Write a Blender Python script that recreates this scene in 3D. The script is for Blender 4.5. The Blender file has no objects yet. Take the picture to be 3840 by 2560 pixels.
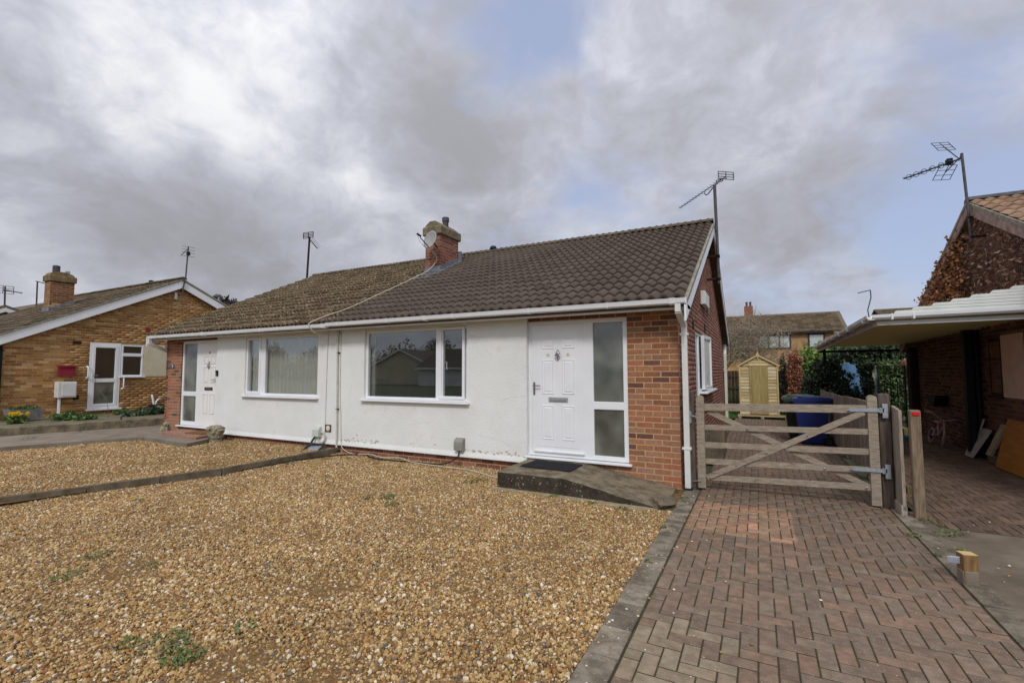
import bpy, math, random
import numpy as np
from mathutils import Vector, Matrix
random.seed(11); rng = np.random.default_rng(11)
SC = bpy.context.scene
COL = SC.collection
R = math.radians

def s(r, g, b, k=1.0):
    f = lambda c: ((c/255+.055)/1.055)**2.4 if c/255 > .04045 else c/255/12.92
    return (min(1, f(r)*k), min(1, f(g)*k), min(1, f(b)*k), 1)

# ------------------------------------------------------------------ camera
CAMP = Vector((.917, -6.470, 1.5)); YAW, PIT, ROL = R(27.432), R(3.629), R(-.177)
FWD = Vector((-math.sin(YAW)*math.cos(PIT), math.cos(YAW)*math.cos(PIT), math.sin(PIT)))
RGT = Vector((math.cos(YAW), math.sin(YAW), 0)); UPV = RGT.cross(FWD)
RG2 = RGT*math.cos(ROL)+UPV*math.sin(ROL); UP2 = UPV*math.cos(ROL)-RGT*math.sin(ROL)
cam = bpy.data.cameras.new('camera'); camo = bpy.data.objects.new('camera', cam); COL.objects.link(camo)
cam.sensor_width = 36; cam.sensor_fit = 'HORIZONTAL'; cam.lens = 1773.7/3840*36
cam.clip_start = .05; cam.clip_end = 3000
camo.matrix_world = Matrix(((RG2.x, UP2.x, -FWD.x, CAMP.x), (RG2.y, UP2.y, -FWD.y, CAMP.y), (RG2.z, UP2.z, -FWD.z, CAMP.z), (0, 0, 0, 1)))
SC.camera = camo
def proj(p):
    d = Vector(p)-CAMP; w = d.dot(FWD)
    if w < .1: return None
    return 512+d.dot(RG2)/w*473, 341-d.dot(UP2)/w*473, w
def pdir(x, y):   # a direction in the sky, from where it stands over the street (2352 px wide plan of the view)
    return (RG2*((x*3840/2352-1920)/1773.7)-UP2*((y*3840/2352-1280)/1773.7)+FWD).normalized()

# ------------------------------------------------------------------ sky, sun, exposure
SUN_AZ, SUN_EL = R(162), R(42)         # azimuth clockwise from +y
sdir = Vector((math.sin(SUN_AZ)*math.cos(SUN_EL), math.cos(SUN_AZ)*math.cos(SUN_EL), math.sin(SUN_EL)))
W = bpy.data.worlds.new('World'); SC.world = W; W.use_nodes = True
def make_world():
    nt = W.node_tree; N = nt.nodes; L = nt.links; N.clear()
    def n(t, **k):
        x = N.new(t)
        for a, b in k.items(): setattr(x, a, b)
        return x
    def val(sock, v):
        if hasattr(v, 'links') or isinstance(v, bpy.types.NodeSocket): L.new(v, sock)
        else: sock.default_value = v
    def math_(op, a, b=0.0, clamp=False):
        x = n('ShaderNodeMath', operation=op, use_clamp=clamp); val(x.inputs[0], a); val(x.inputs[1], b); return x.outputs[0]
    def vm(op, a, b=None):
        x = n('ShaderNodeVectorMath', operation=op); val(x.inputs[0], a)
        if b is not None: val(x.inputs[1], b)
        return x
    def mix(f, a, b):
        x = n('ShaderNodeMix', data_type='RGBA'); val(x.inputs[0], f); val(x.inputs[6], a); val(x.inputs[7], b); return x.outputs[2]
    tc = n('ShaderNodeTexCoord'); D = vm('NORMALIZE', tc.outputs['Generated']).outputs[0]
    sp = n('ShaderNodeSeparateXYZ'); L.new(D, sp.inputs[0]); z = math_('MAXIMUM', sp.outputs[2], 0.0)
    q_ = math_('POWER', math_('ADD', z, .25), .35)
    cb = n('ShaderNodeCombineXYZ'); L.new(sp.outputs[0], cb.inputs[0]); L.new(sp.outputs[1], cb.inputs[1]); L.new(math_('MULTIPLY', math_('DIVIDE', z, q_), 1.5), cb.inputs[2])
    def noise(scale, detail=8, rough=.55, dist=0., off=(0, 0, 0), src=None):
        x = n('ShaderNodeTexNoise'); x.inputs['Scale'].default_value = scale; x.inputs['Detail'].default_value = detail
        x.inputs['Roughness'].default_value = rough; x.inputs['Distortion'].default_value = dist
        L.new(vm('ADD', src or cb.outputs[0], off).outputs[0], x.inputs['Vector']); return x
    # billows: the lookup is pushed about by a coarser noise, so edges curl
    wv = vm('SCALE', vm('SUBTRACT', noise(4.0, 4, .5, 0, (3, 3, 3)).outputs['Color'], (.5, .5, .5)).outputs[0]); wv.inputs['Scale'].default_value = .16
    wp = vm('ADD', cb.outputs[0], wv.outputs[0]).outputs[0]
    nA = noise(3.4, 10, .58, 0, (0, 0, 0), wp).outputs[0]; nB = noise(4.2, 10, .57, 0, (7, 3, 0), wp).outputs[0]; nC = noise(13, 8, .6, 0, (1, 9, 0), wp).outputs[0]
    def blobs(lst):
        acc = 0.0
        for (x, y, k, w) in lst:
            d = vm('DOT_PRODUCT', D, tuple(pdir(x, y))).outputs['Value']
            e = math_('MULTIPLY', math_('EXPONENT', math_('MULTIPLY', math_('SUBTRACT', d, 1.0), k)), w)
            acc = math_('ADD', e, acc)
        return acc
    cover = blobs([(1175, 105, 260, -.42), (1290, 40, 500, -.3), (1380, 440, 120, -.36), (1560, 470, 200, -.28), (2250, 420, 70, -.42), (2280, 60, 90, -.1),
                   (1050, 250, 900, -.2), (1700, 620, 160, -.26), (2050, 560, 160, -.26), (1950, 590, 900, .2), (1850, 300, 40, .2), (960, 290, 40, .3), (300, 430, 25, .35), (100, 60, 25, .3), (1560, 130, 40, .16)])
    dens = math_('ADD', math_('MULTIPLY', math_('SUBTRACT', nA, .5), 1.5), math_('ADD', math_('MULTIPLY', math_('SUBTRACT', nC, .5), .5), .58))
    dens = math_('ADD', dens, cover)
    mr = n('ShaderNodeMapRange', interpolation_type='SMOOTHSTEP'); val(mr.inputs[0], dens); mr.inputs[1].default_value = .1; mr.inputs[2].default_value = .66
    cmask = mr.outputs[0]
    thick = blobs([(230, 420, 60, .34), (420, 470, 140, .2), (30, 215, 260, .3), (560, 540, 120, .2), (960, 260, 120, .26), (1120, 400, 140, .24), (1500, 180, 90, .06), (1800, 470, 90, .06),
                   (330, 170, 100, -.24), (300, 320, 600, -.4), (60, 330, 500, -.36), (110, 40, 70, -.2), (520, 280, 300, -.28), (560, 370, 900, -.25), (30, 560, 220, -.3), (830, 410, 900, -.14), (1280, 110, 400, -.14), (650, 60, 120, -.14)])
    th = math_('ADD', math_('ADD', math_('MULTIPLY', math_('SUBTRACT', nB, .5), 1.25), math_('MULTIPLY', math_('SUBTRACT', nC, .5), .62)), math_('ADD', thick, .55))
    m2 = n('ShaderNodeMapRange', interpolation_type='SMOOTHSTEP'); val(m2.inputs[0], th); m2.inputs[1].default_value = -.05; m2.inputs[2].default_value = 1.05
    cc = n('ShaderNodeValToRGB'); L.new(m2.outputs[0], cc.inputs[0]); e = cc.color_ramp.elements
    e[0].position = .03; e[0].color = s(231, 232, 234); e[1].position = 1; e[1].color = s(156, 157, 162)
    x = e.new(.3); x.color = s(202, 204, 213); x = e.new(.62); x.color = s(177, 179, 190)
    # clouds brighten overhead and a little towards the sun
    sd = vm('DOT_PRODUCT', D, tuple(sdir)).outputs['Value']
    lit = math_('ADD', math_('ADD', .90, math_('MULTIPLY', math_('MULTIPLY', z, z), .75)), math_('MULTIPLY', math_('MAXIMUM', sd, 0.0), .35))
    cl = vm('SCALE', cc.outputs[0]); val(cl.inputs['Scale'], lit)
    sky = n('ShaderNodeTexSky', sky_type='NISHITA', sun_disc=False); sky.sun_elevation = SUN_EL; sky.sun_rotation = SUN_AZ
    sky.air_density = 1.1; sky.dust_density = .6; sky.ozone_density = 1.5
    bl = vm('SCALE', sky.outputs[0]); bl.inputs['Scale'].default_value = .08
    pale = mix(.7, bl.outputs[0], s(178, 190, 222))          # thin high haze over the blue
    col = mix(cmask, pale, cl.outputs[0])
    bg = n('ShaderNodeBackground'); L.new(col, bg.inputs[0]); bg.inputs[1].default_value = 1.0
    o = n('ShaderNodeOutputWorld'); L.new(bg.outputs[0], o.inputs[0])
make_world()
W.cycles.sampling_method = 'MANUAL'; W.cycles.sample_map_resolution = 512
sl = bpy.data.lights.new('sun', 'SUN'); slo = bpy.data.objects.new('sun', sl); COL.objects.link(slo)
sl.energy = 1.4; sl.angle = R(11); sl.color = (1, .985, .96)
slo.rotation_euler = (-sdir).to_track_quat('-Z', 'Y').to_euler()
SC.view_settings.view_transform = 'Standard'; SC.view_settings.look = 'None'; SC.view_settings.exposure = .14; SC.view_settings.gamma = 1
SC.render.engine = 'CYCLES'; SC.cycles.use_denoising = True; SC.cycles.max_bounces = 6; SC.cycles.diffuse_bounces = 3
SC.cycles.transparent_max_bounces = 12; SC.cycles.caustics_reflective = False; SC.cycles.caustics_refractive = False

# ------------------------------------------------------------------ materials
MATS = {}
def M(name, c1, c2=None, rough=.75, scale=6., bump=0., bscale=None, piece=False, spec=.25, metal=0., detail=7, c3=None, s3=2., t3=(.58, .7), lo=.35, hi=.65, stretch=None, fleck=None):
    if name in MATS: return MATS[name]
    m = bpy.data.materials.new(name); m.use_nodes = True; nt = m.node_tree; N = nt.nodes; L = nt.links
    b = N['Principled BSDF']; b.inputs['Roughness'].default_value = rough; b.inputs['Metallic'].default_value = metal
    b.inputs['Specular IOR Level'].default_value = spec
    g = N.new('ShaderNodeNewGeometry'); pos = g.outputs['Position']
    if stretch:
        v = N.new('ShaderNodeVectorMath'); v.operation = 'MULTIPLY'; L.new(pos, v.inputs[0]); v.inputs[1].default_value = stretch; pos = v.outputs[0]
    def nz(sc, det=detail):
        x = N.new('ShaderNodeTexNoise'); x.inputs['Scale'].default_value = sc; x.inputs['Detail'].default_value = det; x.inputs['Roughness'].default_value = .62
        L.new(pos, x.inputs['Vector']); return x.outputs[0]
    def mr(a, lo, hi):
        x = N.new('ShaderNodeMapRange'); L.new(a, x.inputs[0]); x.inputs[1].default_value = lo; x.inputs[2].default_value = hi; return x.outputs[0]
    def mix(f, a, c, blend='MIX'):
        x = N.new('ShaderNodeMix'); x.data_type = 'RGBA'; x.blend_type = blend
        for i, q in ((0, f), (6, a), (7, c)):
            if isinstance(q, bpy.types.NodeSocket): L.new(q, x.inputs[i])
            else: x.inputs[i].default_value = q
        return x.outputs[2]
    if c2 is None: c2 = (c1[0]*.8, c1[1]*.8, c1[2]*.8, 1)
    col = mix(mr(nz(scale), lo, hi), c1, c2)
    if piece:
        oi = N.new('ShaderNodeObjectInfo'); at = N.new('ShaderNodeAttribute'); at.attribute_name = 'col'
        col = mix(1., mix(1., oi.outputs['Color'], at.outputs['Color'], 'MULTIPLY'), col, 'MULTIPLY')
    if c3 is not None: col = mix(mr(nz(s3, 9), t3[0], t3[1]), col, c3)
    if fleck is not None:
        fc, fs, f0, f1 = fleck; col = mix(mr(nz(fs, 3), f0, f1), col, fc)
    L.new(col, b.inputs['Base Color'])
    if bump:
        bp = N.new('ShaderNodeBump'); bp.inputs['Strength'].default_value = 1.; bp.inputs['Distance'].default_value = bump
        L.new(nz(bscale or scale*6, 5), bp.inputs['Height']); L.new(bp.outputs[0], b.inputs['Normal'])
    MATS[name] = m; return m
WH = s(255, 255, 255)
m_brick = M('red_brick', (1, 1, 1, 1), (.72, .70, .68, 1), .85, 25, .0025, 130, piece=True)
m_mortar = M('mortar', s(204, 170, 124), s(182, 150, 108), .9, 14, .003, 150)
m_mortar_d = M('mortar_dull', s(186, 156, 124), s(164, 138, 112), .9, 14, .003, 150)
m_mortar_y = M('mortar_buff', s(198, 164, 114), s(176, 142, 96), .9, 14, .003, 150)
m_render = M('white_render', s(239, 240, 235), s(231, 232, 226), .8, 1.6, .010, 70, c3=s(222, 219, 206), s3=4., t3=(.6, .8))
m_upvc = M('white_upvc', s(238, 239, 240), s(231, 232, 232), .35, 2.5, spec=.45)
m_upvc_d = M('white_upvc_weathered', s(226, 226, 221), s(206, 204, 195), .45, 3, spec=.4)
m_tile = M('brown_roof_tile', s(97, 87, 78), s(88, 78, 70), .85, 18, .002, 160, piece=True)
m_tile_old = M('lichen_roof_tile', s(118, 104, 82), s(84, 72, 58), .9, 16, .003, 140, piece=True, c3=s(182, 172, 146), s3=22, t3=(.56, .66))
m_tile_grey = M('grey_brown_tile', s(120, 108, 90), s(90, 80, 66), .9, 10, .003, 100, piece=True, c3=s(160, 152, 130), s3=14, t3=(.6, .7))
m_tile_red = M('faded_pink_tile', s(178, 150, 128), s(146, 122, 104), .9, 10, piece=True)
m_vergemort = M('verge_mortar', s(160, 154, 138), s(126, 120, 104), .95, 9, .004, 60)
m_concrete = M('old_concrete', s(122, 110, 92), s(84, 75, 60), .95, 5, .006, 60, c3=s(196, 186, 164), s3=9, t3=(.66, .74))
m_stain = M('stained_concrete', s(134, 122, 100), s(96, 86, 69), .95, 6, .004, 90, c3=s(184, 176, 156), s3=42, t3=(.62, .67), lo=.4, hi=.6)
m_kerb = M('kerb_concrete', s(146, 136, 122), s(112, 103, 90), .95, 7, .003, 120, piece=True, c3=s(196, 188, 172), s3=60, t3=(.62, .7), lo=.42, hi=.58)
m_path = M('concrete_path', s(146, 134, 118), s(120, 108, 94), .95, 3, .004, 90)
m_paver = M('block_paver', (.86, .86, .84, 1), (.62, .62, .60, 1), .9, 14, .003, 170, piece=True, lo=.4, hi=.6, fleck=(s(205, 192, 170), 110, .64, .72))
def cleaned_patch(m):
    """a rectangle of drive that something stood on for years: cleaner blocks with a soft rounded edge; and rusty tints elsewhere"""
    nt = m.node_tree; N = nt.nodes; L = nt.links; b = N['Principled BSDF']; src = b.inputs['Base Color'].links[0].from_socket
    g = N.new('ShaderNodeNewGeometry'); sp = N.new('ShaderNodeSeparateXYZ'); nz = N.new('ShaderNodeTexNoise'); nz.inputs['Scale'].default_value = 7; nz.inputs['Detail'].default_value = 3
    L.new(g.outputs['Position'], nz.inputs['Vector']); L.new(g.outputs['Position'], sp.inputs[0])
    def mth(op, x, y=0., c=False):
        n = N.new('ShaderNodeMath'); n.operation = op; n.use_clamp = c
        for i, q in enumerate((x, y)):
            if isinstance(q, bpy.types.NodeSocket): L.new(q, n.inputs[i])
            else: n.inputs[i].default_value = q
        return n.outputs[0]
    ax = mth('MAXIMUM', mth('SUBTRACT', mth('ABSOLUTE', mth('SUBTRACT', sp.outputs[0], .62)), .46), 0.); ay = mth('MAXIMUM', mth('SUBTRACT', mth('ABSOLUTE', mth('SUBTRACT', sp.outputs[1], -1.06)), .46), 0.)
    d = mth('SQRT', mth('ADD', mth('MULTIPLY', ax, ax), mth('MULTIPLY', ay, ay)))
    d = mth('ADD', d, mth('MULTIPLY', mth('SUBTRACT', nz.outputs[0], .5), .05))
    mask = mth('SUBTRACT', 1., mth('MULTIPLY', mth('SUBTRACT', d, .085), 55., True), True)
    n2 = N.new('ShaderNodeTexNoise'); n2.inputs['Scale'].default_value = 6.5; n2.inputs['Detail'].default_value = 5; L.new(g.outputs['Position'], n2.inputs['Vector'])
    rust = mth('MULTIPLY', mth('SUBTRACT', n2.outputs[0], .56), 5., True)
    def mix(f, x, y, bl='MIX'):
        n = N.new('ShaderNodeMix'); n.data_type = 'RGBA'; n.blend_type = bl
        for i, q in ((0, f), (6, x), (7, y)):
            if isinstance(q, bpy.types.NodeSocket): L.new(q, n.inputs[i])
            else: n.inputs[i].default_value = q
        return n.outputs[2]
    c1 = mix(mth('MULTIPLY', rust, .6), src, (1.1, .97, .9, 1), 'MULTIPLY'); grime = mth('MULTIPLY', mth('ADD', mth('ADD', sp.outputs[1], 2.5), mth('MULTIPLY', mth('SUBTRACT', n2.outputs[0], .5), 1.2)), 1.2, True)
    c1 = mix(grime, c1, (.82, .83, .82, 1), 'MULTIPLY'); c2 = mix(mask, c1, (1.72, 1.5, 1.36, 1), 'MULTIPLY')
    L.new(c2, b.inputs['Base Color'])
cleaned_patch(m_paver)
m_bed = M('sandy_joint', s(82, 70, 54), s(62, 60, 40), .95, 5, c3=s(78, 90, 48), s3=4, t3=(.5, .66))
m_drive = M('neighbour_concrete', s(128, 115, 98), s(98, 87, 73), .95, 2.2, .003, 90, c3=s(160, 148, 130), s3=50, t3=(.66, .72))
m_soil = M('gravel_bed', s(140, 110, 70), s(98, 74, 44), .95, 40, .01, 80)
m_ground = M('ground', s(92, 90, 74), s(74, 76, 56), .95, 1.5)
m_lawn = M('lawn', s(72, 104, 40), s(54, 82, 30), .95, 6)
m_tarmac = M('tarmac', s(82, 80, 78), s(70, 68, 66), .95, 20)
m_lead = M('lead_flashing', s(128, 132, 142), s(98, 102, 112), .55, 8, .004, 30, spec=.4)
m_dark = M('black_plastic', s(38, 38, 42), s(28, 28, 32), .5, 6)
m_black = M('near_black', s(20, 20, 22), s(15, 15, 16), .6, 6)
m_steel = M('galvanised_steel', s(178, 184, 190), s(148, 154, 162), .45, 20, metal=.4, spec=.5)
m_alu = M('aerial_aluminium', s(92, 94, 100), s(66, 66, 70), .5, 14, metal=.5)
m_pole = M('weathered_pole', s(96, 90, 92), s(72, 66, 68), .6, 10, metal=.3)
m_rust = M('rusty_bracket', s(66, 44, 34), s(42, 30, 26), .9, 20)
m_chrome = M('chrome', s(178, 178, 180), s(150, 150, 152), .25, 6, metal=.9)
m_gatewood = M('weathered_gate_wood', s(170, 157, 138), s(130, 118, 102), .9, 10, .003, 40, stretch=(1, 6, 6), fleck=(s(92, 78, 66), 5, .68, .76))
m_postwood = M('weathered_post_wood', s(146, 128, 104), s(108, 92, 74), .9, 8, .003, 40, stretch=(7, 7, .7))
m_oldpost = M('dark_post_wood', s(110, 98, 88), s(76, 66, 60), .9, 8, .003, 40, stretch=(7, 7, .7))
m_fence = M('weathered_fence_wood', s(186, 174, 160), s(144, 133, 122), .9, 8, .003, 40, piece=True, stretch=(7, 7, .7), c3=s(98, 100, 62), s3=2, t3=(.6, .75))
m_treated = M('new_green_timber', s(176, 162, 116), s(146, 128, 84), .85, 6, .003, 40, piece=True, stretch=(7, 7, .7))
m_freshwood = M('fresh_sawn_wood', s(208, 186, 136), s(186, 162, 112), .85, 8, stretch=(6, 6, 1))
m_shed = M('shed_softwood', s(222, 209, 176), s(198, 180, 142), .8, 4, .002, 40, piece=True, stretch=(1, 1, 7), fleck=(s(132, 86, 48), 3.2, .70, .77))
m_sheddoor = M('shed_door_wood', s(186, 168, 124), s(158, 140, 98), .85, 4, .002, 40, piece=True, stretch=(8, 8, .8))
m_darkfence = M('dark_garden_fence', s(78, 66, 48), s(52, 46, 32), .9, 6, stretch=(7, 7, .7), piece=True)
m_bin_b = M('blue_bin_plastic', s(30, 44, 108), s(24, 35, 88), .5, 5, spec=.35)
m_bin_g = M('green_bin_plastic', s(44, 62, 46), s(34, 50, 36), .5, 5, spec=.35)
m_leaf = M('leaf', (1, 1, 1, 1), (.8, .8, .8, 1), .6, 20, piece=True, spec=.3)
m_bark = M('bark', s(112, 98, 82), s(84, 72, 60), .95, 12)
m_twig = M('bare_twig', s(168, 154, 132), s(138, 124, 106), .95, 12)
m_stone = M('carved_stone', s(176, 166, 142), s(104, 94, 76), .95, 22, .02, 22, c3=s(96, 104, 72), s3=14, t3=(.6, .7))
m_mat = M('rubber_mat', s(46, 46, 50), s(36, 36, 40), .95, 60, .004, 200)
m_coir = M('coir_mat', s(128, 96, 60), s(100, 74, 46), .98, 40, .004, 150)
m_terra = M('red_step_tile', s(170, 128, 110), s(146, 106, 90), .8, 10)
m_grey = M('grey_meter_box', s(150, 148, 138), s(136, 134, 124), .6, 5)
m_cable_w = M('white_cable', s(214, 208, 192), s(190, 184, 166), .6, 10)
m_cable_b = M('black_cable', s(34, 32, 32), s(24, 22, 22), .6, 10)
m_pipe_d = M('painted_conduit', s(206, 204, 192), s(178, 174, 160), .7, 6)
m_red = M('red_paint', s(150, 44, 62), s(128, 36, 52), .5, 8)
m_reflector = M('red_reflector', s(220, 22, 26), s(190, 14, 20), .25, 60, spec=.6)
m_cream = M('cream_render', s(212, 204, 178), s(200, 190, 162), .85, 3, .004, 80)
m_carport = M('carport_white', s(226, 228, 222), s(206, 208, 200), .5, 2.5)
m_soffit_y = M('carport_underside', s(176, 158, 112), s(146, 130, 88), .7, 3)
m_ply = M('orange_board', s(186, 118, 44), s(160, 98, 34), .6, 3, stretch=(1, 1, 5))
m_pink = M('pinkish_panel', s(236, 202, 182), s(220, 186, 166), .8, 5)
m_tanboard = M('tan_board', s(176, 158, 128), s(150, 132, 104), .85, 8)
m_whiteboard = M('dirty_white_board', s(188, 182, 172), s(160, 152, 142), .8, 8)
m_room = M('room_paint', s(190, 184, 172), None, .9, 2)
m_carpet = M('carpet', s(120, 110, 98), None, .98, 30)
m_blue = M('blue_cover', s(98, 136, 172), s(80, 116, 154), .6, 6)
m_bikew = M('pale_bike_paint', s(206, 184, 186), s(176, 150, 156), .5, 10)
m_bikep = M('pink_bike_paint', s(206, 160, 168), s(184, 136, 148), .5, 10)
m_tyre = M('pale_tyre', s(168, 150, 148), s(140, 122, 120), .8, 14)
m_toy = M('turquoise_toy', s(70, 160, 182), s(50, 130, 150), .4, 10)
m_trough = M('stone_trough', s(140, 140, 138), s(110, 110, 106), .9, 10, .004, 60)
m_net = None
def glassmat(name, rough=.0, base=.06, tint=(1, 1, 1, 1)):
    m = bpy.data.materials.new(name); m.use_nodes = True; N = m.node_tree.nodes; L = m.node_tree.links; N.clear()
    o = N.new('ShaderNodeOutputMaterial'); t = N.new('ShaderNodeBsdfTransparent'); t.inputs[0].default_value = tint
    g = N.new('ShaderNodeBsdfGlossy'); g.inputs['Roughness'].default_value = rough; g.inputs['Color'].default_value = (.92, .96, .95, 1)
    ge = N.new('ShaderNodeNewGeometry'); dt = N.new('ShaderNodeVectorMath'); dt.operation = 'DOT_PRODUCT'; L.new(ge.outputs['Incoming'], dt.inputs[0]); L.new(ge.outputs['Normal'], dt.inputs[1])
    ab = N.new('ShaderNodeMath'); ab.operation = 'ABSOLUTE'; L.new(dt.outputs['Value'], ab.inputs[0]); om = N.new('ShaderNodeMath'); om.operation = 'SUBTRACT'; om.inputs[0].default_value = 1.; L.new(ab.outputs[0], om.inputs[1])
    pw = N.new('ShaderNodeMath'); pw.operation = 'POWER'; L.new(om.outputs[0], pw.inputs[0]); pw.inputs[1].default_value = 4.
    a = N.new('ShaderNodeMath'); a.operation = 'MULTIPLY_ADD'; L.new(pw.outputs[0], a.inputs[0]); a.inputs[1].default_value = .9; a.inputs[2].default_value = base; a.use_clamp = True
    mx = N.new('ShaderNodeMixShader'); L.new(a.outputs[0], mx.inputs[0]); L.new(t.outputs[0], mx.inputs[1]); L.new(g.outputs[0], mx.inputs[2]); L.new(mx.outputs[0], o.inputs[0])
    return m
m_glass = glassmat('window_glass', 0., .115, (.95, .97, .96, 1))
def frosted(name, c1, c2):
    m = M(name, c1, c2, .22, 140, .0012, 420, spec=.9); return m
def frostmat():
    m = bpy.data.materials.new('obscure_glass'); m.use_nodes = True; N = m.node_tree.nodes; L = m.node_tree.links; b = N['Principled BSDF']
    n0 = N.new('ShaderNodeTexNoise'); n0.inputs['Scale'].default_value = 2.2; n0.inputs['Detail'].default_value = 2; gg = N.new('ShaderNodeNewGeometry'); L.new(gg.outputs['Position'], n0.inputs['Vector']); r0 = N.new('ShaderNodeValToRGB'); L.new(n0.outputs[0], r0.inputs[0]); r0.color_ramp.elements[0].position = .35; r0.color_ramp.elements[0].color = s(66, 70, 62); r0.color_ramp.elements[1].position = .65; r0.color_ramp.elements[1].color = s(122, 124, 112); L.new(r0.outputs[0], b.inputs['Base Color'])  # blurred room behind the glass, painted into its colour as light and dark patches
    b.inputs['Roughness'].default_value = .13; b.inputs['IOR'].default_value = 2.0; b.inputs['Specular IOR Level'].default_value = .6
    g = N.new('ShaderNodeNewGeometry'); n1 = N.new('ShaderNodeTexNoise'); n1.inputs['Scale'].default_value = 60; n1.inputs['Detail'].default_value = 2; L.new(g.outputs['Position'], n1.inputs['Vector']); bp = N.new('ShaderNodeBump'); bp.inputs['Distance'].default_value = .004; bp.inputs['Strength'].default_value = .6; L.new(n1.outputs[0], bp.inputs['Height']); L.new(bp.outputs[0], b.inputs['Normal']); return m
m_frost = frostmat()
def netmat():
    m = bpy.data.materials.new('net_curtain'); m.use_nodes = True; N = m.node_tree.nodes; L = m.node_tree.links; N.clear()
    o = N.new('ShaderNodeOutputMaterial'); d = N.new('ShaderNodeBsdfDiffuse'); d.inputs[0].default_value = s(242, 238, 226); t = N.new('ShaderNodeBsdfTransparent'); tr = N.new('ShaderNodeBsdfTranslucent'); tr.inputs[0].default_value = s(226, 220, 200)
    a = N.new('ShaderNodeMixShader'); a.inputs[0].default_value = .3; L.new(d.outputs[0], a.inputs[1]); L.new(tr.outputs[0], a.inputs[2])
    b = N.new('ShaderNodeMixShader'); b.inputs[0].default_value = .14; L.new(a.outputs[0], b.inputs[1]); L.new(t.outputs[0], b.inputs[2]); L.new(b.outputs[0], o.inputs[0])
    return m
m_net = netmat()

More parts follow.
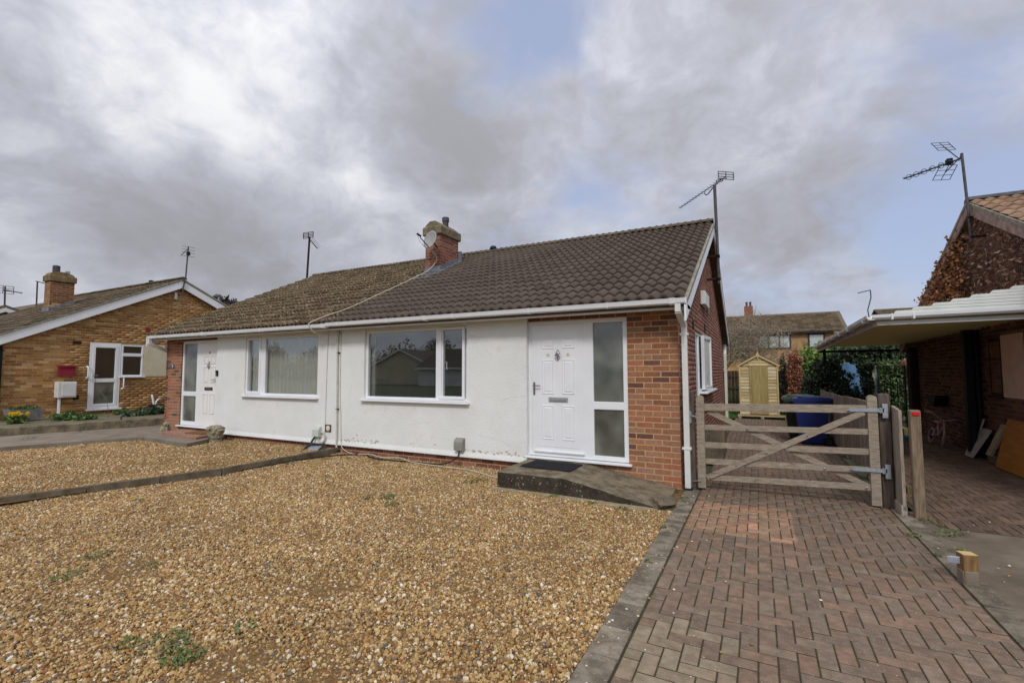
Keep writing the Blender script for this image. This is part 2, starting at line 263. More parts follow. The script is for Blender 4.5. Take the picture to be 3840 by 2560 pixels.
# ------------------------------------------------------------------ builders
ORG = {}
def tag(o, label=None, cat=None, group=None, kind=None):
    if label: o['label'] = label
    if cat: o['category'] = cat
    if group: o['group'] = group
    if kind: o['kind'] = kind
    return o
def thing(name, label, cat, loc=(0, 0, 0), group=None):
    o = bpy.data.objects.new(name, None); COL.objects.link(o); o.location = loc; o.empty_display_size = .2
    ORG[o.name] = Vector(loc); return tag(o, label, cat, group)
def org(p): return ORG[p.name] if p is not None else Vector((0, 0, 0))
class B:
    def __init__(self, xf=None): self.v = []; self.f = []; self.xf = xf; self.c = []; self.cc = (1, 1, 1, 1)
    def add(self, vs, fs):
        k = len(self.v)
        if self.xf is not None: vs = [self.xf @ Vector(p) for p in vs]
        self.v += [tuple(p) for p in vs]; self.c += [self.cc]*len(vs); self.f += [tuple(i+k for i in q) for q in fs]; return self
    def box(self, x0, x1, y0, y1, z0, z1):
        return self.add([(x0, y0, z0), (x1, y0, z0), (x1, y1, z0), (x0, y1, z0), (x0, y0, z1), (x1, y0, z1), (x1, y1, z1), (x0, y1, z1)],
                        [(0, 3, 2, 1), (4, 5, 6, 7), (0, 1, 5, 4), (1, 2, 6, 5), (2, 3, 7, 6), (3, 0, 4, 7)])
    def cbox(self, x0, x1, y0, y1, z0, z1, c=.004):
        # chamfered box
        P = []; F = []
        X = (x0, x1); Y = (y0, y1); Z = (z0, z1)
        idx = {}
        for i in (0, 1):
            for j in (0, 1):
                for k in (0, 1):
                    sx, sy, sz = (1, -1)[i]*c, (1, -1)[j]*c, (1, -1)[k]*c
                    for a, d in enumerate(((0, sy, sz), (sx, 0, sz), (sx, sy, 0))):
                        idx[i, j, k, a] = len(P); P.append((X[i]+d[0], Y[j]+d[1], Z[k]+d[2]))
        for i in (0, 1): F.append(tuple(idx[i, j, k, 0] for j, k in ((0, 0), (1, 0), (1, 1), (0, 1))))
        for j in (0, 1): F.append(tuple(idx[i, j, k, 1] for i, k in ((0, 0), (1, 0), (1, 1), (0, 1))))
        for k in (0, 1): F.append(tuple(idx[i, j, k, 2] for i, j in ((0, 0), (1, 0), (1, 1), (0, 1))))
        for j in (0, 1):
            for k in (0, 1): F.append((idx[0, j, k, 1], idx[1, j, k, 1], idx[1, j, k, 2], idx[0, j, k, 2]))
        for i in (0, 1):
            for k in (0, 1): F.append((idx[i, 0, k, 0], idx[i, 1, k, 0], idx[i, 1, k, 2], idx[i, 0, k, 2]))
        for i in (0, 1):
            for j in (0, 1): F.append((idx[i, j, 0, 0], idx[i, j, 1, 0], idx[i, j, 1, 1], idx[i, j, 0, 1]))
        for i in (0, 1):
            for j in (0, 1):
                for k in (0, 1): F.append(tuple(idx[i, j, k, a] for a in range(3)))
        return self.add(P, F)
    def prism(self, poly, axis, a, b):
        n = len(poly); mk = {'x': lambda t, p: (t, p[0], p[1]), 'y': lambda t, p: (p[0], t, p[1]), 'z': lambda t, p: (p[0], p[1], t)}[axis]
        vs = [mk(a, p) for p in poly]+[mk(b, p) for p in poly]
        return self.add(vs, [tuple(range(n))[::-1], tuple(range(n, 2*n))]+[(i, (i+1) % n, n+(i+1) % n, n+i) for i in range(n)])
    def tube(self, pts, r, n=8, r1=None, cap=True):
        pts = [Vector(p) for p in pts]; k = len(pts); rings = []; vs = []; fs = []
        ref = None
        for i, p in enumerate(pts):
            t = (pts[min(i+1, k-1)]-pts[max(i-1, 0)]).normalized()
            if ref is None: ref = t.orthogonal().normalized()
            a = (ref-t*ref.dot(t)); a = a.normalized() if a.length > 1e-6 else t.orthogonal().normalized(); ref = a; b = t.cross(a)
            rr = r if r1 is None else r+(r1-r)*i/(k-1)
            for j in range(n):
                q = 2*math.pi*j/n; vs.append(p+a*math.cos(q)*rr+b*math.sin(q)*rr)
        for i in range(k-1):
            for j in range(n): fs.append((i*n+j, i*n+(j+1) % n, (i+1)*n+(j+1) % n, (i+1)*n+j))
        if cap: fs += [tuple(range(n))[::-1], tuple((k-1)*n+j for j in range(n))]
        return self.add(vs, fs)
    def lathe(self, c, prof, n=20, axis='z'):
        c = Vector(c); vs = []; fs = []
        for r, h in prof:
            for j in range(n):
                q = 2*math.pi*j/n; a, b = r*math.cos(q), r*math.sin(q)
                vs.append(c+Vector({'z': (a, b, h), 'x': (h, a, b), 'y': (a, h, b)}[axis]))
        for i in range(len(prof)-1):
            for j in range(n): fs.append((i*n+j, i*n+(j+1) % n, (i+1)*n+(j+1) % n, (i+1)*n+j))
        fs += [tuple(range(n))[::-1], tuple((len(prof)-1)*n+j for j in range(n))]
        return self.add(vs, fs)
    def torus(self, c, Rr, r, axis, n=24, m=8):
        c = Vector(c); ax = Vector(axis).normalized(); a = ax.orthogonal().normalized(); b = ax.cross(a); vs = []; fs = []
        for i in range(n):
            q = 2*math.pi*i/n; d = a*math.cos(q)+b*math.sin(q)
            for j in range(m):
                w = 2*math.pi*j/m; vs.append(c+d*(Rr+r*math.cos(w))+ax*r*math.sin(w))
        for i in range(n):
            for j in range(m): fs.append((i*m+j, ((i+1) % n)*m+j, ((i+1) % n)*m+(j+1) % m, i*m+(j+1) % m))
        return self.add(vs, fs)
    def build(self, name, mat, parent=None, smooth=False, label=None, kind=None, colors=False):
        o0 = org(parent); me = bpy.data.meshes.new(name)
        me.from_pydata([(p[0]-o0.x, p[1]-o0.y, p[2]-o0.z) for p in self.v], [], self.f)
        at = me.attributes.new('col', 'FLOAT_COLOR', 'POINT'); at.data.foreach_set('color', np.array(self.c, 'f').ravel())
        me.materials.append(mat); 
        if smooth: me.polygons.foreach_set('use_smooth', [True]*len(me.polygons))
        me.validate(); me.update()
        o = bpy.data.objects.new(name, me); COL.objects.link(o)
        if parent is not None: o.parent = parent
        ORG[o.name] = o0; return tag(o, label, None, None, kind)
def bm_fix(o):
    import bmesh
    bm = bmesh.new(); bm.from_mesh(o.data); bmesh.ops.recalc_face_normals(bm, faces=bm.faces); bm.to_mesh(o.data); bm.free(); return o
def npmesh(name, V, F, mat, parent=None, cols=None, smooth=False, kind=None, label=None):
    o0 = org(parent); V = np.asarray(V, 'f')-np.array(o0, 'f'); F = np.asarray(F, 'i'); k = F.shape[1]
    me = bpy.data.meshes.new(name); me.vertices.add(len(V)); me.vertices.foreach_set('co', V.ravel())
    me.loops.add(F.size); me.loops.foreach_set('vertex_index', F.ravel()); me.polygons.add(len(F))
    me.polygons.foreach_set('loop_start', np.arange(0, F.size, k, dtype='i')); me.update(calc_edges=True)
    at = me.attributes.new('col', 'FLOAT_COLOR', 'POINT')
    if cols is None: cols = np.ones((len(V), 4), 'f')
    at.data.foreach_set('color', np.asarray(cols, 'f').ravel()); me.materials.append(mat)
    if smooth: me.polygons.foreach_set('use_smooth', np.ones(len(F), bool))
    me.update(); o = bpy.data.objects.new(name, me); COL.objects.link(o)
    if parent is not None: o.parent = parent
    ORG[o.name] = o0; return tag(o, label, None, None, kind)
UNITS = {}
def unit(name, b, mat):
    me = bpy.data.meshes.new(name); me.from_pydata(b.v, [], b.f); me.materials.append(mat)
    at = me.attributes.new('col', 'FLOAT_COLOR', 'POINT'); at.data.foreach_set('color', np.ones(4*len(b.v), 'f')); me.update(); return me
def pieces(parent, name, plural, plist, me, limit=300, minpx=0., see=None):
    """plist: (matrix to the world, colour). The ones that show largest become parts of their own, the rest one part."""
    sc = []
    for i, (m, c) in enumerate(plist):
        p = m @ Vector((.5, .5, .5)) if me.name.startswith('unit') else m.translation
        q = proj(p); ok = q is not None and -10 < q[0] < 1034 and -10 < q[1] < 692 and (see is None or see(p))
        sc.append((-(m.to_scale()[0]*m.to_scale()[2])/q[2]**2 if ok else 0, i))
    sc.sort(); own = set(i for v, i in sc[:limit] if v < 0)
    T = Matrix.Translation(-org(parent)); rest = []
    for i, (m, c) in enumerate(plist):
        if i in own:
            o = bpy.data.objects.new(name, me); COL.objects.link(o); o.parent = parent; o.matrix_local = T @ m; o.color = c
        else: rest.append((m, c))
    if rest:
        v0 = np.empty(len(me.vertices)*3); me.vertices.foreach_get('co', v0); v0 = v0.reshape(-1, 3); v1 = np.c_[v0, np.ones(len(v0))]
        fv = [tuple(p.vertices) for p in me.polygons]; fv = [(f if len(f) == 4 else f+(f[-1],)) for f in fv]
        A = np.array([np.array(m) for m, c in rest]); V = np.einsum('nij,kj->nki', A, v1)[:, :, :3].reshape(-1, 3)
        if all(len(set(f)) == 4 for f in fv): F = (np.array(fv)[None]+np.arange(len(rest))[:, None, None]*len(v0)).reshape(-1, 4)
        else:
            tri = [];
            for f in fv: tri += [f[:3]]+([(f[0], f[2], f[3])] if f[2] != f[3] else [])
            F = (np.array(tri)[None]+np.arange(len(rest))[:, None, None]*len(v0)).reshape(-1, 3)
        cols = np.repeat(np.array([c for m, c in rest]), len(v0), axis=0)
        o = npmesh(plural, V, F, me.materials[0], parent, cols, kind='stuff')
        if len(me.materials) > 1:
            for m_ in me.materials[1:]: o.data.materials.append(m_)
            mi = [p.material_index for p in me.polygons]; o.data.polygons.foreach_set('material_index', np.tile(np.array(mi, 'i'), len(rest)))
def TS(x0, x1, y0, y1, z0, z1):
    return Matrix(((x1-x0, 0, 0, x0), (0, y1-y0, 0, y0), (0, 0, z1-z0, z0), (0, 0, 0, 1)))
def unit_brick(mat, nm):
    b = B(); c = .012   # chamfered a touch in scaled space
    b.box(0, 1, 0, 1, 0, 1); return unit('unit_'+nm, b, mat)
u_brick = unit_brick(m_brick, 'brick')
PAL_RED = [s(172, 120, 92), s(166, 115, 87), s(158, 107, 80), s(172, 128, 104), s(164, 124, 100), s(154, 100, 76), s(118, 82, 72), s(176, 114, 86), s(158, 118, 94), s(162, 112, 86), s(168, 118, 90)]
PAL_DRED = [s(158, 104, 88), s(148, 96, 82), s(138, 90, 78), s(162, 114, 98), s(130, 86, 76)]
PAL_YEL = [s(186, 142, 90), s(178, 133, 82), s(164, 118, 74), s(194, 154, 104), s(150, 106, 70), s(172, 131, 87), s(204, 170, 122), s(158, 116, 77)]
PAL_DARK = [s(120, 80, 66), s(104, 70, 58), s(92, 62, 54), s(130, 92, 74)]
def pick(pal, dark=0.0):
    c = random.choice(pal); k = random.uniform(.88, 1.1); return (c[0]*k, c[1]*k, c[2]*k, 1)
def brick_rows(u0, u1, z0, z1, holes=(), top=None, pitch=.225, ch=.075, phase=0., joint=.014):
    """(u0,u1,z0,z1) of every brick in a stretcher-bonded wall; top(u) limits the height."""
    out = []; k = 0; z = z0
    while z+.03 < z1:
        zb, zt = z, min(z+ch-joint, z1); off = (k % 2)*pitch/2+phase; u = u0-off
        while u < u1:
            a, b = max(u, u0), min(u+pitch-joint, u1); segs = [(a, b)]
            for (ha, hb, hz0, hz1) in holes:
                if zt > hz0+.005 and zb < hz1-.005:
                    ns = []
                    for (p, q) in segs:
                        if q <= ha or p >= hb: ns.append((p, q)); continue
                        if p < ha: ns.append((p, ha))
                        if q > hb: ns.append((hb, q))
                    segs = ns
            for (p, q) in segs:
                if q-p < .025: continue
                if top is not None and min(top(p), top(q)) < zt: continue
                out.append((p, q, zb, zt))
            u += pitch
        z += ch; k += 1
    return out
def wall_y(rows, y, pal, depth=.05, proud=.002):   # bricks on a wall that faces -y
    return [(TS(a, b, y-proud-random.uniform(0, .002), y+depth, c, d), pick(pal)) for a, b, c, d in rows]
def wall_x(rows, x, pal, sgn=1, depth=.05, proud=.002):  # bricks on a wall that faces +x (sgn 1) or -x
    o = []
    for a, b, c, d in rows:
        p = proud+random.uniform(0, .002)
        o.append((TS(x-depth, x+p, a, b, c, d) if sgn > 0 else TS(x-p, x+depth, a, b, c, d), pick(pal)))
    return o
def tile_unit(name, mat, w, L, waves=2, amp=.04, lip=.022, seg=12):
    b = B(); P = []; n = seg
    for k in (0, 1, 2):
        for i in range(n+1):
            u = i/n; ph = u*waves*2*math.pi
            h = amp*(.5-.5*math.cos(ph+.35*math.sin(ph)))
            P.append((u*w, 0 if k != 1 else L, (lip+h) if k == 0 else (h+.002 if k == 1 else lip+h-.03)))
    F = []
    for i in range(n):
        F.append((i, i+1, n+1+i+1, n+1+i)); F.append((2*(n+1)+i, 2*(n+1)+i+1, i+1, i))
    b.add(P, F); me = unit(name, b, mat); me.polygons.foreach_set('use_smooth', [i % 2 == 0 for i in range(2*n)]); return me
SLOPE = .475; SA = math.atan(SLOPE)
def roof_tiles(x0, x1, y_e, z_e, w, gauge, nrow, pal, sgn=1, jit=.002):
    """courses of tiles from an eave at (y_e, z_e) rising towards +y (sgn 1) or -y."""
    out = []; n = int(round((x1-x0)/w)); ww = (x1-x0)/n
    rot = Matrix.Rotation(SA, 4, 'X')
    if sgn < 0: rot = Matrix.Rotation(math.pi, 4, 'Z') @ rot
    for r in range(nrow):
        d = r*gauge; y = y_e+sgn*d*math.cos(SA); z = z_e+d*math.sin(SA)
        for i in range(n):
            x = x0+i*ww if sgn > 0 else x0+(i+1)*ww
            m = Matrix.Translation((x, y, z+random.uniform(0, jit))) @ rot @ Matrix.Rotation(random.uniform(-.004, .004), 4, 'Z') @ Matrix.Diagonal((ww/w, 1, 1, 1))
            out.append((m, pick(pal)))
    return out

# ================================================================== ground and paving
def sheet(name, poly, z, mat, thick=None, parent=None, kind='structure'):
    b = B()
    if thick: b.prism(poly, 'z', z-thick, z)
    else: b.add([(p[0], p[1], z) for p in poly], [tuple(range(len(poly)))])
    return b.build(name, mat, parent, kind=kind)
sheet('ground', [(-400, -400), (400, -400), (400, 400), (-400, 400)], -.06, m_ground)
sheet('road', [(-120, -17), (60, -17), (60, -10.5), (-120, -10.5)], -.05, m_tarmac)
sheet('gravel_bed', [(-7.5, -6.4), (.05, -6.4), (.05, .0), (-6.0, .0), (-6.02, -2.2), (-6.45, -3.6)], -.012, m_soil)
sheet('neighbour_gravel_bed', [(-12.3, -5.6), (-7., -5.6), (-6.5, -3.6), (-6.1, -2.2), (-6.1, .0), (-9.9, .0), (-9.0, -1.15), (-10.9, -1.0), (-11.4, -2.1), (-11.7, -3.0)], .035, m_soil)
path = sheet('concrete_path', [(-13.05, 6), (-12.1, 6), (-12.1, 0), (-9.55, -.02), (-9.0, -1.12), (-10.9, -.97), (-11.38, -2.1), (-11.68, -3.0), (-12.4, -6), (-15, -6), (-13.9, -2.3), (-13.4, -.8)], .12, m_path, .18)
sheet('rear_lawn', [(-9, 10.2), (1.0, 10.2), (1.9, 11.0), (3.5, 11.0), (3.5, 30), (-9, 30)], .0, m_lawn)
# ---- the driveway: herringbone blocks
drive = sheet('driveway', [(.225, -5.2), (2.14, -5.2), (2.14, 10.4), (.225, 10.4)], -.0065, m_bed)
b = B(); b.cbox(0, 1, 0, 1, 0, 1, .03); 
def paver_unit():
    b = B(); c = .0035
    # real-size block 0.194 x 0.094, small chamfer round the top
    w, d = .196, .096
    P = [(0, 0, -.03), (w, 0, -.03), (w, d, -.03), (0, d, -.03), (0, 0, -c), (w, 0, -c), (w, d, -c), (0, d, -c), (c, c, 0), (w-c, c, 0), (w-c, d-c, 0), (c, d-c, 0)]
    F = [(8, 9, 10, 11)]+[(i, (i+1) % 4, 4+(i+1) % 4, 4+i) for i in range(4)]+[(4+i, 4+(i+1) % 4, 8+(i+1) % 4, 8+i) for i in range(4)]
    b.add(P, F); me = unit('paver_block', b, m_paver); me.materials.append(m_bed); me.polygons.foreach_set('material_index', [0]+[1]*4+[0]*4); return me
u_pav = paver_unit()
PAL_PAV = [s(146, 124, 106), s(150, 125, 107), s(142, 123, 106), s(154, 127, 108), s(147, 127, 110), s(155, 126, 106), s(141, 119, 102), s(150, 130, 112)]
PAL_PATCH = [s(172, 138, 118), s(176, 140, 120), s(166, 134, 116)]
PAL_TAN = [s(170, 152, 128), s(162, 146, 124), s(166, 146, 122)]
def paver_col(x, y):
    # the blocks themselves: a cleaner square by the gate, buff blocks in the near corner
    if x < .75 and y < -3.42 and random.random() < .8: return pick(PAL_TAN)
    c = pick(PAL_PAV)
    if random.random() < .02 or (.75 < x < 1.2 and -2.4 < y < -1.4 and random.random() < .45): c = pick(PAL_PATCH)
    return c
def herringbone(x0, x1, y0, y1, colf):
    out = []; u = .0912
    for i in range(-4, 30):
        for j in range(-4, 172):
            k = (i-j) % 4
            # classic 90-degree herringbone: cells k=0,1 form a horizontal block, k=2,3 a vertical one
            X, Y = x0+i*u, y0+j*u
            if k == 0: w, d, rot = 2, 1, 0
            elif k == 3: w, d, rot = 1, 2, 1
            else: continue
            if rot: Y0, Y1, X0, X1 = Y, Y+2*u, X, X+u
            else: X0, X1, Y0, Y1 = X, X+2*u, Y, Y+u
            a0, a1, b0, b1 = max(X0, x0), min(X1, x1), max(Y0, y0), min(Y1, y1)
            if a1-a0 < .03 or b1-b0 < .03: continue
            g = .0038; t = random.uniform(-.0015, .002)
            if rot: m = Matrix(((0, -(a1-a0-2*g)/.096, 0, a1-g), ((b1-b0-2*g)/.196, 0, 0, b0+g), (0, 0, 1, t), (0, 0, 0, 1)))
            else: m = Matrix((((a1-a0-2*g)/.196, 0, 0, a0+g), (0, (b1-b0-2*g)/.096, 0, b0+g), (0, 0, 1, t), (0, 0, 0, 1)))
            out.append((m, colf((a0+a1)/2, (b0+b1)/2)))
    return out
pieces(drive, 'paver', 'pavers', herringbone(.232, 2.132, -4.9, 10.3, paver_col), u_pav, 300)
# kerbs beside the drive
u_kerb = unit('unit_kerb', B().cbox(0, 1, 0, 1, 0, 1, .02), m_kerb)
kl = sheet('drive_kerb', [(.045, -5.2), (.228, -5.2), (.228, .3), (.045, .3)], -.02, m_bed)
pl = []; y = -.02
while y > -5.1:
    d = .1 if y > -2.05 else .305
    pl.append((TS(.052, .222, y-d+.005, y, -.05, .008+random.uniform(-.003, .003)), pick([s(255, 252, 246), s(235, 232, 226), s(215, 212, 206)]))); y -= d
pieces(kl, 'kerb_block', 'kerb_blocks', pl, u_kerb)
kr = sheet('drive_edging', [(2.135, -5.2), (2.33, -5.2), (2.33, .0), (2.135, .0)], -.03, m_bed)
pl = []; y = .08
while y > -4.5:
    d = .6; pl.append((TS(2.145, 2.292, y-d+.006, y, -.06, .004+random.uniform(-.003, .003)), pick([s(250, 248, 242), s(226, 222, 214)]))); y -= d
pieces(kr, 'kerb_block', 'kerb_blocks', pl, u_kerb)
# the neighbour's drive: red blocks under the carport, concrete in front
nd = sheet('neighbour_drive', [(2.3, -6), (9, -6), (9, -.47), (2.42, -.45), (2.36, .1), (2.3, .1)], -.012, m_drive, .05)
nb = sheet('neighbour_block_paving', [(2.36, -.45), (9, -.45), (9, 12), (2.36, 12)], -.02, m_bed)
PAL_NP = [s(138, 112, 96), s(130, 105, 91), s(146, 118, 100), s(124, 101, 88)]
npv = [q for q in herringbone(2.4, 4.4, -.6, 8.9, lambda x, y: pick(PAL_NP)) if q[0].translation.y > -.46]
pieces(nb, 'paver', 'pavers', [(Matrix.Translation((0, 0, -.012)) @ m, c) for m, c in npv], u_pav, 300)

# ================================================================== parts shared by the houses
def fx(y, sgn=-1):   # local (u, v outwards, w) on a wall facing -y at y
    return Matrix(((1, 0, 0, 0), (0, sgn, 0, y), (0, 0, 1, 0), (0, 0, 0, 1)))
def fxx(x, sgn=1):   # wall facing +x (sgn 1) or -x at x: u runs along y
    return Matrix(((0, sgn, 0, x), (1, 0, 0, 0), (0, 0, 1, 0), (0, 0, 0, 1)))
def frame_ring(b, u0, u1, w0, w1, t, v0, v1, c=.006):
    b.cbox(u0, u1, v0, v1, w0, w0+t, c); b.cbox(u0, u1, v0, v1, w1-t, w1, c)
    b.cbox(u0, u0+t, v0, v1-.0008, w0+t-.008, w1-t+.008, c); b.cbox(u1-t, u1, v0, v1-.0008, w0+t-.008, w1-t+.008, c)
def window(par, xf, u0, u1, w0, w1, lights, sill=.07, frame=.05, mat=None, glass=None, name='window', sillmat=None):
    """lights: (u0,u1,w0,w1,opening) glass sizes"""
    mat = mat or m_upvc; glass = glass or m_glass
    b = B(xf); frame_ring(b, u0, u1, w0, w1, frame, -.07, .0)
    us = sorted(lights)
    for a, c in zip(us[:-1], us[1:]):
        if c[0] > a[1]: b.cbox(a[1]-.02, c[0]+.02, -.07, -.004, w0+.02, w1-.02, .005)
    f = bm_fix(b.build(name, mat, par))
    for (a, c, d, e, op) in lights:
        if op:
            g = B(xf); frame_ring(g, a-.05, c+.05, d-.05, e+.05, .05, -.05, .018); bm_fix(g.build('sash', mat, f))
            h = B(xf); 
        B(xf).box(a-.012, c+.012, -.036, -.03, d-.012, e+.012).build('pane', glass, f)
    if sill: bm_fix(B(xf).cbox(u0-.04, u1+.05, -.07, sill, w0-.035, w0-.002, .006).build('sill', sillmat or mat, f))
    return f
def gutter_x(par, x0, x1, y, z, brk, mat=m_upvc, joints=()):
    """square-line gutter along x, y is its back, hangs to -y"""
    pf = [(y, z), (y-.012, z-.062), (y-.03, z-.072), (y-.085, z-.07), (y-.104, z-.058), (y-.116, z-.012), (y-.122, z), (y-.108, z), (y-.1, z-.048), (y-.08, z-.06), (y-.03, z-.06), (y-.012, z-.05), (y-.006, z)]
    g = bm_fix(B().prism(pf, 'x', x0, x1).build('gutter', mat, par))
    for x in brk:
        w = .012; pb = [(q[0]+(-.006 if q[0] < y-.05 else 0), q[1]-.006 if q[1] < z-.03 else q[1]+.003) for q in pf[:7]]+[(y-.1, z+.004), (y-.006, z+.004)]
        bm_fix(B().prism(pb, 'x', x-w, x+w).build('bracket', mat, g))
    for x in joints:
        pb = [(q[0]+(-.009 if q[0] < y-.05 else 0), q[1]-.009 if q[1] < z-.03 else q[1]+.004) for q in pf[:7]]
        bm_fix(B().prism(pb, 'x', x-.035, x+.035).build('joint', mat, g))
    return g
def box_pipe(pts, r):   # a square pipe along a path
    b = B()
    for p, q in zip(pts[:-1], pts[1:]):
        p, q = Vector(p), Vector(q); t = (q-p).normalized(); a = Vector((1, 0, 0)); a = (a-t*a.dot(t)).normalized(); c = t.cross(a)
        p = p-t*r*.25; q = q+t*r*.25
        vs = [e+a*i*r+c*j*r for e in (p, q) for i, j in ((-1, -1), (1, -1), (1, 1), (-1, 1))]
        b.add(vs, [(0, 1, 2, 3), (4, 7, 6, 5)]+[(i, (i+1) % 4, 4+(i+1) % 4, 4+i) for i in range(4)])
    return b
def six_panel_door(par, x0, x1, z0, z1, y, panels, proud, letter=None, knock=None, handle=None, lm=m_chrome):
    d = bm_fix(B().cbox(x0, x1, y, y+.045, z0, z1, .004).build('front_door', m_upvc, par))
    for (a, c, e, f) in panels:
        b = B()
        if proud:      # moulded raised edge
            t = .02
            frame_ring(B(), a, c, e, f, t, 0, .01)
            bb = B(fx(y)); frame_ring(bb, a, c, e, f, t, .0005, .012, .004); bb.cbox(a+t, c-t, -.0, .005, e+t, f-t, .002); bm_fix(bb.build('panel', m_upvc, d))
        else:
            bb = B(fx(y)); o = .012; i = .035
            P = [(a, .0005, e), (c, .0005, e), (c, .0005, f), (a, .0005, f), (a+o, .007, e+o), (c-o, .007, e+o), (c-o, .007, f-o), (a+o, .007, f-o), (a+i, .002, e+i), (c-i, .002, e+i), (c-i, .002, f-i), (a+i, .002, f-i), (a+i+.012, .008, e+i+.012), (c-i-.012, .008, e+i+.012), (c-i-.012, .008, f-i-.012), (a+i+.012, .008, f-i-.012)]
            F = [(4*k+i2, 4*k+(i2+1) % 4, 4*(k+1)+(i2+1) % 4, 4*(k+1)+i2) for k in range(3) for i2 in range(4)]+[(12, 13, 14, 15)]
            bb.add(P, F); bm_fix(bb.build('panel', m_upvc, d))
    if letter:
        a, c, e, f = letter; l = bm_fix(B(fx(y)).cbox(a, c, 0, .018, e, f, .008).build('letterbox', lm, d)); B(fx(y)).cbox(a+.02, c-.02, .014, .024, e+.012, f-.022, .003).build('flap', m_steel, l) if False else None
        bm_fix(B(fx(y)).cbox(a+.02, c-.02, .012, .0215, e+.014, f-.03, .003).build('letter_flap', lm, d))
    if knock:
        x, z = knock; k = B(fx(y)); k.lathe((0, 0, 0), [(.0, 0)], 4) if False else None
        k.tube([(x, .012, z+.075), (x, .016, z+.04), (x, .03, z+.01), (x, .022, z-.03), (x, .012, z-.07)], .012, 8); k.torus((x, .03, z-.005), .036, .008, (0, 1, .2), 16, 6); k.cbox(x-.028, x+.028, 0, .024, z-.01, z+.042, .008)
        bm_fix(k.build('door_knocker', lm, d, True))
    if handle:
        x, z, dr = handle; h = B(fx(y)); h.cbox(x-.018, x+.018, 0, .01, z-.13, z+.09, .006); h.tube([(x, .005, z+.03), (x, .05, z+.03), (x+dr*.02, .055, z+.03), (x+dr*.115, .055, z+.028)], .009, 8); h.tube([(x, .004, z-.06), (x, .014, z-.06)], .012, 10)
        bm_fix(h.build('door_handle', m_chrome, d))
    return d
def net_curtain(par, x0, x1, z0, z1, y, amp=.03, n=150):
    P = []; F = []; ph = 0
    xs = np.linspace(x0, x1, n)
    yy = [y+amp*math.sin(i*.85+1.5*math.sin(i*.13))+.012*math.sin(i*2.3) for i in range(n)]
    for i, x in enumerate(xs): P += [(x, yy[i], z0), (x, yy[i]*.6+y*.4, z1)]
    for i in range(n-1): F.append((2*i, 2*i+2, 2*i+3, 2*i+1))
    return B().add(P, F).build('net_curtain', m_net, par, True)
ROOF_Z = lambda y: 2.44+SLOPE*(y+.30) if y < 4.5 else 2.44+SLOPE*(9.30-y)
def deck(par, x0, x1, mat, y0=-.34, y1=9.34, yr=4.5, zr=None, th=.05, z_e=2.345, name='roof'):
    zr = z_e+SLOPE*(yr-y0)
    pf = [(y0, z_e), (yr, zr), (y1, z_e), (y1, z_e-th), (yr, zr-th-.01), (y0, z_e-th)]
    return bm_fix(B().prism(pf, 'x', x0, x1).build(name, mat, par))
def slope_board(b, x0, x1, ya, yb, za, zb, h):   # a board between two points of a verge, h deep
    b.prism([(ya, za), (yb, zb), (yb, zb-h), (ya, za-h)], 'x', x0, x1)
def ridge_tiles(par, x0, x1, y, z, mat_me, pal, n):
    w = (x1-x0)/n
    for_list = [(Matrix.Translation((x0+i*w, y, z+random.uniform(-.003, .004))) @ Matrix.Diagonal((w*1.01, 1, 1, 1)), pick(pal)) for i in range(n)]
    pieces(par, 'ridge_tile', 'ridge_tiles', for_list, mat_me)
def ridge_unit(name, mat, r=.11):
    b = B(); P = []; n = 8
    for x in (0, 1):
        for k in range(n+1):
            q = math.pi*(k/n); P.append((x, -math.cos(q)*r*1.15, math.sin(q)*r*.72-.02))
    F = [(k, k+1, n+2+k, n+1+k) for k in range(n)]+[tuple(range(n+1))[::-1], tuple(range(n+1, 2*n+2))]
    b.add(P, F); return unit(name, b, mat)

# ================================================================== the bungalow for let (right half of the pair)
XP = -6.05
bung = thing('bungalow', 'white rendered bungalow with dark brown tiled roof, chimney and white six-panelled front door', 'bungalow', (-3, 0, 0))
bw = B().box(-.664, -.002, .0, .12, -.1, 2.33).box(-2.17, -.664, .01, .12, 2.25, 2.36).box(-2.17, -.664, .01, .12, -.1, .235).box(XP, -2.17, .004, .12, -.1, .2).build('front_brickwork', m_mortar, bung)
rows = brick_rows(-.664, 0, 0, 2.31, phase=.1125-.0065+.225-.664 % .225)
rows = []
for k in range(31):
    z = k*.075; xs = [-.664, -.5625, -.3375, -.1125, 0] if k % 2 == 0 else [-.664, -.45, -.225, 0]
    rows += [(xs[i]+(0 if i == 0 else .007), xs[i+1]-(0 if i == len(xs)-2 else .007), z+.004, z+.0645) for i in range(len(xs)-1)]
pl = wall_y(rows, 0, PAL_RED, .05)
pl += wall_y(brick_rows(-2.17, -.664, 2.254, 2.33), .01, PAL_DRED, .05)
pl += wall_y(brick_rows(XP, -2.17, -.08, .15, phase=.08), .004, PAL_DRED, .05)
pl += wall_y(brick_rows(-2.17, -.664, .004, .23), .01, PAL_RED, .05)
pieces(bw, 'brick', 'bricks', pl, u_brick, 190)
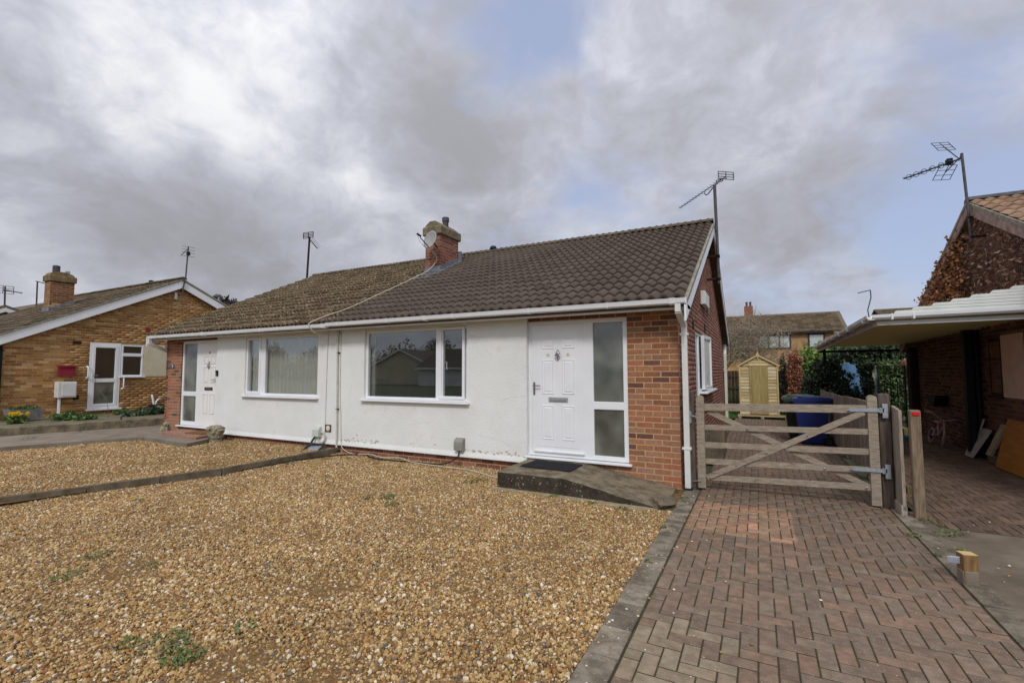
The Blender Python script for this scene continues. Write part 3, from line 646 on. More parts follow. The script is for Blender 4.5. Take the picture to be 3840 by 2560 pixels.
# gable wall
TOPZ = lambda u: ROOF_Z(u)-.20
HOLES = [(1.98, 4.92, 1.12, 2.2), (1.98, 2.75, .05, 2.2)]
gw = B()
gw.prism([(.005, -.1), (1.98, -.1), (1.98, TOPZ(1.98)), (.005, TOPZ(.005))], 'x', -.12, -.004)
gw.prism([(1.98, -.1), (1.98, .1), (2.75, .1), (2.75, 1.1), (4.92, 1.1), (4.92, -.1)], 'x', -.12, -.004)
gw.prism([(1.98, 2.2), (4.92, 2.2), (4.92, TOPZ(4.92)), (4.5, TOPZ(4.5)), (1.98, TOPZ(1.98))], 'x', -.12, -.004)
gw.prism([(4.92, -.1), (8.98, -.1), (8.98, TOPZ(8.98)), (4.92, TOPZ(4.92))], 'x', -.12, -.004)
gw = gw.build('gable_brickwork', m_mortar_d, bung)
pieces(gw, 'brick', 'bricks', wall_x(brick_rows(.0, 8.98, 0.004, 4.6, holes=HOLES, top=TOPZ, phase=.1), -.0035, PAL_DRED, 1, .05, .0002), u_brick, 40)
B().box(XP+.1, -.12, 8.9, 9., -.1, 2.4).build('rear_wall', m_brick, bung)
# rendered panel with window opening
WX0, WX1, WZ0, WZ1 = -5.44, -3.219, 1.013, 2.246
b = B(); b.box(XP, WX0, -.06, .1, .15, 2.33).box(WX1, -2.165, -.06, .1, .15, 2.33).box(WX0, WX1, -.06, .1, .15, WZ0-.03).box(WX0, WX1, -.06, .1, WZ1, 2.33)
rp = b.build('rendered_wall', m_render, bung)
B().prism([(-.061, .23), (-.078, .165), (-.078, .148), (-.0, .148), (-.0, .23)], 'x', XP+.002, -2.2).build('bell_cast', m_render, rp)
# flaked paint along the foot of the render
fl = B()
for i in range(70):
    x = random.choice([random.uniform(-6, -2.2), random.uniform(-3.3, -2.2), random.uniform(-6, -5)]); z = .225+abs(random.gauss(0, .035)); r = random.uniform(.006, .022)
    pts = [(x+r*random.uniform(.4, 1.3)*math.cos(q)*1.3, z+r*random.uniform(.3, 1.)*math.sin(q)) for q in np.linspace(0, 6.28, 8)[:-1]]
    fl.prism(pts, 'y', -.0625-random.random()*.001, -.059)
fl.build('flaked_paint', M('bare_render', s(196, 188, 168), s(172, 160, 138), .95, 20), rp, kind='stuff')
ck = B()
for (x0, z0, n_, dx, dz) in ((-3.0, .52, 9, .06, -.012), (-5.0, .7, 7, .02, .05), (-2.6, 1.05, 8, .05, .008), (-5.75, 1.3, 9, -.004, -.06), (-2.9, 1.9, 6, .03, -.04), (-4.3, .6, 7, .05, .01)):
    pts = [(x0, -.061, z0)]
    for k in range(n_): pts.append((pts[-1][0]+dx+random.uniform(-.02, .02), -.061, pts[-1][2]+dz+random.uniform(-.02, .02)))
    ck.tube(pts, .0013, 4, .0007)
ck.build('hairline_cracks', M('crack_dirt', s(190, 188, 178), None, .95), rp, kind='stuff')
wn = window(bung, fx(-.02), WX0, WX1, WZ0, WZ1, [(-5.43+.055, -3.855, 1.065, 2.205, False), (-3.748, -3.34, 1.098, 2.19, True)], sill=.115)
bm_fix(B(fx(-.02)).tube([(-3.72, -.06, 1.66), (-3.70, -.075, 1.66), (-3.70, -.075, 1.54)], .009, 6).build('window_handle', m_upvc, wn))
# door set
b = B(fx(.02)); frame_ring(b, -2.17, -.664, .259, 2.25, .062, -.07, 0); b.cbox(-1.305, -1.165, -.07, .003, .30, 2.2, .006); b.cbox(-1.17, -.7, -.07, -.002, .962, 1.073, .008)
b.cbox(-1.172, -1.155, -.06, -.0015, .31, 2.2, .003); b.cbox(-.73, -.715, -.06, -.0015, .31, 2.2, .003); b.cbox(-1.17, -.72, -.06, -.0025, .30, .325, .003)
df = bm_fix(b.build('door_frame', m_upvc, bung))
fd = six_panel_door(bung, -2.105, -1.30, .30, 2.19, .012, [], False)
bm_fix(B(fx(.012)).cbox(-2.02, -1.365, 0, .004, .40, 2.10, .002).build('door_skin', m_upvc, fd))
fd2 = [(-1.942, -1.748, 1.832, 1.988), (-1.622, -1.428, 1.832, 1.988), (-1.94, -1.752, 1.166, 1.676), (-1.622, -1.43, 1.166, 1.676), (-1.94, -1.75, .505, 1.006), (-1.624, -1.432, .505, 1.006)]
for (a, c, e, f) in fd2:
    bb = B(fx(.008)); o, i = .010, .03
    P = []
    for (ins, v) in ((0, .0004), (o, .010), (i, .0025), (i+.014, .010)): P += [(a+ins, v, e+ins), (c-ins, v, e+ins), (c-ins, v, f-ins), (a+ins, v, f-ins)]
    bb.add(P, [(4*k+q, 4*k+(q+1) % 4, 4*(k+1)+(q+1) % 4, 4*(k+1)+q) for k in range(3) for q in range(4)]+[(12, 13, 14, 15)]); bm_fix(bb.build('panel', m_upvc, fd))
six = B(fx(.008)); bm_fix(six.cbox(-1.837, -1.536, 0, .016, 1.053, 1.122, .008).build('letterbox', m_steel, fd)); bm_fix(B(fx(.008)).cbox(-1.815, -1.558, .01, .020, 1.064, 1.098, .004).build('letter_flap', m_grey, fd))
k = B(fx(.008)); x, z = -1.684, 1.74
k.tube([(x, .012, z+.075), (x, .018, z+.045), (x, .034, z+.01), (x, .022, z-.03), (x, .012, z-.075)], .014, 8, .008); k.torus((x, .032, z-.012), .034, .008, (0, 1, .2), 16, 6); k.lathe((x, 0, z+.02), [(.03, 0), (.034, .012), (.02, .03)], 12, 'y')
bm_fix(k.build('door_knocker', m_chrome, fd, True))
h = B(fx(.012)); x, z = -2.072, 1.25; h.cbox(x-.016, x+.016, 0, .01, z-.1, z+.09, .006); h.tube([(x, .005, z+.04), (x, .05, z+.04), (x+.02, .055, z+.04), (x+.115, .055, z+.038)], .009, 8); h.tube([(x, .004, z-.03), (x, .014, z-.03)], .012, 10)
bm_fix(h.build('door_handle', m_chrome, fd))
for x in (-1.844, -1.529): bm_fix(B(fx(.008)).lathe((x, 0, 1.744), [(.026, 0), (.026, .003), (.02, .005)], 16, 'y').build('sticker', m_cable_w, fd))
bm_fix(B(fx(.012)).cbox(-2.07, -1.29, 0, .03, .318, .345, .006).build('weather_bar', m_upvc, fd))
sd = bm_fix(B(fx(.055)).box(-1.17, -.71, 0, .006, 1.06, 2.19).build('obscure_pane', m_frost, df)); bm_fix(B(fx(.055)).box(-1.175, -.715, 0, .006, .31, .975).build('obscure_pane', m_frost, df))
bm_fix(B(fx(.02)).cbox(-2.21, -.62, -.06, .085, .222, .252, .006).build('door_sill', m_upvc, df))
# roof
XV = .155
rf = deck(bung, XP, XV-.03, m_tile, z_e=2.345)
TW, TG = .314, .305
me_tile = tile_unit('roof_tile', m_tile, TW, .345, 2, .046, .036)
PAL_T = [s(255, 252, 248), s(248, 243, 238), s(240, 236, 230), s(252, 248, 243)]
pieces(rf, 'tile', 'tiles', roof_tiles(XP, XV-.02, -.385, 2.375, TW, TG, 18, PAL_T), me_tile, 300)
rt = roof_tiles(XP, XV-.02, 9.385, 2.375, TW, TG, 18, PAL_T, -1); pieces(rf, 'tile', 'rear_tiles', rt, me_tile, 0)
me_ridge = ridge_unit('ridge_cap', m_tile_grey)
ridge_tiles(rf, XP-.05, XV, 4.5, 4.74, me_ridge, PAL_T, 14)
vb = B()
for ya, yb in ((-.36, 4.5), (9.36, 4.5)): slope_board(vb, XV-.03, XV+.02, ya, yb, 2.345+SLOPE*(-.0)+.045, 2.345+SLOPE*4.86+.045, .055)
vb.build('verge_mortar', m_vergemort, rf)
vb = B()
for ya, yb in ((-.43, 4.5), (9.43, 4.5)): slope_board(vb, XV-.012, XV+.012, ya, yb, 2.30, 2.345+SLOPE*4.86-.01, .19)
bm_fix(vb.build('bargeboard', m_upvc, rf))
vb = B()
for ya, yb in ((-.3, 4.5), (9.3, 4.5)): slope_board(vb, -.004, XV-.012, ya, yb, 2.30, 2.345+SLOPE*4.84-.07, .015)
vb.build('verge_soffit', M('stained_soffit', s(128, 114, 96), s(104, 92, 78), .9, 8), rf)
bm_fix(B().cbox(XP, XV-.015, -.32, -.298, 2.268, 2.40, .004).build('fascia', m_upvc_d, bung)); B().box(XP, XV-.015, -.298, .0, 2.300, 2.312).build('soffit', m_upvc_d, bung)
bm_fix(B().cbox(-.02, XV+.012, -.31, -.02, 2.275, 2.33, .003).build('box_end', m_upvc, bung))
B().box(XP, .13, -.40, -.33, 2.352, 2.362).build('eaves_felt', m_black, bung)
gutter_x(bung, XP, .165, -.322, 2.395, (-4.592, -3.268, -1.952, -.815, -5.76), joints=(-3.805, .0))
B().box(.16, .168, -.44, -.322, 2.322, 2.398).build('gutter_stop_end', m_upvc, bung)
dp = bm_fix(box_pipe([(.065, -.385, 2.33), (.065, -.385, 2.235), (.088, -.05, 2.085), (.088, -.05, .02)], .033).build('downpipe', m_upvc_d, bung))
for z in (1.97, .52): bm_fix(B().cbox(.03, .14, -.088, -.005, z-.015, z+.015, .003).build('pipe_clip', m_upvc_d, dp))
bm_fix(B().cbox(.04, .14, -.1, .0, -.01, .03, .006).build('drain_shoe', m_dark, dp))
dp = bm_fix(box_pipe([(.06, 9.0, 2.28), (.06, 9.0, 2.1), (.06, 8.95, 2.0), (.06, 8.95, 0)], .036).build('rear_downpipe', m_upvc_d, bung))
B().box(-.1, .2, 9.3, 9.42, 2.26, 2.36).build('rear_gutter', m_dark, bung)
bm_fix(B().lathe((-5.339, 4.5, 4.72), [(.06, 0), (.06, .07), (.095, .075), (.1, .1), (.085, .125), (.085, .14), (.06, .165), (.02, .17)], 16).build('ridge_vent', m_dark, rf, True))
# gable side door and window with an open casement
sw = B(fxx(-.03)); frame_ring(sw, 1.99, 2.74, .06, 2.19, .06, -.06, 0); sdoor = bm_fix(sw.build('side_door', m_upvc, bung)); B(fxx(-.06)).box(2.05, 2.68, 0, .01, .12, 2.13).build('door_leaf', m_upvc_d, sdoor)
w2 = window(bung, fxx(-.03), 2.76, 4.91, 1.12, 2.19, [(2.83, 3.3, 1.18, 2.13, False), (3.42, 4.2, 1.18, 2.13, False), (4.32, 4.85, 1.18, 2.13, True)], sill=.14, name='side_window')
og = B(Matrix.Translation((.0, 3.9, 0)) @ Matrix.Rotation(R(-38), 4, 'Z') @ Matrix.Translation((0, -.62, 0)) ); frame_ring(og, 0, .1, 1.17, 2.15, .03, 0, .04) if False else None
ob = B(Matrix.Translation((-.0, 3.05, 0)) @ Matrix.Rotation(R(84), 4, 'Z')); frame_ring(ob, 0.01, .72, 1.15, 2.17, .065, -.03, .03); os_ = bm_fix(ob.build('open_casement', m_upvc, w2))
B(Matrix.Translation((-.0, 3.05, 0)) @ Matrix.Rotation(R(84), 4, 'Z')).box(.07, .66, -.005, .005, 1.23, 2.09).build('frosted_pane', m_upvc_d, os_)
wb = bm_fix(B().cbox(.0, .09, 2.95, 3.75, 2.74, 3.0, .01).build('wall_vent_box', m_upvc_d, bung))
B().box(.002, .012, 4.15, 4.3, 2.66, 2.8).build('air_brick', m_black, bung); B().box(.002, .012, 3.55, 3.68, 2.25, 2.42).build('air_brick', m_black, bung); B().box(.002, .012, 1.62, 1.72, 2.18, 2.32).build('air_brick', m_rust, bung)
# inside: a pale empty room behind the window
B().box(XP+.12, -2.3, .1, 4.0, .0, .02).box(XP+.12, -2.3, 4.0, 4.05, 0, 2.4).box(XP+.08, XP+.12, .1, 4.0, 0, 2.4).box(-2.3, -2.26, .12, 4.0, 0, 2.4).box(XP+.12, -2.3, .1, 4.0, 2.4, 2.42).build('room_walls', m_room, bung)
B().box(-5.43, -5.33, .10, .14, 1.0, 2.25).build('curtain_edge', m_grey, bung)
# chimney
ch = thing('chimney_root', 'x', 'x') if False else None
chim = B().box(-6.297, -5.86, 2.8, 3.58, 3.6, 4.86).build('chimney_stack', m_mortar_d, bung)
pl = wall_y(brick_rows(-6.297, -5.86, 3.93, 4.85, pitch=.2185, phase=0), 2.8, PAL_DRED, .05)+wall_x(brick_rows(2.8, 3.58, 3.93, 4.85, phase=.1), -5.86, PAL_DRED, 1, .05)
pieces(chim, 'brick', 'bricks', pl, u_brick, 70)
cap = B(); cap.cbox(-6.36, -5.80, 2.735, 3.64, 4.845, 5.06, .02); cap.prism([(-6.32, 5.06), (-5.84, 5.06), (-5.9, 5.12), (-6.0, 5.2), (-6.16, 5.2), (-6.27, 5.12)], 'y', 2.78, 3.58)
bm_fix(cap.build('chimney_cap', M('lichen_concrete', s(142, 128, 104), s(98, 88, 70), .95, 9, .008, 40, c3=s(150, 134, 58), s3=5, t3=(.6, .72)), chim))
bm_fix(B().lathe((-6.0, 3.22, 5.15), [(.075, 0), (.075, .13), (.09, .14), (.09, .24), (.07, .25)], 16).build('chimney_pot', m_pole, chim))
ld = B(); ld.box(-6.31, -5.84, 2.765, 2.79, 3.86, 4.04); ld.prism([(2.3, ROOF_Z(2.3)+.035), (2.79, ROOF_Z(2.79)+.04), (2.79, ROOF_Z(2.79)+.02), (2.3, ROOF_Z(2.3)+.02)], 'x', -6.4, -5.78)
for i in range(6):
    y = 2.8+i*.13; zz = ROOF_Z(y)+.13+.02; ld.box(-5.86, -5.845, y, y+.13, ROOF_Z(y)-.1, zz+.02)
ld.prism([(2.6, ROOF_Z(2.6)+.05), (3.6, ROOF_Z(3.6)+.05), (3.6, ROOF_Z(3.6)), (2.6, ROOF_Z(2.6))], 'x', -5.845, -5.74)
bm_fix(ld.build('lead_flashing', m_lead, chim))
B().cbox(-5.87, -5.79, 3.585, 3.66, ROOF_Z(3.6)+.02, ROOF_Z(3.6)+.3, .004).build('flashing_upstand', m_lead, chim)

# ================================================================== number 9 (left half of the pair)
XL = -12.094
b9 = thing('bungalow', 'white rendered bungalow half with mottled lichen roof and a number 9 by its door', 'bungalow', (-9, 0, 0))
bw = B().box(XL, -11.43, .0, .12, -.1, 2.33).box(-11.43, -9.92, .01, .12, 2.25, 2.36).box(-11.43, -9.92, .01, .12, -.1, .24).box(-9.92, XP-.001, .004, .12, -.1, .2).build('front_brickwork', m_mortar_d, b9)
pl = wall_y([(-12.094-c[1]+0+.0, -12.094-c[0], c[2], c[3]) for c in rows], 0, PAL_RED, .05)
pl += wall_y(brick_rows(-11.43, -9.92, 2.254, 2.33), .01, PAL_DRED)+wall_y(brick_rows(-11.43, -9.92, .02, .24), .01, PAL_DRED)+wall_y(brick_rows(-9.92, XP, -.08, .15, phase=.05), .004, PAL_DRED)
pieces(bw, 'brick', 'bricks', pl, u_brick, 300)
V0, V1 = -8.90, -6.655
B().box(-9.92, V0, -.06, .1, .15, 2.33).box(V1, XP-.001, -.06, .1, .15, 2.33).box(V0, V1, -.06, .1, .15, WZ0-.03).box(V0, V1, -.06, .1, WZ1, 2.33).build('rendered_wall', m_render, b9)
B().prism([(-.061, .23), (-.078, .165), (-.078, .148), (-.0, .148), (-.0, .23)], 'x', -9.9, XP-.001).build('bell_cast', m_render, b9)
wn = window(b9, fx(-.02), V0, V1, WZ0, WZ1, [(-8.845, -8.48, 1.098, 2.19, True), (-8.31, -6.71, 1.065, 2.205, False)], sill=.115)
net_curtain(b9, -8.87, -6.67, 1.0, 2.25, .10)
b = B(fx(.02)); frame_ring(b, -11.43, -9.92, .259, 2.25, .062, -.07, 0); b.cbox(-10.83, -10.69, -.07, .003, .3, 2.2, .006); b.cbox(-11.39, -10.82, -.07, -.002, .94, 1.05, .008); b.cbox(-11.38, -10.8, -.07, -.002, .30, .352, .004)
df = bm_fix(b.build('door_frame', m_upvc, b9))
B(fx(.055)).box(-11.38, -10.82, 0, .006, .33, .96).build('obscure_pane', m_frost, df); B(fx(.055)).box(-11.38, -10.82, 0, .006, 1.04, 2.2).build('obscure_pane', m_frost, df)
bm_fix(B(fx(.02)).cbox(-11.48, -9.93, -.06, .085, .222, .252, .006).build('door_sill', m_upvc, df))
m_creamdoor = M('cream_white_door', s(240, 239, 233), s(233, 232, 226), .4, 3)
fd = bm_fix(B(fx(.012)).cbox(-10.70, -9.95, -.045, 0, .30, 2.19, .004).build('front_door', m_creamdoor, b9))
for (a, c, e, f) in [(-10.53, -10.345, 1.70, 1.885), (-10.262, -10.075, 1.70, 1.885), (-10.53, -10.345, 1.27, 1.64), (-10.262, -10.075, 1.27, 1.64), (-10.53, -10.345, .56, 1.02), (-10.262, -10.075, .56, 1.02)]:
    bb = B(fx(.012)); frame_ring(bb, a, c, e, f, .022, .0004, .014, .005); bb.cbox(a+.03, c-.03, 0, .006, e+.03, f-.03, .002); bm_fix(bb.build('panel', m_creamdoor, fd))
bm_fix(B(fx(.012)).cbox(-10.46, -10.157, 0, .016, 1.092, 1.162, .006).build('letterbox', m_dark, fd)); bm_fix(B(fx(.012)).cbox(-10.43, -10.187, .01, .02, 1.12, 1.145, .003).build('letter_flap', m_chrome, fd))
k = B(fx(.012)); x, z = -10.309, 1.66; k.tube([(x, .012, z+.09), (x, .018, z+.045), (x, .034, z+.01), (x, .022, z-.03), (x, .012, z-.075)], .014, 8, .008); k.torus((x, .032, z-.012), .034, .008, (0, 1, .2), 16, 6); bm_fix(k.build('door_knocker', m_chrome, fd, True))
bm_fix(B(fx(.012)).lathe((-10.318, 0, 1.955), [(.022, 0), (.022, .006), (.015, .01)], 12, 'y').build('spy_hole', m_pole, fd))
h = B(fx(.012)); x, z = -10.02, 1.3; h.cbox(x-.016, x+.016, 0, .01, z-.12, z+.09, .006); h.tube([(x, .005, z+.04), (x, .05, z+.04), (x-.02, .055, z+.04), (x-.115, .055, z+.035)], .009, 8); bm_fix(h.build('door_handle', m_chrome, fd))
rf9 = deck(b9, XL-.2, XP-.001, m_tile_old, z_e=2.345)
me_told = tile_unit('old_roof_tile', m_tile_old, TW*.8, .345, 2, .044, .036)
PAL_O = [s(255, 250, 240), s(236, 226, 210), s(214, 204, 188), s(248, 240, 226), s(200, 190, 176)]
pieces(rf9, 'tile', 'tiles', roof_tiles(XL-.2, XP, -.385, 2.375, TW*.8, TG, 18, PAL_O, 1, .006), me_told, 300)
pieces(rf9, 'tile', 'rear_tiles', roof_tiles(XL-.2, XP, 9.385, 2.375, TW*.8, TG, 18, PAL_O, -1), me_told, 0)
ridge_tiles(rf9, XL-.18, XP-.05, 4.5, 4.745, ridge_unit('old_ridge_cap', m_tile_old), PAL_O, 13)
vb = B()
for ya, yb in ((-.36, 4.5), (9.36, 4.5)): slope_board(vb, XL-.22, XL-.185, ya, yb, 2.345, 2.345+SLOPE*4.86, .2)
bm_fix(vb.build('bargeboard', m_upvc, rf9))
B().prism([(0, -.1), (9, -.1), (9, TOPZ(9)), (4.5, TOPZ(4.5)), (0, TOPZ(0))], 'x', XL, XL+.1).build('gable_wall', m_mortar_d, b9)
B().prism([(0.1, 0), (9, 0), (9, TOPZ(9)-.05), (4.5, TOPZ(4.5)-.05), (0.1, TOPZ(0)-.05)], 'x', XP-.05, XP+.05).build('party_wall', m_room, b9)
bm_fix(B().cbox(XL-.19, XP-.001, -.32, -.298, 2.268, 2.40, .004).build('fascia', m_upvc_d, b9)); B().box(XL-.19, XP-.001, -.298, .0, 2.300, 2.312).build('soffit', m_upvc_d, b9)
B().box(XL-.18, XP-.001, -.40, -.33, 2.352, 2.362).build('eaves_felt', m_black, b9)
g9 = gutter_x(b9, XL-.05, XP-.001, -.322, 2.38, (-11.94, -11.303, -10.24, -9.0, -7.913, -6.9), m_upvc, joints=(-9.88, -6.13))
dp = bm_fix(box_pipe([(-12.1, -.385, 2.32), (-12.1, -.385, 2.2), (-12.13, .25, 1.93), (-12.13, .25, .1)], .033).build('downpipe', m_upvc_d, b9))
B().box(-9.9, XP-.1, .1, 4.0, .0, .02).box(-9.9, XP-.1, 2.0, 2.05, 0, 2.4).box(-9.9, -9.85, .12, 2.0, 0, 2.4).box(-9.9, XP-.1, .1, 2.0, 2.4, 2.42).build('room_walls', m_room, b9)
npl = bm_fix(B(fx(-.004)).cbox(-11.89, -11.73, 0, .012, 1.60, 1.69, .004).build('number_plate', M('slate_plate', s(84, 92, 106), s(66, 72, 84), .5, 10), b9))
def text_mesh(name, body, size, mat, parent, mtx, ext=.002):
    tx = bpy.data.curves.new(name, 'FONT'); tx.body = body; tx.size = size; tx.extrude = ext; tx.align_x = 'CENTER'; tx.align_y = 'CENTER'
    to = bpy.data.objects.new(name, tx); me = bpy.data.meshes.new_from_object(to); bpy.data.objects.remove(to); bpy.data.curves.remove(tx)
    me.materials.append(mat); o = bpy.data.objects.new(name, me); COL.objects.link(o); o.parent = parent; o.matrix_local = Matrix.Translation(-org(parent)) @ mtx
    ORG[o.name] = org(parent); return o
text_mesh('numeral', '9', .115, m_upvc, npl, Matrix.Translation((-11.79, -.02, 1.645)) @ Matrix.Rotation(R(90), 4, 'X'))

# ================================================================== gravel, divider, step, small things by the wall
def pebble(seed, flat):
    r = np.random.default_rng(seed); import bmesh
    bm = bmesh.new(); bmesh.ops.create_icosphere(bm, subdivisions=2, radius=.5)
    a, k, c = r.uniform(.75, 1.05), r.uniform(.55, .85), flat
    pl = [(Vector(r.normal(size=3)).normalized(), r.uniform(.2, .36)) for _ in range(11)]
    for v in bm.verts:
        p = Vector((v.co.x*a*1.2, v.co.y*k*1.2, v.co.z*c*1.2))
        for n_, d_ in pl:
            e = p.dot(n_)-d_
            if e > 0: p -= n_*e*.97
        v.co = p
    me = bpy.data.meshes.new('pebble'); bm.to_mesh(me); bm.free(); me.materials.append(m_pebble)
    return bpy.data.objects.new('pebble_source', me)
def pebble_mat():
    m = bpy.data.materials.new('gravel_pebble'); m.use_nodes = True; N = m.node_tree.nodes; L = m.node_tree.links; b = N['Principled BSDF']; b.inputs['Roughness'].default_value = .7; b.inputs['Specular IOR Level'].default_value = .25
    oi = N.new('ShaderNodeObjectInfo'); r = N.new('ShaderNodeValToRGB'); r.color_ramp.interpolation = 'CONSTANT'; L.new(oi.outputs['Random'], r.inputs[0])
    cols = [(0, s(190, 160, 108)), (.16, s(172, 142, 94)), (.32, s(204, 180, 132)), (.46, s(152, 122, 80)), (.58, s(184, 158, 114)), (.68, s(140, 116, 84)), (.76, s(220, 206, 174)), (.83, s(166, 126, 80)), (.88, s(128, 116, 100)), (.93, s(230, 222, 204)), (.96, s(150, 102, 70)), (.98, s(96, 93, 92))]
    e = r.color_ramp.elements; e[0].position = 0; e[0].color = cols[0][1]; e[1].position = cols[1][0]; e[1].color = cols[1][1]
    for p_, c_ in cols[2:]: x = e.new(p_); x.color = c_
    g = N.new('ShaderNodeNewGeometry'); n1 = N.new('ShaderNodeTexNoise'); n1.inputs['Scale'].default_value = 90; n1.inputs['Detail'].default_value = 4; L.new(g.outputs['Position'], n1.inputs['Vector'])
    n2 = N.new('ShaderNodeTexNoise'); n2.inputs['Scale'].default_value = .9; n2.inputs['Detail'].default_value = 4; L.new(g.outputs['Position'], n2.inputs['Vector'])
    a = N.new('ShaderNodeMapRange'); L.new(n1.outputs[0], a.inputs[0]); a.inputs[3].default_value = .72; a.inputs[4].default_value = 1.2
    b2 = N.new('ShaderNodeMapRange'); L.new(n2.outputs[0], b2.inputs[0]); b2.inputs[1].default_value = .3; b2.inputs[2].default_value = .7; b2.inputs[3].default_value = .84; b2.inputs[4].default_value = 1.12
    hs = N.new('ShaderNodeHueSaturation'); hs.inputs['Hue'].default_value = .494; hs.inputs['Saturation'].default_value = 1.07; hs.inputs['Value'].default_value = .98; L.new(r.outputs[0], hs.inputs['Color'])
    mu = N.new('ShaderNodeMath'); mu.operation = 'MULTIPLY'; L.new(a.outputs[0], mu.inputs[0]); L.new(b2.outputs[0], mu.inputs[1])
    v = N.new('ShaderNodeVectorMath'); v.operation = 'SCALE'; L.new(hs.outputs[0], v.inputs[0]); L.new(mu.outputs[0], v.inputs['Scale']); L.new(v.outputs[0], b.inputs['Base Color'])
    return m
m_pebble = pebble_mat()
PEB = bpy.data.collections.new('pebble_shapes')     # never linked to the scene: only instanced
for i in range(9): PEB.objects.link(pebble(i, random.uniform(.4, .75)))
def gravel(name, label, poly, z, density, seed):
    b = B(); n = len(poly); b.add([(p[0], p[1], z) for p in poly], [tuple(range(n))]); o = b.build(name, m_soil); tag(o, label, 'gravel', None, 'stuff')
    import bmesh
    bm = bmesh.new(); bm.from_mesh(o.data); bmesh.ops.triangulate(bm, faces=bm.faces); bm.to_mesh(o.data); bm.free()
    ng = bpy.data.node_groups.new(name+'_scatter', 'GeometryNodeTree'); ng.interface.new_socket('Geometry', in_out='INPUT', socket_type='NodeSocketGeometry'); ng.interface.new_socket('Geometry', in_out='OUTPUT', socket_type='NodeSocketGeometry')
    N = ng.nodes; L = ng.links; gi = N.new('NodeGroupInput'); go = N.new('NodeGroupOutput')
    d = N.new('GeometryNodeDistributePointsOnFaces'); d.inputs['Density'].default_value = density; d.inputs['Seed'].default_value = seed; L.new(gi.outputs[0], d.inputs['Mesh'])
    ci = N.new('GeometryNodeCollectionInfo'); ci.inputs['Collection'].default_value = PEB; ci.inputs['Separate Children'].default_value = True; ci.inputs['Reset Children'].default_value = True
    ip = N.new('GeometryNodeInstanceOnPoints'); L.new(d.outputs['Points'], ip.inputs['Points']); L.new(ci.outputs[0], ip.inputs['Instance']); ip.inputs['Pick Instance'].default_value = True
    rr = N.new('FunctionNodeRandomValue'); rr.data_type = 'FLOAT_VECTOR'; rr.inputs[0].default_value = (-.8, -.8, 0); rr.inputs[1].default_value = (.8, .8, 6.28); L.new(rr.outputs[0], ip.inputs['Rotation'])
    rs = N.new('FunctionNodeRandomValue'); rs.data_type = 'FLOAT'; rs.inputs[2].default_value = 0.; rs.inputs[3].default_value = 1.; rs.inputs['Seed'].default_value = 5
    pw = N.new('ShaderNodeMath'); pw.operation = 'POWER'; L.new(rs.outputs[1], pw.inputs[0]); pw.inputs[1].default_value = 3.6
    ma = N.new('ShaderNodeMath'); ma.operation = 'MULTIPLY_ADD'; L.new(pw.outputs[0], ma.inputs[0]); ma.inputs[1].default_value = .026; ma.inputs[2].default_value = .0115; L.new(ma.outputs[0], ip.inputs['Scale'])
    sp = N.new('GeometryNodeSetPosition'); rz = N.new('FunctionNodeRandomValue'); rz.data_type = 'FLOAT_VECTOR'; rz.inputs[0].default_value = (0, 0, -.006); rz.inputs[1].default_value = (0, 0, .012); rz.inputs['Seed'].default_value = 9
    tn = N.new('ShaderNodeTexNoise'); tn.inputs['Scale'].default_value = 1.6; tn.inputs['Detail'].default_value = 3.; ps = N.new('GeometryNodeInputPosition'); L.new(ps.outputs[0], tn.inputs['Vector'])
    mr_ = N.new('ShaderNodeMapRange'); L.new(tn.outputs[0], mr_.inputs[0]); mr_.inputs[1].default_value = .3; mr_.inputs[2].default_value = .7; mr_.inputs[3].default_value = -.014; mr_.inputs[4].default_value = .010; cx = N.new('ShaderNodeCombineXYZ'); L.new(mr_.outputs[0], cx.inputs[2])
    av = N.new('ShaderNodeVectorMath'); av.operation = 'ADD'; L.new(rz.outputs[0], av.inputs[0]); L.new(cx.outputs[0], av.inputs[1])
    L.new(d.outputs['Points'], sp.inputs['Geometry']); L.new(av.outputs[0], sp.inputs['Offset']); L.new(sp.outputs[0], ip.inputs['Points'])
    jn = N.new('GeometryNodeJoinGeometry'); L.new(gi.outputs[0], jn.inputs[0]); L.new(ip.outputs[0], jn.inputs[0]); L.new(jn.outputs[0], go.inputs[0])
    md = o.modifiers.new('scatter', 'NODES'); md.node_group = ng; return o
gravel('gravel', 'golden pea gravel covering the front garden before the white door', [(-6.0, -.08), (-6.05, -2.2), (-6.5, -3.55), (-7.0, -4.8), (-7.4, -5.9), (-3.5, -6.3), (.045, -5.4), (.045, -1.1), (-.2, -1.08), (-2.15, -1.03), (-2.15, .0), (-6.0, .0)], -.004, 9000, 1)
gravel('gravel', 'golden gravel in front of the neighbour half, beyond the concrete divider', [(-11.62, -2.95), (-12.3, -5.2), (-7.2, -5.2), (-6.6, -3.55), (-6.13, -2.2), (-6.1, .0), (-9.45, .0), (-8.98, -1.15), (-10.85, -1.02), (-11.36, -2.1)], .045, 4600, 2)
dv = thing('garden_divider', 'long low concrete edging dividing the two gravel gardens', 'kerb', (-6.05, -1, 0))
pts = [(-6.07, -.075), (-6.07, -1.1), (-6.09, -2.2), (-6.3, -2.9), (-6.53, -3.6), (-6.85, -4.5), (-7.2, -5.4)]
for p, q in zip(pts[:-1], pts[1:]):
    d = Vector((q[0]-p[0], q[1]-p[1], 0)); L_ = d.length; a = math.atan2(d.y, d.x)
    bm_fix(B(Matrix.Translation((p[0], p[1], 0)) @ Matrix.Rotation(a, 4, 'Z')).cbox(.004, L_-.004, -.026, .026, -.06, .105+random.uniform(-.006, .006), .006).build('edging_slab', m_concrete, dv))
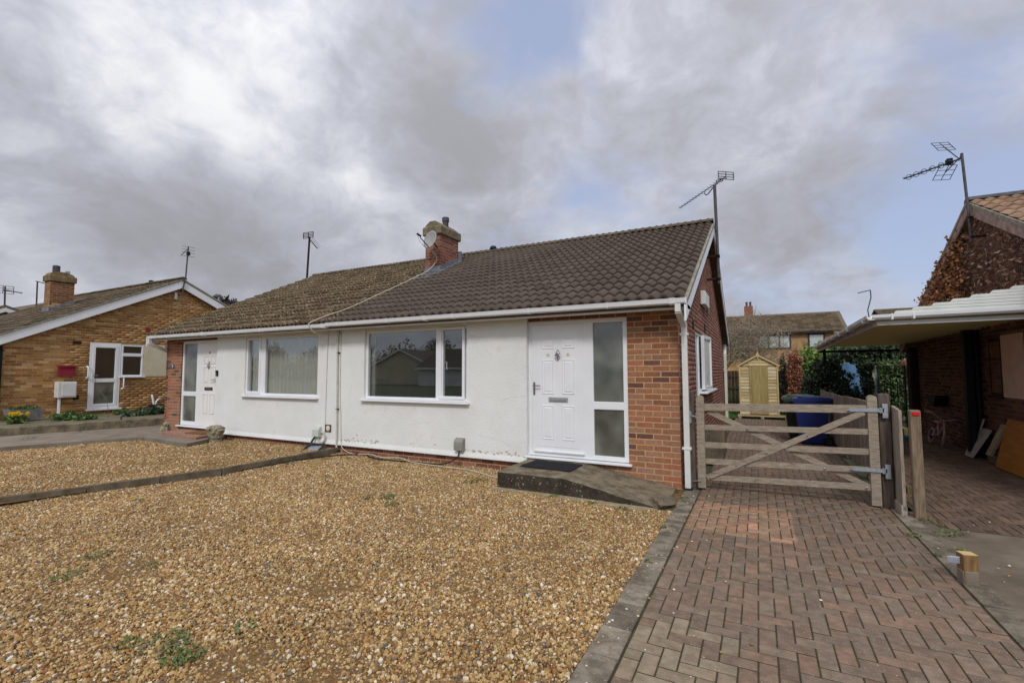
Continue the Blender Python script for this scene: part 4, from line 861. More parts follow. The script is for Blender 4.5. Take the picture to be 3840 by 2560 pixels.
# ramped concrete step
st = thing('concrete_step', 'weathered concrete doorstep that ramps down beside the brick pier', 'step', (-1.2, -.5, 0))
def ramp():
    b = B(); nx, ny = 44, 14; P = []; F = []
    for j in range(ny+1):
        for i in range(nx+1):
            x = -2.13+(2.08)*i/nx; y = -1.03+(.985)*j/ny
            zt = .212 if x < -1.22 else .212-(x+1.22)/1.12*.19
            fr = .0 if j > 0 else -.02
            zt += .003*math.sin(x*13+y*7)+random.uniform(-.0015, .0015)+fr*.4
            yy = y+(.008*math.sin(x*5) if j == 0 else 0)+(random.uniform(-.003, .003) if j < 2 else 0)-(.06*max(0, (x+1.2)/1.2) if j == 0 else 0)
            P.append((x, yy, max(zt, .012)))
    m = len(P)
    for i in range(nx+1): P.append((P[i][0], P[i][1]-.004+random.uniform(-.002, .002), -.05))
    for j in range(ny+1): P.append((P[j*(nx+1)][0]-.004, P[j*(nx+1)][1], -.05))
    for j in range(ny+1): P.append((P[j*(nx+1)+nx][0], P[j*(nx+1)+nx][1], -.05))
    for j in range(ny):
        for i in range(nx): k = j*(nx+1)+i; F.append((k, k+1, k+nx+2, k+nx+1))
    G = []
    for i in range(nx): G.append((m+i, m+i+1, i+1, i))
    o = m+nx+1
    for j in range(ny): G.append((o+j+1, o+j, j*(nx+1), (j+1)*(nx+1)))
    o += ny+1
    for j in range(ny): F.append((o+j, o+j+1, (j+1)*(nx+1)+nx, j*(nx+1)+nx))
    return b.add(P, F), B().add(P, G)
rt_, rs_ = ramp(); bm_fix(rt_.build('ramped_slab', m_stain, st)); rs_.build('slab_sides', M('algae_black_concrete', s(74, 66, 54), s(50, 44, 37), .95, 7, .004, 90, c3=s(182, 174, 156), s3=40, t3=(.62, .67)), st)
B().prism([(-2.2, -1.12), (-.25, -1.22), (-.1, -1.1), (-2.14, -1.0)], 'z', -.05, .012).build('footing', M('footing_concrete', s(168, 152, 122), s(140, 122, 94), .95, 14), st)
def rock(name, label, c, r, mat, seed, cat='rock', sub=3, amp=.25):
    import bmesh
    rr = np.random.default_rng(seed); bm = bmesh.new(); bmesh.ops.create_icosphere(bm, subdivisions=sub, radius=1)
    ks = rr.normal(size=(6, 3))*2.2; ph = rr.uniform(0, 6, 6)
    for v in bm.verts:
        d = 1+amp*sum(math.sin(Vector(k).dot(v.co)*1.6+p_) for k, p_ in zip(ks, ph))/3
        v.co = Vector((v.co.x*r[0]*d, v.co.y*r[1]*d, max(v.co.z*r[2]*d, -r[2]*.6)))
    me = bpy.data.meshes.new(name); bm.to_mesh(me); bm.free(); me.materials.append(mat); o = bpy.data.objects.new(name, me); COL.objects.link(o); o.location = c; ORG[o.name] = Vector(c)
    return tag(o, label, cat)
rock('concrete_lump', 'rough pale lump of broken concrete at the foot of the ramp', (-.06, -.93, .03), (.13, .16, .09), m_concrete, 4, 'rock')
mt = thing('doormat', 'black rubber doormat lying on the concrete step', 'doormat', (-1.6, -.4, .22)); bm_fix(B(Matrix.Translation((-1.62, -.42, .216)) @ Matrix.Rotation(R(-2), 4, 'Z')).cbox(-.36, .36, -.24, .24, 0, .016, .006).build('mat_pad', m_mat, mt))
for i in range(9): B(Matrix.Translation((-1.62, -.42, .232)) @ Matrix.Rotation(R(-2), 4, 'Z')).box(-.34, .34, -.225+i*.052, -.2+i*.052, 0, .004).build('rib', m_mat, mt)
def meter_box(label, x0, x1, z0, z1, mat, cable=None):
    t = thing('meter_box', label, 'meter box', ((x0+x1)/2, -.06, z0)); pf = [(-.06, z0), (-.06, z1), (-.105, z1-.004), (-.14, z1-.05), (-.145, z0+.01), (-.11, z0)]
    bm_fix(B().prism(pf, 'x', x0, x1).build('box_cover', mat, t, False)); bm_fix(B().cbox(x0-.006, x1+.006, -.07, -.0605, z0-.005, z1+.006, .003).build('back_plate', mat, t)); return t
meter_box('grey plastic meter box low on the white wall left of the door step', -3.42, -3.26, .25, .44, m_grey)
meter_box('pale green meter box above the wire tray by the wall pipes', -6.675, -6.50, .27, .46, M('pale_green_plastic', s(206, 212, 200), s(190, 196, 184), .6, 5))
t = thing('vent_cover', 'small square wall vent with a round cream disc', 'vent', (-6.33, -.06, .4)); frm = B(fx(-.06)); frame_ring(frm, -6.402, -6.248, .374, .512, .02, .0, .02); frm.box(-6.39, -6.26, 0, .008, .385, .5); bm_fix(frm.build('vent_frame', m_pole, t)); bm_fix(B(fx(-.06)).lathe((-6.325, 0, .443), [(.05, 0), (.05, .016), (.04, .02)], 18, 'y').build('vent_disc', M('cream_disc', s(236, 230, 190), None, .5), t))
def curvy(pts, n=8):
    pts = [Vector(p) for p in pts]; out = []
    for i in range(len(pts)-1):
        p0, p1, p2, p3 = pts[max(i-1, 0)], pts[i], pts[i+1], pts[min(i+2, len(pts)-1)]
        for k in range(n):
            t = k/n; out.append(.5*((2*p1)+(p2-p0)*t+(2*p0-5*p1+4*p2-p3)*t*t+(3*p1-p0-3*p2+p3)*t**3))
    return out+[pts[-1]]
def cable(label, pts, r, mat, cat='cable', name='cable'):
    o = B().tube(curvy(pts), r, 6).build(name, mat, None, True); return tag(o, label, cat)
cable('black cable running from the grey meter box across the gravel to the lower left', [(-3.34, -.1, .255), (-3.37, -.13, .14), (-3.6, -.2, .035), (-4.2, -.22, .022), (-4.8, -.28, .022), (-5.1, -.22, .03), (-5.4, -.1, .03), (-5.8, -.35, .022), (-6.02, -1.0, .02), (-6.06, -1.9, .02), (-6.3, -2.75, .02), (-6.55, -3.5, .02), (-6.9, -4.4, .02), (-7.2, -5.0, .02)], .0105, m_cable_b)
cable('thin white cable lying along the foot of the white wall', [(-6.03, -.07, 2.25), (-6.03, -.07, 1.3), (-6.0, -.07, .7), (-5.97, -.075, .25), (-5.9, -.1, .1), (-5.6, -.13, .03), (-5.2, -.12, .05), (-4.9, -.16, .03), (-4.5, -.13, .045), (-4.2, -.24, .025), (-3.6, -.3, .02), (-3.0, -.34, .02), (-2.5, -.55, .02), (-2.2, -.62, .015)], .007, m_cable_w)
pp = thing('wall_pipe', 'thin white painted pipe running down the party line of the white walls', 'pipe', (-6.08, -.07, .08)); bm_fix(B().tube([(-6.1, -.085, 2.27), (-6.1, -.085, 2.2), (-6.075, -.085, .5), (-6.075, -.085, .06)], .017, 10).build('pipe_run', m_pipe_d, pp))
for z in (1.85, .8): B().cbox(-6.11, -6.05, -.1, -.06, z, z+.022, .004).build('pipe_clip', m_rust, pp)
bm_fix(B().lathe((-6.1, -.085, 2.2), [(.035, 0), (.04, .03), (.03, .06)], 12).build('pipe_box', m_pipe_d, pp))
cable('thin cream conduit on the wall left of the party pipe', [(-6.34, -.068, 2.27), (-6.37, -.066, 2.2), (-6.39, -.066, 1.6), (-6.4, -.066, .9), (-6.405, -.066, .38)], .0075, m_pipe_d, 'conduit', 'conduit')
t = thing('cable_coil', 'coil of white cable hanging below the square wall vent', 'cable coil', (-6.47, -.09, .2))
b = B()
for i in range(4): b.torus((-6.47+random.uniform(-.012, .012), -.085-i*.006, .26+random.uniform(-.012, .012)), .1+random.uniform(-.012, .01), .0065, (random.uniform(-.1, .1), 1, random.uniform(-.1, .1)), 26, 6)
b.tube(curvy([(-6.405, -.07, .4), (-6.42, -.08, .34), (-6.47, -.09, .36)]), .0065, 6); b.build('coil_loops', m_cable_w, t, True)
t = thing('wire_tray', 'grey tilted drain tray on the gravel under the pale meter box', 'tray', (-6.5, -.25, .05))
xf = Matrix.Translation((-6.47, -.27, .06)) @ Matrix.Rotation(R(28), 4, 'X') @ Matrix.Rotation(R(8), 4, 'Z')
bm_fix(B(xf).cbox(-.19, .19, -.13, .13, -.012, .0, .003).build('tray_base', m_steel, t))
for a in ((-.19, -.18, -.13, .13), (.18, .19, -.13, .13), (-.18, .18, .12, .13), (-.18, .18, -.13, -.12)): B(xf).box(a[0], a[1], a[2], a[3], 0, .05).build('tray_side', m_pole, t)
cable('dark green hose stub curving from the pale meter box into the tray', [(-6.62, -.1, .28), (-6.66, -.14, .2), (-6.66, -.2, .1)], .02, M('green_hose', s(40, 70, 56), None, .5), 'hose', 'hose')
# weeds in the gravel and the joints
def weeds():
    V = []; F = []; C = []
    spots = [(-2.05, -4.95, .13, 120), (-1.82, -4.97, .1, 110), (-2.2, -5.03, .07, 40), (-3.09, -2.05, .12, 110), (-3.25, -2.2, .09, 50), (-2.8, -2.27, .09, 60), (-2.53, -.78, .09, 60), (-2.6, -.93, .1, 50), (-3.92, -4.5, .1, 50), (-3.64, -4.8, .1, 50), (-1.8, -4.65, .06, 30), (-5.55, -3.5, .08, 40), (-3.3, -4.4, .06, 16),
             (-.8, -1.2, .06, 36), (-.45, -1.26, .06, 30), (-1.3, -1.12, .06, 30), (-.02, -.2, .07, 30), (-5.9, -1.2, .08, 40), (-5.7, -.6, .08, 30), (-5.4, -.45, .07, 24), (-5.2, -.9, .07, 20), (-4.6, -1.6, .06, 16), (-4.1, -.6, .05, 16), (-2.14, -2.63, .04, 14), (-6.2, -2.0, .08, 30), (-6.05, -1.5, .06, 20), (-3.6, -.25, .05, 16), (-5.1, -.2, .06, 20), (.1, -2.6, .04, 14), (.06, -1.7, .04, 14),
             (2.36, -.75, .1, 50), (2.5, -.62, .08, 30), (2.33, -1.2, .05, 20), (2.13, -.9, .06, 30), (2.14, -1.4, .05, 16), (2.38, -.3, .08, 30), (-12.9, -2.2, .2, 60), (-13.2, -1.2, .2, 40), (-12.6, 1.2, .2, 40), (1.9, .7, .12, 40), (2.1, 4.4, .1, 40), (.1, -.5, .05, 20), (-8, -2, .15, 24), (-9.5, -2.4, .15, 24)]
    for (x, y, r, n) in spots:
        for i in range(n):
            a = random.uniform(0, 6.28); d = r*math.sqrt(random.random()); px, py = x+d*math.cos(a), y+d*math.sin(a); z0 = .12 if x < -12 else (.05 if x < -6.6 else .013)
            h = random.uniform(.004, .02); w = random.uniform(.003, .008); q = random.uniform(0, 6.28); l = random.uniform(.01, .04)
            k = len(V); dx, dy = math.cos(q), math.sin(q)
            V += [(px-dy*w, py+dx*w, z0), (px+dy*w, py-dx*w, z0), (px+dx*l+dy*w*.6, py+dy*l-dx*w*.6, z0+h), (px+dx*l-dy*w*.6, py+dy*l+dx*w*.6, z0+h)]
            F.append((k, k+1, k+2, k+3)); c = random.choice([s(86, 104, 48), s(104, 118, 62), s(72, 92, 42), s(118, 122, 72)]); C += [c]*4
    o = npmesh('weeds', V, F, m_leaf, None, C); tag(o, 'small green weeds scattered through gravel and joints', 'weeds', None, 'stuff')
weeds()

# ================================================================== gate, fence, posts
def round_post(b, x0, x1, y0, y1, z1, z0=-.05):
    cx, r = (x0+x1)/2, (x1-x0)/2; pf = [(x0, z0), (x1, z0), (x1, z1-r*.9)]+[(cx+r*math.cos(q), z1-r*.9+r*.9*math.sin(q)) for q in np.linspace(.25, 2.9, 9)]+[(x0, z1-r*.9)]
    return b.prism(pf, 'y', y0, y1)
GY = .10
gt = thing('field_gate', 'weathered five-bar wooden gate closed across the block driveway', 'gate', (1.15, GY, 0))
bm_fix(round_post(B(), .195, .285, GY-.035, GY+.035, 1.185, .02).build('stile', m_gatewood, gt)); bm_fix(round_post(B(), 1.985, 2.075, GY-.035, GY+.035, 1.225, .02).build('stile', m_gatewood, gt))
def rail(b, xa, xb, za, zb, h, y0, y1): return b.prism([(xa, za), (xb, zb), (xb, zb-h), (xa, za-h)], 'y', y0, y1)
for za, zb, h in ((1.082, 1.112, .088), (.812, .848, .062), (.592, .628, .064), (.385, .428, .064), (.185, .24, .064)):
    bm_fix(rail(B(), .286, 1.984, za, zb, h, GY-.018, GY+.018).build('rail', m_gatewood, gt))
def brace(p, q, w, y0, y1, nm='brace'):
    p, q = Vector((p[0], 0, p[1])), Vector((q[0], 0, q[1])); t = (q-p).normalized(); n_ = Vector((-t.z, 0, t.x))*w/2
    P = [p+n_, q+n_, q-n_, p-n_]; bm_fix(B().prism([(v.x, v.z) for v in P], 'y', y0, y1).build(nm, m_gatewood, gt))
brace((.30, .155), (1.95, 1.035), .062, GY-.042, GY-.0185); brace((.33, .985), (1.975, .205), .062, GY+.0185, GY+.042)
for x, z in ((.335, .16), (.64, .335), (.98, .515), (1.40, .745), (.78, .79), (1.18, .575), (1.56, .378), (1.945, .205)):
    bm_fix(B().lathe((x, GY-.045, z), [(.011, 0.005), (.011, -.002), (.006, -.005)], 10, 'y').build('bolt', m_chrome, gt))
for z in (1.062, .405):
    h = B(); h.prism([(1.80, z-.005), (1.83, z-.022), (2.13, z-.02), (2.13, z+.022), (1.83, z+.016)], 'y', GY-.05, GY-.043); h.cbox(2.115, 2.165, GY-.05, GY-.03, z-.085, z+.07, .003); h.tube([(2.10, GY-.045, z-.03), (2.10, GY-.045, z+.03)], .012, 8); hb = bm_fix(h.build('hinge', m_steel, gt))
lt = B(); lt.cbox(.10, .135, GY-.06, GY-.045, .83, .98, .003); lt.tube([(.12, GY-.07, .93), (.2, GY-.075, .915)], .007, 6); lt.tube([(.115, GY-.07, .83), (.115, GY-.07, .99)], .011, 8); bm_fix(lt.build('latch', m_steel, gt))
bm_fix(B().tube([(.14, GY-.06, .1), (.24, GY-.07, .12)], .006, 6).build('drop_bolt', m_steel, gt))
t = thing('gate_post', 'dark weathered board post holding the gate latch beside the downpipe', 'post', (.12, .13, 0)); bm_fix(B().cbox(.06, .168, GY-.03, GY+.07, -.05, 1.235, .006).build('post_timber', m_oldpost, t))
t = thing('gate_post', 'tall square post carrying the gate hinges', 'post', (2.15, .16, 0)); bm_fix(B().cbox(2.09, 2.195, GY+.0, GY+.1, -.05, 1.24, .006).build('post_timber', m_oldpost, t)) 
t = thing('reflector_post', 'square timber post with a red reflector near its top', 'post', (2.33, -.2, 0)); bm_fix(B().cbox(2.283, 2.372, -.255, -.165, -.05, 1.092, .008).build('post_timber', m_postwood, t)); bm_fix(B().cbox(2.302, 2.362, -.266, -.254, 1.038, 1.075, .004).build('reflector', m_reflector, t))
# boarded fence between the drives
fn = thing('boarded_fence', 'low weathered vertical board fence between the two driveways', 'fence', (2.27, 3, 0))
u_board = unit('unit_board', B().cbox(0, 1, 0, 1, 0, 1, .03), m_fence); pl = []; y = .26
while y < 7.05:
    w = .142; pl.append((TS(2.228, 2.252, y, y+w-.006, .05, 1.075-.006*y+.01*math.sin(y)+random.uniform(-.006, .006)), pick([s(255, 255, 252), s(225, 222, 216), s(240, 238, 232), s(206, 204, 198)]))); y += w
y = -.17
for w, h in ((.105, 1.085), (.125, 1.098), (.12, 1.11)): pl.append((TS(2.205, 2.235, y, y+w-.004, .02, h), pick([s(255, 255, 250), s(236, 232, 224)]))); y += w
pieces(fn, 'board', 'boards', pl, u_board, 300)
for z in (.22, .82): bm_fix(B().cbox(2.254, 2.30, -.15, 7.0, z, z+.07, .004).build('rail', m_treated, fn))
for y in (1.9, 3.8, 5.6, 7.05): bm_fix(B().cbox(2.254, 2.335, y, y+.08, -.05, 1.05, .004).build('fence_post', m_oldpost, fn))
B().cbox(2.19, 2.24, -.17, .2, -.02, .1, .004).build('gravel_board', m_fence, fn)
t = thing('cut_post', 'short sawn-off post stump with a metal tag beside the drive', 'post', (2.2, -1.9, 0)); bm_fix(B(Matrix.Translation((2.19, -1.93, 0)) @ Matrix.Rotation(R(14), 4, 'Z')).cbox(-.045, .045, -.04, .04, -.03, .203, .003).build('stump', M('stained_stump', s(146, 116, 78), s(112, 86, 56), .85, 8, stretch=(6, 6, 1)), t)); bm_fix(B(Matrix.Translation((2.19, -1.93, 0)) @ Matrix.Rotation(R(14), 4, 'Z')).cbox(-.044, .044, -.039, .039, .2035, .207, .001).build('sawn_top', M('sawn_end', s(206, 178, 128), s(190, 160, 110), .9, 20), t)); bm_fix(B(Matrix.Translation((2.19, -1.93, 0)) @ Matrix.Rotation(R(14), 4, 'Z')).cbox(-.049, .049, -.044, .044, -.03, .1, .012).build('concrete_collar', m_path, t)); bm_fix(B(Matrix.Translation((2.19, -1.93, 0)) @ Matrix.Rotation(R(14), 4, 'Z')).cbox(-.125, -.046, -.01, .0, .13, .18, .004).build('metal_tag', m_steel, t))
# concrete blocks by the gable
def block(label, x0, x1, y0, y1, z0, z1):
    t = thing('concrete_block', label, 'block', ((x0+x1)/2, (y0+y1)/2, z0)); bm_fix(B().cbox(x0, x1, y0, y1, z0, z1, .012).build('block_body', m_concrete, t)); bm_fix(B().cbox(x0+.03, x1-.03, y0+.03, y1-.03, z1-.006, z1+.004, .003).build('worn_top', m_concrete, t))
block('low dark concrete block on the drive against the gable wall', .03, .37, 2.0, 2.5, 0, .24); block('paler concrete block standing behind the low one by the gable', .03, .36, 2.75, 3.2, 0, .5)
# ------------------------------------------------------------------ bins
def wheelie(name, label, x, y, rz, mb, ml, s_=1.0):
    t = thing(name, label, 'wheelie bin', (x, y, 0), 'wheelie bins behind the gate'); xf = Matrix.Translation((x, y, 0)) @ Matrix.Rotation(rz, 4, 'Z') @ Matrix.Scale(s_, 4)
    b = B(xf); P = []
    for (w, d0, d1, z) in ((.21, -.22, .2, .03), (.225, -.24, .22, .12), (.275, -.31, .27, .80), (.295, -.33, .29, .82), (.295, -.33, .29, .87)):
        P += [(-w, d0, z), (w, d0, z), (w, d1, z), (-w, d1, z)]
    b.add(P, [(0, 3, 2, 1)]+[(4*k+i, 4*k+(i+1) % 4, 4*k+4+(i+1) % 4, 4*k+4+i) for k in range(4) for i in range(4)]); bm_fix(b.build('bin_body', mb, t))
    b = B(xf); b.prism([(-.36, .87), (.30, .885), (.33, .93), (.28, .955), (-.1, .96), (-.33, .925)], 'x', -.30, .30); l = bm_fix(b.build('lid', ml, t))
    for x0 in (-.19, -.06, .07): bm_fix(B(xf).cbox(x0, x0+.11, -.25, .2, .955, .968, .004).build('lid_rib', ml, l))
    bm_fix(B(xf).tube([(-.24, .27, .86), (-.24, .35, .93), (.24, .35, .93), (.24, .27, .86)], .016, 8).build('handle', ml, t))
    for sx in (-1, 1):
        w = bm_fix(B(xf).torus((sx*.25, .24, .1), .072, .028, (1, 0, 0), 20, 8).build('wheel', m_black, t)); bm_fix(B(xf).lathe((sx*.25-.018, .24, .1), [(.06, 0), (.06, .036)], 14, 'x').build('hub', m_dark, w))
    bm_fix(B(xf).tube([(-.25, .24, .1), (.25, .24, .1)], .014, 8).build('axle', m_steel, t)); return t
wheelie('wheelie_bin', 'blue wheelie bin behind the gate, its wheel towards the fence', 1.88, 5.15, R(-90), m_bin_b, m_bin_b)
wheelie('wheelie_bin', 'green wheelie bin half hidden behind the blue one', 1.72, 5.85, R(-90), m_bin_g, M('green_bin_lid', s(74, 92, 74), s(62, 80, 62), .5, 5))
# ------------------------------------------------------------------ garden shed
sh = thing('garden_shed', 'new pale timber garden shed with overlapping boards and plank door', 'shed', (.91, 10.6, 0))
SY = 10.5; sx0, sx1 = .375, 1.455; ez = 1.69; pz = 1.98; sc_ = (sx0+sx1)/2
B().prism([(sx0+.01, .1), (sx1-.01, .1), (sx1-.01, ez-.02), (sc_, pz-.03), (sx0+.01, ez-.02)], 'y', SY+.03, SY+1.7).build('shed_body', m_shed, sh)
def lap(a, b_, z, nm='board'):
    P = [(0, 0), (0, .0)]
    xfm = TS(a, b_, SY-.004, SY+.03, z, z+.098); return (xfm, pick([s(255, 255, 250), s(240, 234, 220), s(250, 240, 224), s(226, 216, 196)]))
lb = B(); lb.add([(0, 0, 0), (1, 0, 0), (1, 1, 0), (0, 1, 0), (0, .55, 1), (1, .55, 1), (1, 1, 1), (0, 1, 1)], [(0, 3, 2, 1), (4, 5, 6, 7), (0, 1, 5, 4), (1, 2, 6, 5), (2, 3, 7, 6), (3, 0, 4, 7)])
u_lap = unit('unit_lap', lb, m_shed); pl = []
z = .12
while z < 1.62: pl += [lap(sx0, .655, z), lap(1.185, sx1, z)]; z += .1
pl.append((TS(.56, 1.27, SY-.004, SY+.03, 1.75, 1.84), pick([s(250, 240, 224)]))); pl.append((TS(.72, 1.1, SY-.004, SY+.03, 1.845, 1.92), pick([s(250, 240, 224)]))); pl.append((TS(.40, 1.43, SY-.002, SY+.03, 1.655, 1.745), pick([s(244, 234, 216)])))
pieces(sh, 'board', 'boards', pl, u_lap, 300)
u_plank = unit('unit_plank', B().cbox(0, 1, 0, 1, 0, 1, .02), m_sheddoor)
dr = bm_fix(B().cbox(.655, 1.185, SY-.012, SY+.02, .13, 1.655, .004).build('shed_door', m_sheddoor, sh))
pieces(dr, 'plank', 'planks', [(TS(.658+i*.1055, .658+i*.1055+.1, SY-.02, SY-.0125, .135, 1.65), pick([s(255, 250, 236), s(230, 222, 200), s(244, 236, 214)])) for i in range(5)], u_plank)
bm_fix(B().cbox(.65, 1.19, SY-.026, SY+.01, 1.657, 1.735, .004).build('lintel', M('pale_lintel', s(226, 206, 150), None, .8), sh))
bm_fix(B().cbox(.64, .73, SY-.035, SY-.02, .92, .945, .003).build('hasp', m_steel, sh))
for sg in (-1, 1):
    b = B(); xa, za, xb, zb = sc_, pz+.05, sc_+sg*.60, ez-.01; b.prism([(xa, za), (xb, zb), (xb, zb-.065), (xa, za-.07)], 'y', SY-.05, SY-.022); bm_fix(b.build('bargeboard', m_freshwood, sh))
    b = B(); b.prism([(xa, za+.02), (xb, zb+.02), (xb, zb+.002), (xa, za+.002)], 'y', SY-.04, SY+1.75); bm_fix(b.build('roof_sheet', m_dark, sh))
bm_fix(B().prism([(sc_, pz+.13), (sc_+.055, pz+.02), (sc_, pz-.1), (sc_-.055, pz+.02)], 'y', SY-.068, SY-.051).build('finial', m_freshwood, sh))
for sx in (sx0-.015, sx1-.03): bm_fix(B().cbox(sx, sx+.045, SY-.03, SY+.02, .1, ez-.02, .004).build('corner_post', m_freshwood, sh))
pt = thing('timber_pallet', 'low wooden pallet base under the shed', 'pallet', (.95, 10.5, 0))
for i in range(4): bm_fix(B().cbox(.3, 1.75, SY-.32+i*.16, SY-.19+i*.16, .07, .1, .004).build('slat', m_tanboard, pt))
for x in (.32, .95, 1.6): bm_fix(B().cbox(x, x+.09, SY-.32, SY+.4, .0, .07, .004).build('bearer', m_tanboard, pt))
gf = thing('garden_fence', 'dark stained garden fence on the lawn behind the shed', 'fence', (0, 13.9, 0)); u_db = unit('unit_dark_board', B().box(0, 1, 0, 1, 0, 1), m_darkfence)
pieces(gf, 'board', 'boards', [(TS(-3.5+i*.12, -3.5+i*.12+.112, 13.9, 13.92, .02, 1.5), pick([s(255, 255, 250), s(220, 220, 214)])) for i in range(62)], u_db, 80)
for z in (.3, .8, 1.25): B().box(-3.5, 3.9, 13.86, 13.9, z, z+.08).build('rail', m_darkfence, gf)
# ------------------------------------------------------------------ foliage helpers
def leafcloud(pts, size, cols, flat=.0, aspect=1.6):
    pts = np.asarray(pts); n = len(pts); a = rng.normal(size=(n, 3)); a /= np.linalg.norm(a, axis=1)[:, None]; b = rng.normal(size=(n, 3)); b -= (a*b).sum(1)[:, None]*a; b /= np.linalg.norm(b, axis=1)[:, None]
    sz = size*rng.uniform(.6, 1.35, n)[:, None]; c = np.cross(a, b)*.22*sz
    V = np.stack([pts-a*sz*aspect/2, pts+b*sz/2+c, pts+a*sz*aspect/2, pts-b*sz/2+c], 1).reshape(-1, 3); F = np.arange(4*n).reshape(n, 4)
    ci = rng.integers(0, len(cols), n); k = rng.uniform(.95, 1.75, n); C = np.array(cols)[ci]*k[:, None]; C[:, 3] = 1
    return V, F, np.repeat(C, 4, 0)
def blobpts(n, blobs, shell=.5):
    w = np.array([r[0]*r[1]*r[2] for c, r in blobs])**.7; w /= w.sum(); out = []
    for (c, r), m in zip(blobs, rng.multinomial(n, w)):
        d = rng.normal(size=(m, 3)); d /= np.linalg.norm(d, axis=1)[:, None]; q = (shell+(1-shell)*rng.random(m)**.6)[:, None]*(1+.12*np.sin(d*7).sum(1))[:, None]
        out.append(np.array(c)+d*q*np.array(r))
    return np.concatenate(out)
def shrub(name, label, cat, base, blobs, n, size, cols, stems=5, group=None, asp=1.6, core=None):
    t = thing(name, label, cat, base, group); V, F, C = leafcloud(blobpts(n, blobs), size, cols, aspect=asp); npmesh('foliage', V, F, m_leaf, t, C, kind='stuff')
    b = B()
    for i in range(stems):
        c, r = random.choice(blobs); e = Vector(c)+Vector((random.uniform(-.5, .5)*r[0], random.uniform(-.5, .5)*r[1], 0)); s0 = Vector(base)+Vector((random.uniform(-.1, .1), random.uniform(-.1, .1), 0))
        b.tube(curvy([s0, s0.lerp(e, .5)+Vector((random.uniform(-.1, .1), 0, 0)), e], 3), .02, 5, .008)
    b.build('stems', m_bark, t); return t
GREEN = [s(64, 90, 42), s(74, 100, 48), s(46, 70, 36), s(88, 112, 56)]; IVY = [s(50, 68, 44), s(68, 86, 58), s(40, 56, 38), s(92, 106, 80), s(34, 48, 32)]; COPPER = [s(144, 94, 70), s(126, 80, 60), s(160, 108, 82), s(108, 70, 54)]
shrub('beech_hedge', 'narrow copper-brown beech hedge right of the shed', 'hedge', (1.95, 11.6, 0), [((1.95, 11.6, .6), (.22, .4, .6)), ((1.98, 11.6, 1.25), (.24, .4, .6)), ((2.0, 11.6, 1.8), (.2, .35, .35))], 5200, .045, COPPER)
shrub('conifer_shrub', 'slim dark green shrub between shed and copper hedge', 'shrub', (1.66, 12.2, 0), [((1.66, 12.2, .8), (.14, .2, .8)), ((1.67, 12.2, 1.6), (.12, .2, .45))], 1500, .04, [s(46, 66, 48), s(58, 80, 58), s(90, 60, 48)])
shrub('garden_hedge', 'tall light green hedge behind the ivy bush', 'hedge', (2.7, 12.4, 0), [((2.35, 12.2, 1.2), (.4, .5, 1.1)), ((2.75, 12.4, 1.5), (.5, .5, .85)), ((2.95, 12.6, 1.4), (.35, .5, .85)), ((2.5, 12.2, 1.9), (.35, .4, .4))], 8000, .05, [s(96, 124, 58), s(114, 140, 70), s(80, 106, 52), s(136, 150, 84)])
shrub('ivy_bush', 'broad dark glossy ivy bush above the fence end', 'bush', (2.6, 9.4, 0), [((2.45, 9.4, 1.0), (.45, .5, .65)), ((2.75, 9.4, 1.2), (.45, .5, .6)), ((2.3, 9.3, .7), (.35, .5, .6)), ((2.8, 9.2, .8), (.3, .5, .55)), ((2.6, 9.4, 1.55), (.35, .4, .3))], 8500, .06, IVY, asp=1.15)
shrub('climbing_ivy', 'dark ivy arch hanging below the back of the carport', 'ivy', (3.9, 10.2, 0), [((3.3, 10.2, 1.95), (.5, .35, .25)), ((3.75, 10.2, 2.02), (.55, .35, .24)), ((4.3, 10.2, 2.05), (.5, .35, .22)), ((3.62, 10.1, 1.6), (.2, .3, .3)), ((3.66, 10.15, 1.0), (.14, .3, .7)), ((3.3, 10.2, .55), (.35, .3, .5))], 9000, .06, IVY, asp=1.15)
shrub('laurel_hedge', 'green leafy hedge seen through the iron side gate', 'hedge', (4.6, 12.0, 0), [((4.35, 12, .9), (.5, .4, .9)), ((4.9, 12, .9), (.5, .4, .95)), ((4.6, 12, 1.5), (.6, .4, .5))], 6500, .06, [s(66, 88, 50), s(84, 106, 62), s(52, 72, 42), s(108, 124, 80)])
shrub('shrub', 'wispy green shrub top showing above the carport edge', 'shrub', (3.6, 16, 0), [((3.6, 16, 2.2), (.5, .4, .5)), ((4.0, 16, 2.7), (.45, .3, .35)), ((3.3, 16, 2.35), (.35, .3, .35)), ((4.3, 16, 2.8), (.3, .3, .2))], 1500, .07, [s(88, 102, 60), s(110, 116, 74), s(70, 84, 52)], asp=2.4)
shrub('tall_shrub', 'dark leafy top poking over the far bungalow roof', 'shrub', (-25.4, 9.2, 0), [((-25.4, 9.2, 5.2), (.6, .5, .6)), ((-24.8, 9.4, 4.9), (.6, .5, .6)), ((-26.0, 9.2, 4.7), (.5, .4, .6))], 300, .17, [s(64, 60, 58), s(80, 74, 70)], asp=2.2)
# grass on the rear lawn
n = 9000; gx = rng.uniform(-1.2, 2.2, n); gy = 10.3+rng.random(n)**1.5*4; q = rng.uniform(0, 6.28, n); w = .006; h = rng.uniform(.03, .09, n)
V = np.stack([np.c_[gx-w*np.sin(q), gy+w*np.cos(q), 0*gx], np.c_[gx+w*np.sin(q), gy-w*np.cos(q), 0*gx], np.c_[gx+.03*np.cos(q), gy+.03*np.sin(q), h]], 1).reshape(-1, 3)
tag(npmesh('grass', V, np.arange(3*n).reshape(n, 3), m_leaf, None, np.repeat(np.array([s(82, 116, 46), s(66, 98, 38), s(98, 128, 56)])[rng.integers(0, 3, n)], 3, 0)), 'short green grass on the rear lawn', 'grass', None, 'stuff')
